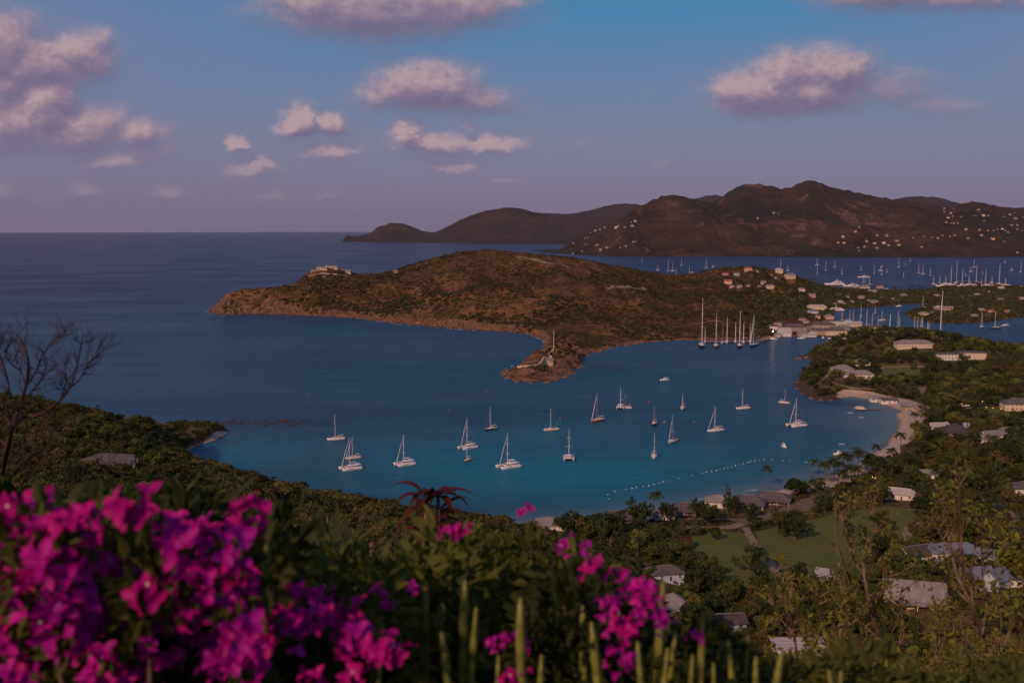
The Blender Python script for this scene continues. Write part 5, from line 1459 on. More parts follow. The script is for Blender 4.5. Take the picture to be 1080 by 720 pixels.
def motorboat(L=8, name='motorboat', hullm=None, top=True):
    o = empty(name); B = L * .32; b = MB(); rings = hull_loft(b, L, B, .9, 1.35, sternw=.9); b.build('hull', hullm or M_gel, o, smooth=True)
    deck_of(rings).build('deck', M_deck, o)
    b = MB(); b.add([(-L * .2, -B * .36, 1), (L * .18, -B * .3, 1.1), (L * .18, B * .3, 1.1), (-L * .2, B * .36, 1), (-L * .18, -B * .32, 2.1), (L * .05, -B * .26, 2.1), (L * .05, B * .26, 2.1), (-L * .18, B * .32, 2.1)],
                    [(0, 3, 2, 1), (4, 5, 6, 7), (0, 1, 5, 4), (1, 2, 6, 5), (2, 3, 7, 6), (3, 0, 4, 7)]); cb = b.build('cabin', M_gel, o)
    b = MB(); b.box(-L * .15, L * .0, -B * .37, B * .37, 1.5, 1.85); b.build('window', M_win, cb)
    if top:
        b = MB(); b.box(-L * .42, L * .06, -B * .38, B * .38, 2.5, 2.6)
        for s in (-1, 1): b.tube([(-L * .4, s * B * .35, 1), (-L * .4, s * B * .35, 2.5)], .04, 4); b.tube([(0, s * B * .3, 2), (0, s * B * .3, 2.5)], .04, 4)
        b.build('hardtop', M_gel, o)
    b = MB(); b.tube([(-L * .1, 0, 2.1), (-L * .12, 0, 3.6)], .04, 4); b.build('aerial', M_rig, o)
    return o


def superyacht(L=55, levels=3):
    o = empty('motor_yacht'); B = L * .17; b = MB(); rings = hull_loft(b, L, B, L * .06, L * .095, sternw=.85, zb=-1); b.build('hull', M_gel, o, smooth=True)
    deck_of(rings).build('deck', M_deck, o)
    z = L * .062
    for k in range(levels):
        x0, x1 = -L * (.40 - .07 * k), L * (.24 - .09 * k); wd = B * (.44 - .05 * k); h = L * .042
        b = MB(); b.add([(x0, -wd, z), (x1, -wd * .7, z), (x1, wd * .7, z), (x0, wd, z), (x0, -wd, z + h), (x1 - h * 1.3, -wd * .7, z + h), (x1 - h * 1.3, wd * .7, z + h), (x0, wd, z + h)],
                        [(0, 3, 2, 1), (4, 5, 6, 7), (0, 1, 5, 4), (1, 2, 6, 5), (2, 3, 7, 6), (3, 0, 4, 7)])
        dk = b.build('superstructure', M_gel, o)
        b = MB(); b.box(x0 + L * .04, x1 - h * 2.2, -wd - .06, wd + .06, z + h * .42, z + h * .78); b.build('window_band', M_win, dk)
        z += h + .02
    b = MB(); b.tube([(-L * .06, 0, z), (-L * .09, 0, z + L * .09)], [.9, .3], 5); b.build('radar_mast', M_gel, o)
    return o


def put(o, px, py, heading, label=None, group=None, sc=None, cat=None, z=0.0):
    p = at_z(px, py, 0); o.location = (p[0], p[1], z); o.rotation_euler = (0, 0, R(heading))
    if sc: o.scale = (sc, sc, sc)
    tag(o, label, cat, group); return o


GB = 'boats at anchor in the bay'
# heading: 180 = bow to the left, 270 = bow to the viewer
put(catamaran(12.5, 6.8, 18.5), 370, 494.5, 212, 'white catamaran furthest left in the bay, bows to the lower left', GB, cat='catamaran')
put(monohull(9.5, 3.2, 13, M_gelc, M_cov, rmast=.11), 373, 483.5, 205, 'small monohull just behind the leftmost catamaran', GB, cat='sailboat')
put(monohull(11.5, 3.7, 16.5, genoa=False), 355, 463.5, 200, 'lone white monohull far left with a dinghy at its stern', GB, cat='sailboat')
_p = at_z(362.5, 462)
dinghy(3.2, M_rub, 'grey dinghy behind the lone far left monohull', loc=_p, rz=R(200))
put(catamaran(12, 6.6, 18, M_gel), 427, 490, 214, 'white catamaran second from left with a pale cockpit roof', GB, cat='catamaran')
put(catamaran(12.5, 6.8, 19.5, M_covc), 493.5, 472.5, 222, 'white catamaran with a tiny brown boat moored in front', GB, cat='catamaran')
put(monohull(6.5, 2.4, 7.5, M_hbrn, M_covc, rmast=.09, genoa=False), 493, 486, 235, 'tiny brown sailboat in front of a white catamaran', GB, cat='sailboat')
put(monohull(10.5, 3.5, 15.5, M_hblk, M_covc, dodger=M_covc, genoa=False), 518, 453, 222, 'dark hulled monohull with grey canvas left of centre', GB, cat='sailboat')
put(catamaran(14, 7.6, 20, M_gel, flybridge=True), 536.5, 492.5, 212, 'largest catamaran with raised flybridge roof, nearest to the beach', GB, cat='catamaran')
put(monohull(11, 3.6, 15, M_gelc, M_hblk, dodger=M_hblk, genoa=False), 582, 453.5, 200, 'cream monohull with black boom cover near a red buoy', GB, cat='sailboat')
put(catamaran(12, 7.0, 19, M_cov, dinghy=False), 600, 484, 268, 'white catamaran with bows straight toward the viewer', GB, cat='catamaran')
put(monohull(14, 4.2, 21, M_hred, M_covc, M_mastw, deckm=M_deck, rmast=.2), 630.5, 444, 226, 'red hulled sailboat with a tall furled sail in mid bay', GB, cat='sailboat')
put(catamaran(11.5, 6.8, 16.5, M_gel), 654.5, 430.5, 262, 'white catamaran at the back beside a dark masted boat', GB, cat='catamaran')
put(monohull(9, 3.2, 10.5, M_gel, M_covr, M_mastw, genoa=False, rmast=.12), 660.5, 430.5, 190, 'small white boat with dark red mast beside the rear catamaran', GB, cat='sailboat')
put(monohull(12, 4.0, 12.5, M_hblk, M_covc, M_mastw, deckm=M_covc, genoa=False, rmast=.16), 690, 447.5, 255, 'black hulled wooden masted boat in the middle of the bay', GB, cat='sailboat')
dinghy(3.2, M_rub, 'small grey dinghy trailing the black hulled boat', loc=at_z(701, 445), rz=R(200))
put(monohull(11, 3.8, 15, M_gel, M_cov, genoa=False), 690, 482, 262, 'white monohull bow to viewer, nearest of the monohulls', GB, cat='sailboat')
put(monohull(13, 4.1, 17.5, M_gelc, M_covc, dodger=M_cov), 709.5, 466, 238, 'cream monohull with full furled foresail right of the bow-on one', GB, cat='sailboat')
put(monohull(12, 4.0, 13, M_gelc, M_covr, M_mastw), 720, 431, 256, 'cream hulled sailboat with wooden mast at the back of the bay', GB, cat='sailboat')
put(monohull(13.5, 4.2, 17, M_gel, M_covc), 755, 454.5, 208, 'long white monohull with cream sprayhood right of mid bay', GB, cat='sailboat')
put(monohull(12, 3.9, 15, M_gel, M_cov, genoa=False), 784, 431, 200, 'white monohull farthest back right in open bay', GB, cat='sailboat')
put(monohull(8.5, 3.0, 10.5, M_gelc, M_cov, genoa=False, rmast=.1), 827, 425, 330, 'smallest sailboat off the headland with a dinghy astern', GB, cat='sailboat')
dinghy(3.0, M_rub, 'dinghy astern of the smallest sailboat off the headland', loc=at_z(823, 423.5), rz=R(330))
put(catamaran(14, 7.6, 19.5, M_covc), 840, 449, 205, 'white catamaran at the right, close to the curved beach', GB, cat='catamaran')
put(motorboat(5.5, top=True), 827, 471.5, 280, 'small white motorboat alone near the swimming line', GB, cat='motorboat')
put(motorboat(6.5, top=True), 884, 479.5, 200, 'white motorboat tied to the short dark jetty', cat='motorboat')
M_teal = mat('teal_paint', (.08, .42, .38), .5); M_lb = mat('light_blue_paint', (.25, .55, .72), .5)
for (px, py, L_, m_, lb) in [(854, 487.5, 6.5, M_teal, 'teal green open boat near the end of the swimming line'), (897, 435.5, 4.2, M_lb, 'upper light blue raft beside the beach jetty'), (908.5, 440.5, 3.8, M_lb, 'lower light blue raft beside the beach jetty'),
                             (888, 468.5, 4.0, M_rub, 'pale little boat offshore of the short dark jetty')]:
    o = empty('rowing_boat', at_z(px, py), R(185), lb, 'small boat', 'small boats near the beach')
    b = MB(); rg = hull_loft(b, L_, L_ * .36, .42, .6, sternw=.8, zb=-.2); b.build('hull', m_, o, smooth=True)
    b = MB(); b.box(-L_ * .3, -L_ * .22, -L_ * .15, L_ * .15, .45, .5); b.box(0, L_ * .08, -L_ * .16, L_ * .16, .47, .52); b.build('thwart', M_gel, o)

# mooring buoys and the swimming line
M_buoy = mat('red_buoy', (.65, .05, .08), .5); M_wb = mat('white_float', (.62, .66, .68), .5)
_b = MB(); _b.ball((0, 0, .25), .65, .65, .6, n=10, k=6); _b.tube([(0, 0, .8), (0, 0, 1.1)], .08, 5); BUO = _b.mesh('mooring_buoy', [M_buoy], True)
for (px, py, lb) in [(473, 433.5, 'red mooring buoy left of the dark hulled monohull'), (591, 441.5, 'red mooring buoy beside the cream monohull with black cover'), (684, 424.5, 'red mooring buoy behind the black hulled boat'), (326, 417, 'red mooring buoy alone in the far left water'), (513, 412, 'mooring buoy below the rocky point tip'),
                     (732, 445, 'mooring buoy between the cream and white monohulls')]:
    o = obj('mooring_buoy', BUO, label=lb, cat='buoy', group='mooring buoys'); o.location = at_z(px, py)
_b = MB(); _b.ball((0, 0, .1), .30, .30, .26, n=8, k=5); FLT = _b.mesh('swim_float', [M_wb], True)
line = [(643, 528.5), (642, 524), (641, 519), (655, 517), (672, 514), (690, 511), (705, 507), (720, 503), (740, 499), (760, 495), (776, 491), (792, 486.5), (806, 484.5), (815, 484.5), (826, 485.5), (841, 486.5)]
lp = [np.array(at_z(*q)) for q in line]; k_ = 0
for a, c_ in zip(lp[:-1], lp[1:]):
    L_ = np.linalg.norm(c_ - a); n_ = max(1, int(L_ / 3.4))
    for i in range(n_):
        q = a + (c_ - a) * i / n_
        if rnd.random() < .16: continue
        o = obj('swim_float', FLT, label='small white float in the swimming line curving off the beach', cat='float', group='floats of the swimming line')
        o.location = (q[0] + rnd.uniform(-.4, .4), q[1] + rnd.uniform(-.4, .4), 0); s_ = rnd.uniform(.75, 1.5); o.scale = (s_, s_, s_)

# yachts along the stone quay
GQ = 'tall yachts at the stone quay'
def quay_yacht(px, py, top, hullm, heading, label, L=None, mm=None, genoa=False, x2=None):
    d = at_z(px, py)[1]; H = (py - top) * d / F * 1.0
    L = L or H * .62
    o = monohull(L, L * .21, H, hullm, M_covc, mm, hood=False, genoa=genoa, rmast=.36 if H > 25 else .26)
    return put(o, px, py, heading, label, GQ, cat='sailing yacht')
quay_yacht(740, 366, 314, M_hblk, 262, 'dark sloop with the tallest mast, left end of the quay', 36)
quay_yacht(743.5, 361, 345, M_gel, 262, 'short masted yacht tucked behind the tallest sloop', 14)
quay_yacht(755, 366, 330, M_hbrn, 258, 'brown hulled yacht second along the quay', 28)
quay_yacht(762, 362, 342, M_gel, 255, 'white yacht with rust mast third along the quay', 20, M_mastw)
quay_yacht(766.5, 361.5, 334, M_gel, 262, 'white yacht with slim tall mast left of quay middle', 22)
quay_yacht(775.5, 361, 339, M_gel, 262, 'white yacht just left of the big dark quay yacht', 18)
quay_yacht(780, 366, 327, M_hblk, 256, 'big dark hulled yacht in the middle of the quay', 30, genoa=True)
quay_yacht(784, 361.5, 339, M_gel, 262, 'white yacht just right of the big dark quay yacht', 18)
quay_yacht(791, 361, 341, M_gel, 262, 'small white yacht behind the blue hulled one', 15)
quay_yacht(795, 365, 332, M_hblue, 240, 'blue hulled yacht at the right of the quay', 30, genoa=True)
put(motorboat(9), 701, 401, 205, 'tiny white launch alone below the quay', cat='motorboat')
put(motorboat(14), 814.5, 358, 190, 'white launch moored under the orange quay lamp', cat='motorboat')
for i, (px, py, L_) in enumerate([(845, 357, 9), (868, 357, 10), (878, 357, 12), (889, 357.5, 14), (900, 356.5, 10)]):
    put(motorboat(L_), px, py, rnd.uniform(170, 280), 'small launch along the dockyard waterfront, %s' % nth(i), 'launches at the dockyard', cat='motorboat')

# inner harbour, behind the dockyard and headland
GI = 'yachts in the inner harbour'
def harbour(items, phrase, grp, rm):
    for i, (px, py, top, hm_, L_) in enumerate(sorted(items, key=lambda q: q[0])):
        d = at_z(px, py)[1]; H = (py - top) * d / F
        L_ = L_ or max(9, H * .8)
        o = monohull(L_, L_ * .27, H, hm_, M_covc, hood=False, genoa=False, rmast=rm)
        put(o, px, py, rnd.uniform(195, 260), '%s sailing yacht %s, %s' % ({'white_gelcoat': 'white', 'dark_hull': 'dark', 'brown_hull': 'brown', 'blue_hull': 'blue'}[hm_.name], phrase, nth(i)), grp, cat='sailing yacht')
harbour([(908, 334, 319, M_gel, 14), (923, 331, 323, M_gel, 12), (930.5, 338, 327, M_gel, 13), (897, 342, 327, M_gel, 22), (899.5, 342.5, 326, M_hblk, 22), (914.5, 344, 325, M_hblk, 16), (920.5, 347, 330, M_gel, 18), (926, 346, 333, M_gel, 16), (888, 338, 327, M_gel, 12), (907, 345, 331, M_gel, 14), (946.5, 348.5, 327, M_gel, 26), (949, 348, 334, M_hblk, 18)],
        'behind the dockyard', 'yachts behind the dockyard', .22)
harbour([(965, 350, 333, M_gel, 22), (967.5, 350, 334, M_gel, 20), (971, 350, 335, M_hblk, 20), (973, 350.5, 333, M_gel, 22), (978, 351, 338, M_gel, 18), (980, 351, 339, M_gel, 18), (1035.5, 345, 329, M_gel, 17), (1050, 346.5, 328, M_hblk, 18), (1045.5, 369, 359, M_gel, 14), (1019, 363, 356, M_gel, 12), (974, 326, 312, M_gel, 22)],
        'in the right inner harbour', 'yachts in the right inner harbour', .24)
put(monohull(44, 9.5, 60, M_gel, M_covc, hood=False, genoa=False, rmast=.5), 994, 357, 195, 'white sailing superyacht with the tallest mast behind the headland', cat='sailing yacht')
put(monohull(44, 9.5, 26, M_gel, M_covc, hood=False, genoa=False, rmast=.4), 941, 352, 178, 'long low white yacht moored behind the headland', cat='sailing yacht')
put(motorboat(13), 1060, 343.5, 200, 'white motorboat anchored right in the inner harbour', cat='motorboat')
put(motorboat(10), 948, 323, 185, 'small launch off the left of mangrove point', cat='motorboat')
put(superyacht(34, 2), 880, 327.5, 178, 'long white motor yacht moored under the hill behind the dockyard', cat='motor yacht')

# the far harbour
put(superyacht(50, 3), 881, 300.5, 190, 'left and larger of two white motor yachts in the far harbour', 'big motor yachts of the far harbour', cat='motor yacht')
put(superyacht(38, 2), 898, 302.0, 186, 'right and smaller of two white motor yachts in the far harbour', 'big motor yachts of the far harbour', cat='motor yacht')
harbour([(694, 285, 279, M_gel, 18), (705, 286, 274, M_gel, 20), (709.5, 286, 277, M_gel, 14), (713, 289, 283, M_gel, 12), (727, 288, 280, M_gel, 14), (745, 282.5, 272, M_gel, 22), (752, 281.5, 279, M_gel, 12), (677, 276, 270, M_gel, 12), (719, 280, 273, M_gel, 12)], 'far left in the outer harbour', 'yachts far left in the outer harbour', .36)
harbour([(823.5, 284.5, 273, M_gel, 20), (831, 285.5, 279, M_gel, 14), (862, 279.5, 271.5, M_gel, 20), (862, 289.5, 281, M_gel, 14), (871, 285, 275, M_gel, 24), (880.5, 282, 275, M_gel, 16), (888, 290, 282, M_hblk, 16), (908, 285, 280, M_gel, 16), (922, 289, 280, M_gel, 16), (930, 282, 278, M_gel, 16), (929, 285.5, 281, M_gel, 18), (935.5, 287, 283, M_gel, 18),
         (930, 290, 286, M_gel, 20), (948, 282, 272, M_gel, 20), (955, 281, 277, M_hblk, 12), (953, 292.5, 287, M_hblk, 9), (917.5, 301, 290, M_hblk, 20), (911, 298, 288, M_gel, 20)], 'in the middle of the far harbour', 'yachts in the middle of the far harbour', .36)
harbour([(969, 288, 278, M_gel, 18), (973.5, 289, 279.5, M_gel, 18), (981.5, 292, 282, M_hblk, 18), (1027.5, 282, 273, M_gel, 22), (1024, 286.5, 281, M_gel, 20), (1076.5, 287, 275, M_gel, 24), (1067, 285, 282, M_gel, 12), (1018.5, 292, 288, M_hblk, 12), (960, 275.5, 272, M_gel, 12), (1060, 277, 273, M_gel, 12), (1036, 290, 285, M_hblk, 16)], 'in the right far harbour', 'yachts in the right far harbour', .36)
harbour([(985, 300, 292, M_gel, 20), (991, 299, 290, M_gel, 22), (1003.5, 301, 280, M_gel, 34), (1008.5, 299, 274, M_gel, 38), (1015, 300, 283, M_gel, 28), (1022, 299, 290, M_hblk, 26), (1030, 299, 279, M_hblk, 34), (1039.5, 301, 284, M_gel, 30), (1053.5, 300, 278, M_gel, 38), (998, 300, 291, M_gel, 30), (1046, 299, 291, M_gel, 34), (1035, 302, 294, M_gel, 26), (1061, 301, 293, M_gel, 26)],
        'docked at the far marina', 'yachts docked at the far marina', .42)
for i, (px, py, L_) in enumerate([(995, 302, 40), (1012, 303, 34), (1022, 302, 44), (1042, 302.5, 36), (911, 292.5, 30)]):
    put(superyacht(L_, 2), px, py, rnd.uniform(175, 200), 'white motor yacht in the far harbour, %s of these' % nth(i), 'motor yachts at the far marina', cat='motor yacht')

# surf along the rocks, as broken foam sheets just above the water
foam = mat('sea_foam', (.62, .60, .62), .8)
def surf(pix, name='sea_foam', wd=2.2, gap=.5):
    b = MB(); pts = [np.array(at_z(*q)) for q in pix]
    for a, c_ in zip(pts[:-1], pts[1:]):
        L_ = np.linalg.norm(c_ - a); n_ = max(1, int(L_ / 5))
        for i in range(n_):
            if rnd.random() < gap: continue
            q = a + (c_ - a) * (i + rnd.random()) / n_; dirv = (c_ - a) / L_
            l_, w_ = rnd.uniform(3, 10), wd * rnd.uniform(.4, 1.3); nv = 9
            ph = [rnd.uniform(.6, 1.2) for _ in range(nv)]; off = rnd.uniform(-6, 1)
            vs = [(q[0] + dirv[0] * l_ * .5 * math.cos(k * 6.283 / nv) * ph[k] - dirv[1] * (w_ * .5 * math.sin(k * 6.283 / nv) * ph[k] ) , q[1] + off * .6 + dirv[1] * l_ * .5 * math.cos(k * 6.283 / nv) * ph[k] + dirv[0] * w_ * .5 * math.sin(k * 6.283 / nv) * ph[k], .06 + i * .0004) for k in range(nv)]
            b.add(vs, [tuple(range(nv))])
    return b.build(name, foam, kind='stuff', label='broken white surf along the rocky shore')
surf([(216, 328), (222, 331.5), (236, 332.8), (250, 332.6)], wd=3, gap=.5)
surf([(300, 332.8), (322, 333.2), (345, 334.5)], gap=.55, wd=2.5)
surf([(372, 336.5), (400, 339), (420, 342), (436, 343.5), (470, 346), (500, 349)], gap=.6, wd=3)
surf([(556, 352), (566, 356), (575, 361)], gap=.62, wd=2.4)
surf([(540, 386), (534, 391), (530, 397)], gap=.5, wd=2)
surf([(198, 487), (212, 474), (228, 467)], gap=.7, wd=1)
surf([(640, 540), (700, 533), (760, 523), (800, 514), (850, 504)], gap=.6, wd=.8)
# ================================================================ TREES AND GROUND COVER OF THE PLACE
def pick_tree(px, py, kind, label, sc=1.0, cat='tree', group=None):
    p = hit(px, py)
    if p is None: return
    if kind == 'palm':
        i = rnd.randrange(4); o = plant('palm_tree', PALM_V[i], p, rnd.uniform(0, 6.28), sc, label, group, 'palm', 'fronds')
    elif kind == 'bare':
        o = plant('tree', BARE_V, p, rnd.uniform(0, 6.28), sc, label, group)
    elif kind == 'conifer':
        o = plant('conifer_tree', CONI, p, rnd.uniform(0, 6.28), sc, label, group, 'conifer')
    else:
        o = plant('tree', TREE_V[kind], p, rnd.uniform(0, 6.28), sc, label, group)
    clear_at(p[0], p[1], 4.0 * (sc if not hasattr(sc, '__len__') else sc[0]))
    return o


_b = MB(); _b.tube([(0, 0, -1), (0, 0, 12)], [.28, .05], 6)
CONI = (_b.mesh('trunk', [M_bark]), crown_mesh('crown', [(0, 0, 3 + k * 1.6, 2.3 - k * .33, 2.3 - k * .33, 1.1) for k in range(6)], 1300, .34, M_leaf_dark, 91, .3))
for a in [
    (598, 565, 0, 'round dark beach tree left of the low dark roofed cottage', 1.35), (651, 558, 4, 'round dark tree right of the low dark roofed cottage', 1.1),
    (674, 553, 0, 'big spreading dark tree on the beach between two white cottages', (1.75, 1.75, 1.6)), (704, 550, 4, 'dark rounded tree beside the big spreading beach tree', 1.15),
    (689, 547, 'palm', 'yellowish palm rising between the two beach trees', 1.4), (738, 545, 0, 'dark round tree right of the middle beach cottage', 1.15),
    (732, 549, 'palm', 'yellow leaved palm before the middle beach cottage', 1.0), (767, 541, 'conifer', 'tall dark pointed conifer on the beach', 1.3), (774, 543, 4, 'dark bushy tree at the foot of the conifer', 1.1),
    (810, 516, 'palm', 'lone dark palm rising above the two joined beach cottages', 1.2), (856, 504, 'palm', 'lone yellowish palm at the bend of the beach', 1.1),
    (792, 604, 0, 'solid dark round tree standing on the lawn beside the track', 1.5), (838, 569, 4, 'broad dark round tree on the far lawn', (1.7, 1.7, 1.25)), (826, 567, 1, 'low leafy tree joined to the broad lawn tree', .8),
    (790, 546, 0, 'bushy dark tree behind the road junction', 1.0), (870, 540, 0, 'dark clump beside the parking place', 1.1), (882, 539, 4, 'right dark clump beside the parking place', 1.1),
    (735, 566, 5, 'brownish leafy tree above the left lawn edge', .8), (753, 570, 4, 'dark bushy tree at the upper left lawn edge', .8), (965, 404, 1, 'round yellow green tree behind the head of the bay', 1.0), (990, 428, 1, 'large rounded green tree left of the lamp lit lawn', 1.5),
    (973, 418, 'bare', 'pale leafless tree behind the head of the bay', 1.2), (963, 390, 1, 'round green tree below the cream headland villa', 1.0), (1018, 428, 3, 'small rounded olive tree at the lawn edge', .8), (1030, 426, 3, 'second small rounded tree at the lawn edge', .7),
    (1060, 428, 3, 'small tree beside the large cream house', .7), (930, 560, 0, 'broad dark tree at the right end of the far lawn', 1.2), (985, 540, 0, 'large dark tree beside the curved garden path', 1.5), (1000, 520, 4, 'tall dark tree left of the lane', 1.5),
    (735, 628, 0, 'dark spreading tree at the bottom of the left lawn', 1.3), (755, 632, 4, 'dark leafy tree right of the bottom lawn tree', 1.2), (712, 590, 1, 'green leafy tree above the pale blue cottage', 1.3), (690, 577, 0, 'dark tree left of the green leafy one', 1.2), (722, 612, 'palm', 'yellowing palm beside the pale blue cottage', .8), (672, 588, 'palm', 'young palm left of the pale blue cottage', .8),
]: pick_tree(*a)

# palms on the shore wood
plm = [(872, 506), (880, 502), (889, 500), (897, 498), (905, 503), (893, 508), (884, 511), (915, 497), (925, 490), (900, 512), (912, 508), (925, 503), (938, 492), (950, 480), (965, 452), (975, 445),
       (870, 514), (928, 512), (940, 505), (955, 495), (890, 518), (905, 492), (985, 520), (968, 436), (972, 452)]
for i, (px, py) in enumerate(sorted(plm)):
    pick_tree(px, py, 'palm', 'feathery dark palm of the grove behind the curved beach', rnd.uniform(1.1, 1.5), 'palm', 'palms behind the curved beach')
for i, (px, py) in enumerate([(968, 306), (971, 306.5), (906, 352), (898, 354.5), (962, 308), (980, 309), (944, 309)]):
    pick_tree(px, py, 'palm', 'far palm beside the dockyard or the strip between the harbours', 1.3, 'palm', 'far palms by the harbours')

# individual wood trees: nearest first
cand = []
for _ in range(60000):
    px = nrng.uniform(-30, 1110); y_ = nrng.uniform(170, 1090)
    x_ = (px - 540) / F * y_
    cand.append((x_, y_))
cand = np.array(cand)
zz = A.z(cand[:, 0], cand[:, 1]); sdd = A.z(cand[:, 0], cand[:, 1], A.sd); lw = A.z(cand[:, 0], cand[:, 1], lawn); sn = A.z(cand[:, 0], cand[:, 1], sand)
row = 239 + (CAM_H - zz) * F / cand[:, 1]; pxx = 540 + F * cand[:, 0] / cand[:, 1]
valley = (pxx > 560) | (row > 590)
ok = (sdd > 5) & (lw < .35) & (sn < .25) & (row > 340) & (row < 760) & free(cand[:, 0], cand[:, 1]) & (A.z(cand[:, 0], cand[:, 1], rockA) < .5)
# sparse, scrubby headland point
ok &= ~((pxx < 715) & (zz > 9))
ok &= ~((pxx > 560) & (pxx < 840) & (cand[:, 1] > 395) & (cand[:, 1] < 500) & (nrng.random(len(cand)) < .85))
ok &= ~((pxx < 925) & (pxx > 845) & (row > 392) & (row < 418) & (nrng.random(len(cand)) < .7))
cand, zz, pxx, row, valley = cand[ok], zz[ok], pxx[ok], row[ok], valley[ok]
grid = {}
keep = []
for i in range(len(cand)):
    if not valley[i]: continue
    gap = 7.2 if cand[i, 1] < 520 else 7.4
    gx_, gy_ = int(cand[i, 0] // 8), int(cand[i, 1] // 8)
    bad = False
    for a in (-1, 0, 1):
        for c_ in (-1, 0, 1):
            for j in grid.get((gx_ + a, gy_ + c_), ()):
                if (cand[i, 0] - cand[j, 0]) ** 2 + (cand[i, 1] - cand[j, 1]) ** 2 < gap * gap: bad = True
    if bad: continue
    grid.setdefault((gx_, gy_), []).append(i); keep.append(i)
keep.sort(key=lambda i: cand[i, 1])
print('wood trees', len(keep))
near = [i for i in keep if 0 < pxx[i] < 1080 and row[i] < 730][:250]
rest = [i for i in keep if i not in set(near)]
for i in near:
    v = rnd.choice([0, 0, 1, 4, 4, 5, 2, 3, 3, 1, 5, 7, 6] if rnd.random() < .3 else [0, 4, 1, 5, 2, 3])
    s_ = rnd.choice([.7, .85, 1.0, 1.2, 1.45]) * rnd.uniform(.88, 1.1)
    gname = 'trees of the valley floor below the lookout'
    plant('tree', TREE_V[v], (cand[i, 0], cand[i, 1], zz[i] - .2), rnd.uniform(0, 6.28), (s_, s_, s_ * rnd.uniform(.8, 1.15)), ['dark green', 'green', 'mid green', 'olive', 'dark green', 'green', 'rusty brown', 'yellow green'][v] + ' leafy tree in the wood of the near valley floor', gname)
rest = np.array(rest)
scatter('woodland', np.c_[cand[rest], zz[rest] - .3], nrng.uniform(.6, 1.45, len(rest)), nrng.uniform(0, 6.28, len(rest)), S_tree, 'dense mixed wood covering the headland and back of the valley', None)
# hillside bushes of the near land
c2 = []
y_ = nrng.uniform(90, 760, 90000) ; px = nrng.uniform(-60, 1140, 90000)
x_ = (px - 540) / F * y_
zz = A.z(x_, y_); sdd = A.z(x_, y_, A.sd); lw = A.z(x_, y_, lawn); sn = A.z(x_, y_, sand)
row = 239 + (CAM_H - zz) * F / y_
ok = (sdd > 1.5) & (lw < .3) & (sn < .3) & (row < 780) & free(x_, y_)
keepp = nrng.random(len(x_)) < np.clip(.30 + .9 * (y_ / 620) ** 1.2, 0, 1) * np.where(px > 640, .55, 1)
ok &= keepp
ok &= (vnoise(x_ * .06, y_ * .06, 77) + nrng.uniform(-.15, .35, len(x_))) > .30
P_ = np.c_[x_, y_, zz - .25][ok]; n_ = len(P_)
print('bushes', n_)
sc_ = nrng.uniform(.9, 2.5, n_) * np.clip(P_[:, 1] / 260, .8, 1.25)
sc_ *= np.where((P_[:, 0] > 0) & (P_[:, 1] < 430), .75, 1)
tone = np.floor(fbm(P_[:, 0] * .018, P_[:, 1] * .018, 3, 90) * 14 + nrng.uniform(-1.2, 1.2, n_)) % 8
sc_ *= np.where(nrng.random(n_) < .12, 1.7, .95)
scatter('hillside_scrub', P_, sc_, nrng.uniform(0, 6.28, n_), S_near, 'olive and green scrub covering the near hillsides', None, pick=tone)
# trees standing out of the left hillside scrub
oi = np.nonzero(ok & (px < 560) & (px > 0) & (y_ > 200) & (row < 560))[0]
for k in range(34):
    i = int(oi[int(nrng.integers(len(oi)))]); v = rnd.choice([0, 1, 3, 4, 5, 3]); s_ = rnd.uniform(.35, .62)
    plant('tree', TREE_V[v], (x_[i], y_[i], zz[i] - .6), rnd.uniform(0, 6.28), s_, 'small rounded tree standing out of the scrub on the left hillside', 'small trees on the left hillside')

# peninsula scrub and its greener right part
N2 = 120000
y_ = nrng.uniform(900, 2300, N2); px = nrng.uniform(190, 1130, N2); x_ = (px - 540) / F * y_
zz = B.z(x_, y_); sdd = B.z(x_, y_, B.sd); rk = B.z(x_, y_, np.maximum(rockB, dryB * .6)); row = 239 + (CAM_H - zz) * F / y_
thick = fbm(x_ * .012, y_ * .012, 4, 44)
dens_ = np.clip(.45 + 3.4 * (thick - .44), .42, 1) * np.clip((px - 200) / 200, .45, 1) * .75
green = np.clip((px - 740) / 110, 0, 1)
dens_ = np.where(green > .5, .8, dens_) * np.clip(y_ / 1500, .5, 1.1)
bl = (px > 818) & (px < 935) & (row > 337) & (row < 357)
ok = (sdd > 4) & (rk < .7) & (nrng.random(N2) < dens_) & free(x_, y_) & (zz > .4) & ~bl
x_, y_, zz, green, px = x_[ok], y_[ok], zz[ok], green[ok], px[ok]
isg = nrng.random(len(x_)) < green
print('peninsula', len(x_))
P_ = np.c_[x_, y_, zz - .6]
a_ = ~isg
scatter('peninsula_scrub', P_[a_], nrng.uniform(1.2, 2.6, a_.sum()) * np.clip(.5 + 2.2 * (fbm(P_[a_, 0] * .012, P_[a_, 1] * .012, 4, 44) - .15), .7, 1.9), nrng.uniform(0, 6.28, a_.sum()), S_far, 'dry brown and green scrub covering the peninsula hill', None)
scatter('peninsula_wood', P_[isg], nrng.uniform(2.8, 6.0, isg.sum()), nrng.uniform(0, 6.28, isg.sum()), S_green, 'green wood on the right part of the peninsula and mangrove point', None)

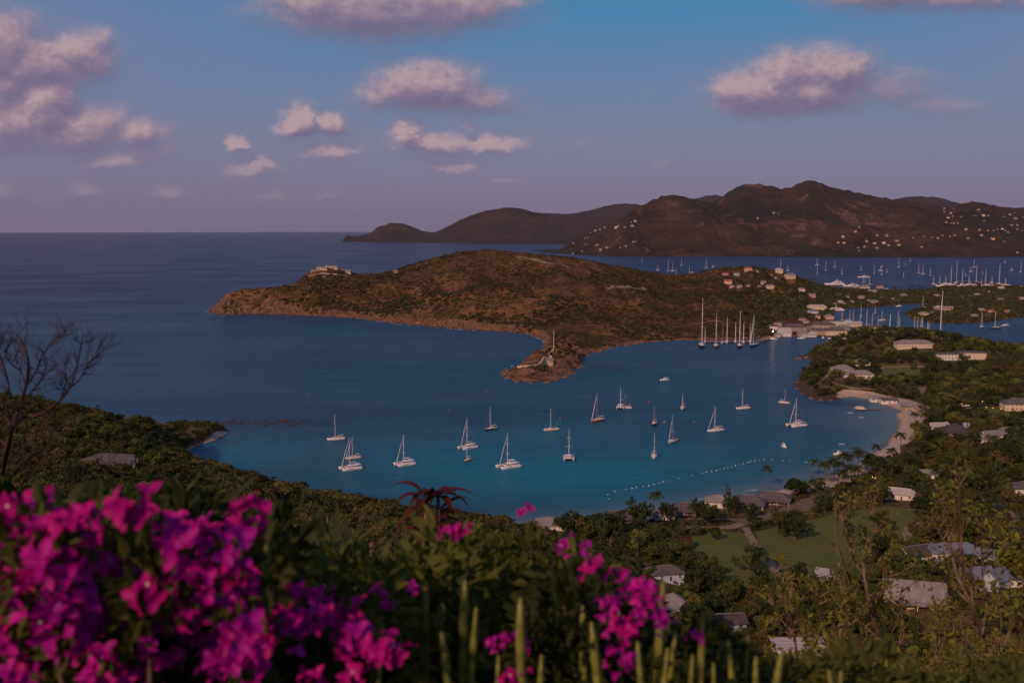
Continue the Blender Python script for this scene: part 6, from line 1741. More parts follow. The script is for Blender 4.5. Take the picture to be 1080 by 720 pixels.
# rocks of the reef off the left spit and along the rocky points
M_rockd = mat('wet_dark_rock', (.15, .080, .042), .8, vary=.4, vscale=1.5, bump=.6, bscale=3)
def rock_mesh(seed):
    r_ = random.Random(seed); b = MB(); n = 9; rings = []
    ph = [r_.uniform(.7, 1.25) for _ in range(n)]
    for z, q in ((-1, 1.1), (0, 1.0), (.35, .8), (.6, .45), (.68, .12)):
        rings.append([(q * ph[k] * math.cos(k * 6.283 / n) * r_.uniform(.9, 1.1), q * ph[k] * math.sin(k * 6.283 / n) * r_.uniform(.9, 1.1), z * r_.uniform(.85, 1.15)) for k in range(n)])
    b.loft(rings); return b.mesh('rock', [M_rockd])
RK = [rock_mesh(i) for i in range(6)]
M_rh = mat('dark_headland_rock', (.050, .034, .028), .85, vary=.4, vscale=1.5)
RKM = []
for m_ in RK[:4]:
    c_ = m_.copy(); c_.materials[0] = M_rh; RKM.append(c_)
for grp, spots, lb in [('reef rocks off the left spit', [(rnd.uniform(225, 330), rnd.gauss(445, 2.4)) for _ in range(95)] , 'low dark reef rock awash beyond the left sandy spit'),
                       ('rocks round the low battery point', [(536, 399), (531, 393), (545, 403), (561, 404), (578, 403.5), (597, 398), (614, 387), (534, 389), (588, 401)], 'brown shore rock at the foot of the battery point'),
                       ('rocks round the headland point', [(842, 404), (841, 410), (846, 415), (855, 420.5), (866, 422), (850, 398), (851, 390), (858, 384), (876, 422.5), (844, 378.5), (841, 378)], 'dark shore rock at the foot of the villa headland')]:
    for (px, py) in spots:
        o = obj('shore_rock', (RKM if grp[0:4] == 'reef' else RK)[rnd.randrange(4)], label=lb, cat='rock', group=grp); o.location = at_z(px, py, -.1)
        s_ = rnd.uniform(.7, 1.9) if grp[0:4] == 'reef' else rnd.uniform(1.5, 3.4); o.scale = (s_ * rnd.uniform(.8, 1.9), s_, s_ * (.45 if grp[0:4] == 'reef' else .9)); o.rotation_euler = (0, 0, rnd.uniform(0, 6.28))

# broken rock along the cliffs and points
RKS = [source('boulder_source', m_) for m_ in RK]
N3 = 60000
y_ = nrng.uniform(880, 1720, N3); px = nrng.uniform(212, 860, N3); x_ = (px - 540) / F * y_
sdd = B.z(x_, y_, B.sd); zz = B.z(x_, y_); point_ = (px > 525) & (px < 625) & (y_ < 1120)
ok = (sdd > -3) & (sdd < np.where(point_, 45, np.where(px < 560, 14, 7))) & (nrng.random(N3) < np.where(point_, .20, .8)) & free(x_, y_)
P_ = np.c_[x_, y_, np.maximum(zz, -.3) - .4][ok]; n_ = len(P_); print('rocks', n_)
scatter('rocky_shore', P_, nrng.uniform(.8, 3.6, n_) * np.clip(P_[:, 1] / 1300, .6, 1.2), nrng.uniform(0, 6.28, n_), RKS, 'broken brown rocks along the shore of the peninsula', None)
y_ = nrng.uniform(680, 1130, 20000); px = nrng.uniform(835, 905, 20000); x_ = (px - 540) / F * y_
sdd = A.z(x_, y_, A.sd); rk = A.z(x_, y_, rockA); zz = A.z(x_, y_)
ok = (sdd > -2) & (sdd < 12) & (rk > .4) & free(x_, y_)
P_ = np.c_[x_, y_, np.maximum(zz, -.3) - .2][ok]; n_ = len(P_); print('rocks', n_)
RKH = []
for m_ in RK[:4]:
    c_ = m_.copy(); c_.materials[0] = M_rh; RKH.append(source('headland_boulder_source', c_))
scatter('headland_rocks', P_, nrng.uniform(.6, 2.2, n_), nrng.uniform(0, 6.28, n_), RKH, 'dark broken rocks round the foot of the villa headland', None)
# ================================================================ PLANTS RIGHT BELOW THE LOOKOUT
M_fl_dark = leaf_mat('hedge_leaves_dark', (.035, .050, .010), trans=.3, rvary=0, vary=.3)
M_fl_mid = leaf_mat('hedge_leaves', (.090, .105, .018), trans=.35, rvary=0, vary=.3)
M_fl_yel = leaf_mat('young_leaves', (.19, .19, .028), trans=.4, rvary=0, vary=.28)
M_fl_lance = leaf_mat('lance_leaves', (.055, .065, .018), trans=.3, rvary=0, vary=.25)
M_fl_red = leaf_mat('dark_red_leaves', (.085, .016, .010), trans=.2, rvary=0, vary=.2)
M_cactus = mat('cactus_skin', (.19, .20, .04), .6, vary=.3, vscale=25)
M_spine = mat('cactus_fringe', (.30, .30, .08), .7)


def bract_mat(name, col):
    m = bpy.data.materials.new(name); m.use_nodes = True
    t = NT(m.node_tree); b = t.n['Principled BSDF']; b.inputs['Roughness'].default_value = .55; b.inputs['Specular IOR Level'].default_value = .2
    a = t.node('ShaderNodeAttribute'); a.attribute_name = 'tint'
    geo = t.node('ShaderNodeNewGeometry')
    c = t.mix(a.outputs['Fac'], tuple(x * .62 for x in col), (min(1, col[0] * 1.25), col[1] * 2 + .003, min(1, col[2] * 1.15)))
    c = t.mix(t.m('MULTIPLY', t.smooth(t.noise(geo.outputs['Position'], 60, 3, .6), .4, .7), .35), c, tuple(x * .5 for x in col))
    t.put(b.inputs['Base Color'], c)
    tr = t.node('ShaderNodeBsdfTranslucent'); t.put(tr.inputs[0], c)
    ms = t.node('ShaderNodeMixShader'); ms.inputs[0].default_value = .35
    t.l.new(b.outputs[0], ms.inputs[1]); t.l.new(tr.outputs[0], ms.inputs[2]); t.l.new(ms.outputs[0], t.n['Material Output'].inputs[0])
    return m


M_bract = [bract_mat('magenta_bract', (.56, .003, .34)), bract_mat('deep_magenta_bract', (.52, .002, .25)), bract_mat('violet_bract', (.48, .004, .36))]
M_floret = mat('cream_floret', (.75, .62, .50), .6)


def unit(v):
    return v / (np.linalg.norm(v, axis=-1, keepdims=True) + 1e-9)


def flower_cluster(seed, nfl=9, R_=.062):
    """bougainvillea spray: groups of three papery bracts round tiny cream florets"""
    rng = np.random.default_rng(seed); V = []; Fc = []; T = []; FV = MB()
    for i in range(nfl):
        d = unit(rng.normal(size=3) + np.array([0, -.5, .35])); c = d * R_ * rng.uniform(.35, 1.0) * np.array([1.15, .8, .9])
        n = unit(d + rng.normal(size=3) * .35 + np.array([0, -.3, .2])); a = unit(np.cross(n, rng.normal(size=3))); b_ = np.cross(n, a)
        s = rng.uniform(.021, .029); tn = rng.uniform(0, 1)
        for k in range(3):
            th = k * 2.094 + rng.uniform(-.25, .25); u = a * math.cos(th) + b_ * math.sin(th); v = np.cross(n, u)
            base = len(V); nu, nv = 5, 4; open_ = rng.uniform(.15, .75)
            for iu in range(nu + 1):
                t_ = iu / nu
                wdt = math.sin(math.pi * min(1, t_ * .93 + .07) ** .8) * .62 + .02
                lift = (t_ ** 1.2) * math.cos(open_) * .55 + .12 * math.sin(t_ * 3)
                for iv in range(nv + 1):
                    q = (iv / nv - .5) * 2
                    p = c + s * (u * t_ * 1.25 * (.55 + .45 * math.sin(open_ + .6)) + v * q * wdt * .72 + n * (lift + .16 * q * q * math.sin(t_ * math.pi) + .05 * math.sin(9 * t_ + 5 * q + i)))
                    V.append(p); T.append(np.clip(tn * .7 + .3 * t_ + rng.uniform(-.1, .1), 0, 1))
            for iu in range(nu):
                for iv in range(nv):
                    o_ = base + iu * (nv + 1) + iv; Fc.append((o_, o_ + 1, o_ + nv + 2, o_ + nv + 1))
        if rng.random() < .07:
            q = c + n * s * .55; FV.ball(tuple(q), .0042, .0042, .0042, n=6, k=4); FV.tube([tuple(c), tuple(q)], .0012, 4)
    return mesh_np('bracts', V, np.array(Fc), [M_bract[seed % 3]], smooth=True, attrs={'tint': T}), (FV.mesh('florets', [M_floret]) if FV.v else None)


FC = [flower_cluster(500 + i, rnd.randint(7, 12)) for i in range(12)]


def leaves(rng, cent, size, aspect=2.0, updir=.4, out=None):
    n = len(cent); a = rng.normal(size=(n, 3)) + np.array([0, -.2, updir]); a = unit(a) if out is None else unit(a * .5 + out)
    nn = unit(np.cross(a, rng.normal(size=(n, 3)))); nn = np.where(nn[:, 2:3] < 0, -nn, nn); sd_ = np.cross(nn, a)
    s = (size * rng.uniform(.6, 1.35, n))[:, None]
    L_ = s * aspect
    v = np.stack([cent, cent + a * L_ * .35 + sd_ * s * .42 + nn * s * .12, cent + a * L_ * .75 + sd_ * s * .28 + nn * s * .06, cent + a * L_ - nn * s * .22,
                  cent + a * L_ * .75 - sd_ * s * .28 + nn * s * .06, cent + a * L_ * .35 - sd_ * s * .42 + nn * s * .12, cent + a * L_ * .4 - nn * s * .05], 1)
    base = np.arange(n)[:, None] * 7
    f = np.concatenate([base + np.array([[0, 6, 2, 1]]), base + np.array([[6, 3, 2, 2]])[:, :4], base + np.array([[0, 5, 4, 6]]), base + np.array([[6, 4, 3, 3]])], 0)
    tri = [tuple(dict.fromkeys(map(int, r_))) for r_ in f]
    return v.reshape(-1, 3), tri


def topf(xs, ys):
    return lambda x: np.interp(x, xs, ys)


TOP = topf([-60, 0, 100, 200, 280, 330, 420, 470, 520, 560, 600, 650, 700, 760, 840, 1140], [520, 524, 532, 540, 552, 588, 592, 585, 560, 566, 590, 628, 650, 668, 690, 700])


def bush(x0, x1, d0, d1, n, m, size, label, seed, top=TOP, kind='bush', cat='bush', lift=0, cluster=True):
    rng = np.random.default_rng(seed)
    cx = at_d((x0 + x1) / 2, 700, (d0 + d1) / 2)
    gz = ground(cx[0], cx[1]); org = np.array([cx[0], cx[1], gz])
    o = empty(kind, tuple(org), 0, label, cat)
    # clump centres give the uneven outline
    nc = max(14, n // 90); cc = []
    for i in range(nc):
        px = rng.uniform(x0, x1); d = rng.uniform(d0, d1); t_ = top(px) + lift + rng.exponential(26) + 10
        row_ = t_ + rng.uniform(0, 1) ** 1.5 * max(10, 745 - t_)
        cc.append(np.append(np.array(at_d(px, row_, d)), rng.uniform(.2, .8)))
    cc = np.array(cc); pick = rng.integers(0, nc, n)
    rad_ = size * rng.uniform(2.2, 4.5, nc)[pick]
    dv = unit(rng.normal(size=(n, 3))); P_ = cc[pick, :3] + dv * (rad_ * rng.uniform(.4, 1, n) ** .5)[:, None]
    v, f = leaves(rng, P_ - org, size, out=dv * .8)
    obj('foliage', mesh_np('foliage', v, f, [m], attrs={'tint': np.repeat(np.clip(cc[pick, 3] + rng.uniform(-.12, .12, n), 0, 1), 7)}), o)
    b = MB()
    for i in range(0, nc, 3):
        p = cc[i, :3] - org; q = p * np.array([.55, .55, .35]); b.tube([(p[0] * .35, p[1] * .35, -.2), tuple(q), tuple(p)], [.018, .011, .004], 5)
    b.build('stems', M_twig, o)
    return o, org


b1, o1 = bush(-60, 300, 2.6, 3.8, 8500, M_fl_dark, .034, 'bougainvillea bush with a mass of magenta bracts filling the lower left', 1, kind='bougainvillea_bush')
_f1, _ = bush(-40, 290, 2.1, 2.6, 1500, M_fl_mid, .028, 'leafy green shoots growing through the left bougainvillea', 8, kind='leafy_shoots', top=topf([-40, 60, 150, 200, 290], [545, 548, 560, 552, 566]))
b2, o2 = bush(560, 760, 2.7, 3.6, 3600, M_fl_dark, .030, 'bougainvillea bush with scattered magenta bracts right of centre', 2, kind='bougainvillea_bush', lift=14)
b3, o3 = bush(290, 480, 2.9, 4.6, 5600, M_fl_mid, .034, 'dark leafy hedge bush in the foreground between the two flowering bushes, left half', 3)
b4, o4 = bush(450, 640, 3.0, 4.8, 6200, M_fl_mid, .036, 'taller dark leafy hedge bush in the foreground, just right of the red leaves', 4)
b5, o5 = bush(740, 1130, 3.2, 5.0, 5200, M_fl_mid, .034, 'low leafy hedge bush along the bottom right edge', 5, top=topf([740, 840, 960, 1130], [690, 700, 708, 704]))


def flowers(parent, org, spots, rng):
    for i, (px, py, d, s) in enumerate(spots):
        me, fl = FC[int(rng.integers(len(FC)))]
        p = np.array(at_d(px, py, d)) - org
        q = obj('flower_cluster', me, parent); q.location = tuple(p); q.scale = (s, s, s)
        q.rotation_euler = (rng.uniform(-.5, .4), rng.uniform(-.6, .6), rng.uniform(-.9, .9))
        if fl: obj('floret', fl, q)


rng = np.random.default_rng(77)
sp = []
rowsL = [(524, 0, 52), (530, 62, 100), (533, 125, 150), (528, 218, 262), (545, -10, 150), (548, 185, 270), (565, -20, 160), (566, 190, 240), (582, 10, 120), (588, 118, 250), (602, 20, 130), (606, 140, 172), (600, 185, 250), (622, -10, 122), (622, 140, 255), (640, 10, 130), (645, 140, 215), (660, -10, 100), (662, 120, 175), (664, 225, 262),
         (680, 10, 95), (684, 100, 190), (690, 225, 280), (700, 20, 60), (702, 108, 180), (655, 250, 270)]
for (r0, a, c_) in rowsL:
    x = a
    while x < c_:
        if rng.random() < .72: sp.append((x + rng.uniform(-6, 6), r0 + 17 + rng.uniform(-7, 7), rng.uniform(2.05, 2.5), rng.uniform(.8, 1.25)))
        x += rng.uniform(17, 27)
sp += [(305, 628, 2.3, .9), (298, 632, 2.3, .8), (318, 627, 2.35, .8), (340, 627, 2.5, .6), (295, 655, 2.2, 1.0), (318, 660, 2.2, 1.0), (338, 658, 2.3, .8), (375, 650, 2.4, .9), (372, 668, 2.3, .9), (362, 675, 2.3, .8), (385, 690, 2.2, .7), (403, 692, 2.2, 1.0), (415, 690, 2.2, .8), (245, 680, 2.2, 1.1), (262, 678, 2.2, 1.0), (282, 675, 2.2, .9),
       (233, 690, 2.2, 1.0), (335, 715, 2.2, .7), (370, 714, 2.2, .7), (266, 555, 2.6, .55), (245, 640, 2.2, 1.0), (228, 640, 2.2, 1.0), (262, 640, 2.25, .8), (250, 618, 2.3, .7)]
sp = sp[:150]
big = sp[:100]; flowers(b1, o1, sp, rng)
# the rest of the open blossoms on the right-hand bush
sr = [(596, 576, 2.7, .7), (611, 580, 2.7, .75), (627, 602, 2.5, .85), (628, 612, 2.5, .65), (652, 606, 2.6, .6), (672, 620, 2.3, 1.0), (684, 628, 2.3, .9), (644, 626, 2.5, .6), (637, 637, 2.4, .8), (660, 640, 2.35, 1.0), (668, 648, 2.3, .8), (678, 655, 2.3, 1.0), (688, 652, 2.3, .8), (650, 670, 2.3, .9), (660, 665, 2.3, .9), (675, 672, 2.3, .9), (700, 660, 2.5, .7),
      (648, 698, 2.3, .75), (660, 697, 2.3, .6), (712, 658, 2.5, .8), (735, 671, 2.5, .55)]
flowers(b2, o2, [(a, r_, d, s * .72) for i_, (a, r_, d, s) in enumerate(sr) if i_ % 4 != 3], rng)
sm = [(474, 566, 3.0, .6), (489, 562, 3.0, .6), (403, 628, 2.8, .6), (432, 622, 2.8, .5), (544, 682, 2.6, .7), (542, 714, 2.5, .7), (520, 678, 2.7, .5), (395, 688, 2.6, .4)]
flowers(b3, o3, sm, rng)
flowers(b4, o4, [(553, 539, 3.2, .55)], rng)


# --- columnar cacti
def cactus(px, row_top, d, wpx, label, lean=0.0, row_bot=790, bend=0.0):
    p0 = np.array(at_d(px + lean, row_bot, d)); p1 = np.array(at_d(px, row_top, d))
    gz = ground(p0[0], p0[1]); o = empty('cactus', (p0[0], p0[1], gz), 0, label, 'cactus', 'columnar cacti in the hedge')
    r_ = wpx / F * d / 2; n = 16; b = MB(); pts = []
    base = np.array([p0[0], p0[1], gz])
    for i in range(n + 1):
        t_ = i / n; q = base + (p1 - base) * t_; q = q + np.array([bend * math.sin(t_ * 3.0) * .1, 0, 0]); pts.append(q - base)
    rings = []; NS = 16
    for i, q in enumerate(pts):
        t_ = i / n; rr = r_ * (1.0 + .10 * math.sin(i * 1.9 + px) + .05 * math.sin(i * 4.1)) * (1 if t_ < .93 else .80 if t_ < .99 else .35)
        rings.append([(q[0] + rr * (1 + (.16 if k % 2 else -.14)) * math.cos(k * 2 * math.pi / NS), q[1] + rr * (1 + (.16 if k % 2 else -.14)) * math.sin(k * 2 * math.pi / NS), q[2]) for k in range(NS)])
    b.loft(rings); b.build('stem', M_cactus, o, smooth=True)
    # short pale leaflets along the ribs
    b = MB()
    for i in range(1, n * 5):
        t_ = i / (n * 5); 
        if t_ < .35: continue
        q = (p1 - base) * t_ + np.array([bend * math.sin(t_ * 3.0) * .1, 0, 0])
        for k in range(5):
            a = k * 1.2566 + i * .37; e = np.array([math.cos(a), math.sin(a), .55]); s_ = r_ * rnd.uniform(.35, .75)
            c0 = q + e * np.array([r_ * .9, r_ * .9, 0]); c1 = c0 + e * s_; w_ = np.array([-math.sin(a), math.cos(a), 0]) * s_ * .28
            b.add([tuple(c0 - w_), tuple(c0 + w_), tuple(c1)], [(0, 1, 2)])
    b.build('leaflets', M_spine, o)
    return o


CA = sorted([(250, 545, 2.6, 11, 'yellow green'), (284, 561, 2.7, 9, 'tall'), (255, 600, 2.4, 13, 'stout'), (449, 612, 3.0, 8, 'thin'), (473, 588, 3.2, 6, 'slender'), (491, 612, 2.9, 10, 'stout light green'), (503, 640, 2.7, 7, 'thin'), (464, 666, 2.6, 8, 'short'),
             (551, 630, 2.5, 10, 'curving'), (614, 638, 2.7, 8, 'upright'), (622, 655, 2.6, 9, 'stout'), (652, 640, 2.9, 6, 'thin'), (700, 612, 2.8, 9, 'blunt yellow green'), (671, 676, 2.5, 7, 'short pale'), (705, 683, 2.4, 7, 'short pale'),
             (742, 646, 2.6, 7, 'tallest slim'), (731, 690, 2.5, 6, 'short'), (752, 698, 2.5, 5, 'small'), (767, 676, 2.7, 6, 'slim'), (797, 692, 2.5, 7, 'short stout'), (826, 688, 2.5, 9, 'broad yellow green'), (715, 668, 2.8, 7, 'thin'), (572, 690, 2.5, 7, 'short'), (526, 690, 2.7, 6, 'short'),
             (872, 706, 2.5, 7, 'low'), (887, 708, 2.5, 7, 'low'), (404, 650, 2.8, 6, 'thin dark'), (790, 670, 2.9, 5, 'thin dark')])
for i, (px, rt, d, wp, ad) in enumerate(CA):
    cactus(px, rt, d, wp, '%s columnar cactus stem among the foreground plants, %s' % (ad, nth(i)), lean={551: 42, 503: -8, 572: 10}.get(px, rnd.uniform(-6, 6)), bend=rnd.uniform(-.4, .4))


# --- lance leaved plants behind the hedge
def lance_plant(px, py, d, n, L_, m, label, seed, droop=.5, wid=.03, base_row=None, cat='plant', up=1.0):
    rng = np.random.default_rng(seed); p = np.array(at_d(px, py, d)); gz = ground(p[0], p[1])
    o = empty('lance_leaved_plant', (p[0], p[1], gz), 0, label, cat); h0 = p[2] - gz
    b = MB(); b.tube([(0, 0, -.3), (0, 0, max(.1, h0))], [.022, .013], 6); b.build('stem', M_twig, o)
    V = []; Fc = []
    for i in range(n):
        a = rng.uniform(0, 6.28); e = rng.uniform(.3, 1.3) * up; z0 = h0 * rng.uniform(.75, 1); q = np.array([0, 0, z0]); L1 = L_ * rng.uniform(.6, 1.1)
        base = len(V)
        for s in range(7):
            t_ = s / 6; w_ = wid * math.sin(math.pi * (t_ * .92 + .06)); sd_ = np.array([-math.sin(a), math.cos(a), 0])
            V += [q + sd_ * w_, q + np.array([0, 0, -w_ * .35]), q - sd_ * w_]
            q = q + L1 / 6 * np.array([math.cos(a) * math.cos(e), math.sin(a) * math.cos(e), math.sin(e)]); e -= droop * rng.uniform(.25, .5)
        for s in range(6):
            for k in range(2): c_ = base + s * 3 + k; Fc.append((c_, c_ + 1, c_ + 4, c_ + 3))
    obj('leaves', mesh_np('leaves', V, np.array(Fc), [m], smooth=True, attrs={'tint': np.repeat(rng.uniform(.2, .8, n), 21)}), o)
    return o


for i, (px, py, d) in enumerate([(330, 592, 4.5), (300, 600, 4.2), (355, 588, 5.0), (430, 590, 5.2), (215, 562, 4.0), (160, 556, 3.9), (372, 600, 4.6)]):
    lance_plant(px, py, d, 16, .42, M_fl_lance, 'blurred green lance leaved plant behind the flowering bush, %s of its kind' % nth(sorted([330, 300, 355, 430, 215, 160, 372]).index(px)), 600 + i, .25, .022)
lance_plant(449, 520, 6.0, 22, .34, M_fl_red, 'drooping dark red leaves standing up against the water', 640, .8, .034, up=.8)
lance_plant(462, 523, 6.1, 14, .28, M_fl_red, 'right hand small tuft of dark red drooping leaves', 641, .8, .03, up=.7)
lance_plant(392, 572, 5.2, 5, .14, mat('withered_leaf', (.26, .10, .04), .8), 'single withered orange leaf sprig above the hedge', 642, .1, .016)

# background hedge line between the lookout plants and the slope below
for i, (x0, x1, r0, lb) in enumerate([(270, 420, 548, 'olive bush on the slope edge left of the red leaves'), (405, 560, 552, 'olive bush on the slope edge beneath the red leaves'), (540, 680, 572, 'green bush on the slope edge left of the valley cottages'), (-60, 130, 520, 'olive bush behind the left flowering mass'), (120, 290, 528, 'olive bush between bare shrub and flowers')]):
    bush(x0, x1, 8, 11.5, 5200, [M_fl_mid, M_fl_mid, M_fl_dark, M_fl_mid, M_fl_mid][i], .05, lb, 50 + i, top=topf([x0, (x0 + x1) / 2, x1], [r0 + 22, r0 + 4, r0 + 24]))


# --- branching shrubs
def grow(b, p, d, r_, L_, depth, tips, rng, up=.1, spread=.7, kids=(2, 3)):
    pts = [p]; n = 4
    for i in range(n):
        d = d + Vector((rng.uniform(-1, 1), rng.uniform(-1, 1), rng.uniform(-1, 1))) * .16 + Vector((0, 0, up * .25)); d.normalize()
        pts.append(pts[-1] + d * L_ / n)
    b.tube(pts, [r_ * (1 - .4 * i / n) for i in range(n + 1)], 5 if r_ > .004 else 3, cap=False)
    if depth == 0: tips.append((pts[-1], d)); return
    for k in range(rng.randint(*kids)):
        nd = (d + Vector((rng.uniform(-1, 1), rng.uniform(-.8, .8), rng.uniform(-.5, 1))) * spread).normalized()
        grow(b, pts[rng.randint(2, n)], nd, r_ * .58, L_ * rng.uniform(.6, .9), depth - 1, tips, rng, up, spread, kids)
    if depth <= 2: tips.append((pts[-1], d))


def limb(b, pix, d, r0, r1, org):
    pts = [Vector(at_d(px, py, d + .25 * math.sin(i * 1.3))) - Vector(org) for i, (px, py) in enumerate(pix)]
    # smooth
    out = []
    for i in range(len(pts) - 1):
        for k in range(3):
            t_ = k / 3; p0 = pts[max(i - 1, 0)]; p1 = pts[i]; p2 = pts[i + 1]; p3 = pts[min(i + 2, len(pts) - 1)]
            out.append(.5 * ((2 * p1) + (p2 - p0) * t_ + (2 * p0 - 5 * p1 + 4 * p2 - p3) * t_ * t_ + (3 * p1 - p0 - 3 * p2 + p3) * t_ ** 3))
    out.append(pts[-1]); n = len(out)
    b.tube(out, [r0 + (r1 - r0) * i / (n - 1) for i in range(n)], 7, cap=False)
    return out


# bare shrub against the sea on the left
BD = 6.0
_c = at_d(-6, 560, BD); gz = ground(_c[0], _c[1]); org = (_c[0], _c[1], gz)
bs = empty('bare_shrub', org, 0, 'leafless dark branching shrub standing against the sea at the left edge', 'shrub')
rs = random.Random(21); b = MB(); bt = MB(); tips = []
S_ = BD / F
LM = [([(-8, 640), (-4, 560), (2, 500), (8, 470), (12, 450)], 3.4, 2.6), ([(12, 450), (20, 430), (27, 408), (30, 385), (26, 366), (18, 352)], 2.2, .8), ([(12, 450), (4, 436), (-4, 425), (-14, 410)], 2.0, .9), ([(13, 450), (24, 440), (42, 437), (60, 425), (74, 408), (80, 390), (84, 372), (86, 362)], 2.0, .6),
      ([(74, 408), (84, 400), (92, 385), (100, 376), (108, 370)], 1.0, .4), ([(27, 408), (38, 392), (44, 376), (56, 360), (66, 354), (74, 352)], 1.2, .4), ([(4, 436), (10, 420), (8, 400), (2, 380), (-4, 366)], 1.2, .5), ([(20, 430), (34, 412), (46, 396), (50, 382)], 1.1, .4),
      ([(8, 470), (-4, 460), (-16, 450)], 1.6, .8), ([(4, 520), (14, 498), (30, 482), (48, 474), (66, 470)], 1.8, .5), ([(2, 535), (20, 514), (36, 498), (44, 488), (52, 476)], 1.5, .4), ([(0, 500), (6, 490), (14, 478), (24, 470), (38, 462), (46, 455)], 1.2, .4), ([(27, 408), (22, 392), (12, 384), (6, 372)], 1.0, .4),
      ([(60, 425), (66, 416), (70, 400), (68, 386)], .9, .3), ([(80, 512), (98, 502), (112, 494), (126, 488)], .9, .3), ([(44, 530), (66, 518), (84, 510)], 1.3, .8)]
for pix, r0, r1 in LM:
    out = limb(b, pix, BD, r0 * S_, r1 * S_, org)
    for k in range(11 if len(pix) < 6 else 15):
        q = out[rs.randint(len(out) // 3, len(out) - 1)]; dd = (out[-1] - out[-3]).normalized()
        nd = (dd + Vector((rs.uniform(-1, 1), rs.uniform(-.6, .6), rs.uniform(-.3, 1))) * .8).normalized()
        grow(bt, q, nd, .62 * S_, rs.uniform(9, 20) * S_, 3, tips, rs, .08, .72, (1, 3))
b.build('branches', M_dark_twig, bs, smooth=True); bt.build('twigs', M_dark_twig, bs)

# twiggy shrubs with young yellow-green leaves on the right
def leafy_shrub(name, base, limbs, D_, label, seed, ntw=8, tl=(20, 46), leaf=.055, leafn=5, m=M_fl_yel, rr=1.0, deep=2, spread=.6):
    _c = at_d(base[0], base[1], D_); gz = ground(_c[0], _c[1]); org = (_c[0], _c[1], gz)
    o = empty(name, org, 0, label, 'shrub'); rs = random.Random(seed); S_ = D_ / F; b = MB(); bt = MB(); tips = []
    limb(b, [(base[0], base[1] + 500 / D_ * (base[1] and 1) + 60), base], D_, 3.2 * S_ * rr, 2.6 * S_ * rr, org)
    _t = Vector(at_d(base[0], base[1], D_)) - Vector(org); b.tube([(0, 0, -.3), (0.02, 0, _t.z * .5), tuple(_t)], [.04, .03, 2.6 * S_ * rr], 7)
    for pix, r0, r1 in limbs:
        out = limb(b, pix, D_, r0 * S_, r1 * S_, org)
        for k in range(ntw):
            q = out[rs.randint(max(1, len(out) // 4), len(out) - 1)]
            nd = Vector((rs.uniform(-.8, .8), rs.uniform(-.7, .7), rs.uniform(.1, 1.1))).normalized()
            grow(bt, q, nd, .8 * S_, rs.uniform(*tl) * S_ * .5, deep, tips, rs, .35, spread, (1, 2))
        tips.append((out[-1], Vector((0, 0, 1))))
    b.build('branches', M_twig, o, smooth=True); bt.build('twigs', M_twig, o)
    rng = np.random.default_rng(seed); C_ = []; OU = []
    for p, d in tips:
        for k in range(rng.integers(max(1, leafn - 3), leafn + 3)):
            C_.append(np.array(p) + rng.normal(size=3) * leaf * .45); OU.append(np.array(d) * .3 + rng.normal(size=3))
    C_ = np.array(C_); v, f = leaves(rng, C_, leaf * .62, 1.9, out=unit(np.array(OU)))
    obj('foliage', mesh_np('foliage', v, f, [m], attrs={'tint': np.repeat(np.clip(rng.normal(.45, .2, len(C_)), 0, 1), 7)}), o)
    return o


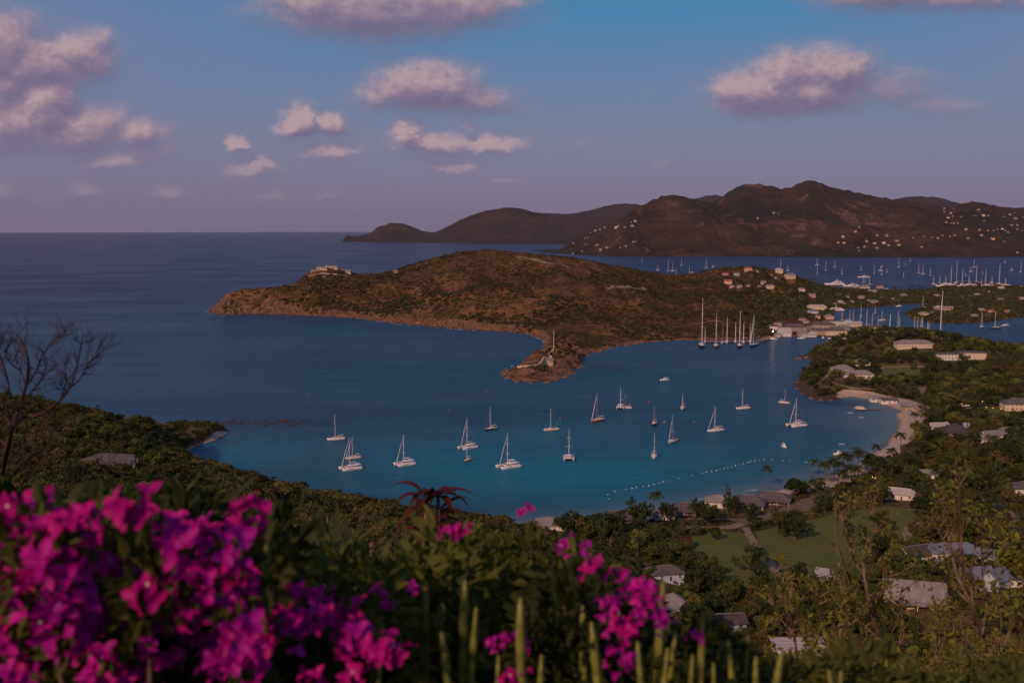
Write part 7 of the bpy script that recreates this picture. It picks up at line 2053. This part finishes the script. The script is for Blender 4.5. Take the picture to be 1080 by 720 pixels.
leafy_shrub('leafy_shrub', (962, 735), [([(962, 735), (948, 705), (930, 675), (918, 640), (912, 608), (911, 585), (917, 566)], 3.0, 1.4), ([(912, 608), (904, 596), (896, 575), (890, 555), (888, 540)], 1.6, .6), ([(930, 675), (912, 660), (896, 640), (890, 626)], 1.4, .6), ([(918, 566), (924, 552), (921, 544)], 1.0, .5),
                             ([(914, 612), (904, 622), (894, 606), (886, 580), (880, 556), (884, 546)], 1.3, .5), ([(948, 705), (925, 694), (900, 670), (888, 640)], 1.6, .5), ([(918, 640), (930, 625), (936, 608)], 1.2, .5), ([(962, 735), (940, 726), (905, 700), (880, 690), (862, 668)], 1.6, .6), ([(940, 700), (950, 670), (948, 640), (952, 618)], 1.2, .5)],
            9.0, 'leafy shrub with a forked brown main stem left of the big grey roof', 31, 7, leafn=3, leaf=.045)
leafy_shrub('leafy_shrub', (1050, 735), [([(1050, 735), (1048, 700), (1036, 668), (1026, 640), (1012, 612), (1004, 585), (1000, 558), (996, 530)], 2.8, 1.0), ([(1048, 700), (1062, 672), (1074, 650), (1086, 630)], 1.8, .8), ([(1026, 640), (1012, 625), (996, 610), (985, 596)], 1.4, .5), ([(1012, 612), (1014, 580), (1012, 548), (1012, 512)], 2.2, 1.2),
                              ([(1036, 668), (1040, 640), (1036, 600), (1046, 570), (1058, 545)], 1.3, .4), ([(1004, 585), (990, 560), (982, 540)], 1.2, .4), ([(1026, 640), (1024, 600), (1032, 566), (1036, 552)], 1.2, .4), ([(1014, 580), (1004, 560), (1000, 545)], 1.0, .4), ([(1048, 700), (1028, 690), (1004, 672), (990, 650)], 1.4, .5), ([(1086, 640), (1078, 600), (1066, 580)], 1.2, .5), ([(1048, 700), (1056, 660), (1052, 630)], 1.2, .5)],
            8.5, 'tall twiggy shrub with bare upright shoots at the right edge', 32, 6, leafn=3, leaf=.045)
leafy_shrub('leafy_shrub', (850, 735), [([(850, 735), (842, 700), (838, 670), (832, 640), (836, 622)], 1.8, .6), ([(842, 700), (858, 680), (866, 655), (862, 630)], 1.4, .5), ([(850, 735), (870, 715), (880, 690), (884, 660)], 1.4, .5), ([(850, 735), (825, 715), (812, 690), (806, 668)], 1.3, .5), ([(838, 670), (822, 650), (816, 634)], 1.0, .4)],
            9.5, 'small yellow green shrub left of the forked stem', 33, 7, leafn=4)
leafy_shrub('leafy_shrub', (915, 750), [([(915, 750), (905, 725), (895, 700), (890, 680)], 1.6, .5), ([(915, 750), (930, 720), (940, 700)], 1.4, .5), ([(915, 750), (880, 730), (860, 715)], 1.4, .5), ([(915, 750), (955, 728), (985, 705), (1000, 690)], 1.5, .5)], 7.5, 'low leafy shrub at the bottom edge below the forked stem', 34, 10, leafn=4)
leafy_shrub('leafy_shrub', (1085, 745), [([(1085, 745), (1080, 700), (1076, 660), (1070, 640)], 1.6, .5), ([(1085, 745), (1062, 720), (1040, 700)], 1.4, .5), ([(1085, 745), (1096, 690), (1090, 640), (1078, 600)], 1.6, .6), ([(1085, 745), (1040, 730), (1010, 715)], 1.5, .5)], 7.0, 'dense leafy shrub in the bottom right corner', 35, 11, leafn=5)
leafy_shrub('leafy_shrub', (985, 745), [([(985, 745), (982, 710), (990, 680), (1000, 660)], 1.5, .5), ([(985, 745), (965, 715), (950, 690), (945, 660)], 1.4, .5), ([(985, 745), (1005, 715), (1018, 690)], 1.4, .5)], 10.0, 'leafy shrub in the middle of the thicket below the grey roof', 36, 11, leafn=4)
leafy_shrub('leafy_shrub', (1095, 600), [([(1095, 600), (1080, 590), (1064, 578), (1050, 574)], 1.4, .5), ([(1095, 610), (1078, 604), (1062, 600)], 1.2, .4)], 6.5, 'bright leafy spray reaching in from the right edge', 37, 9, leafn=6, tl=(10, 20))
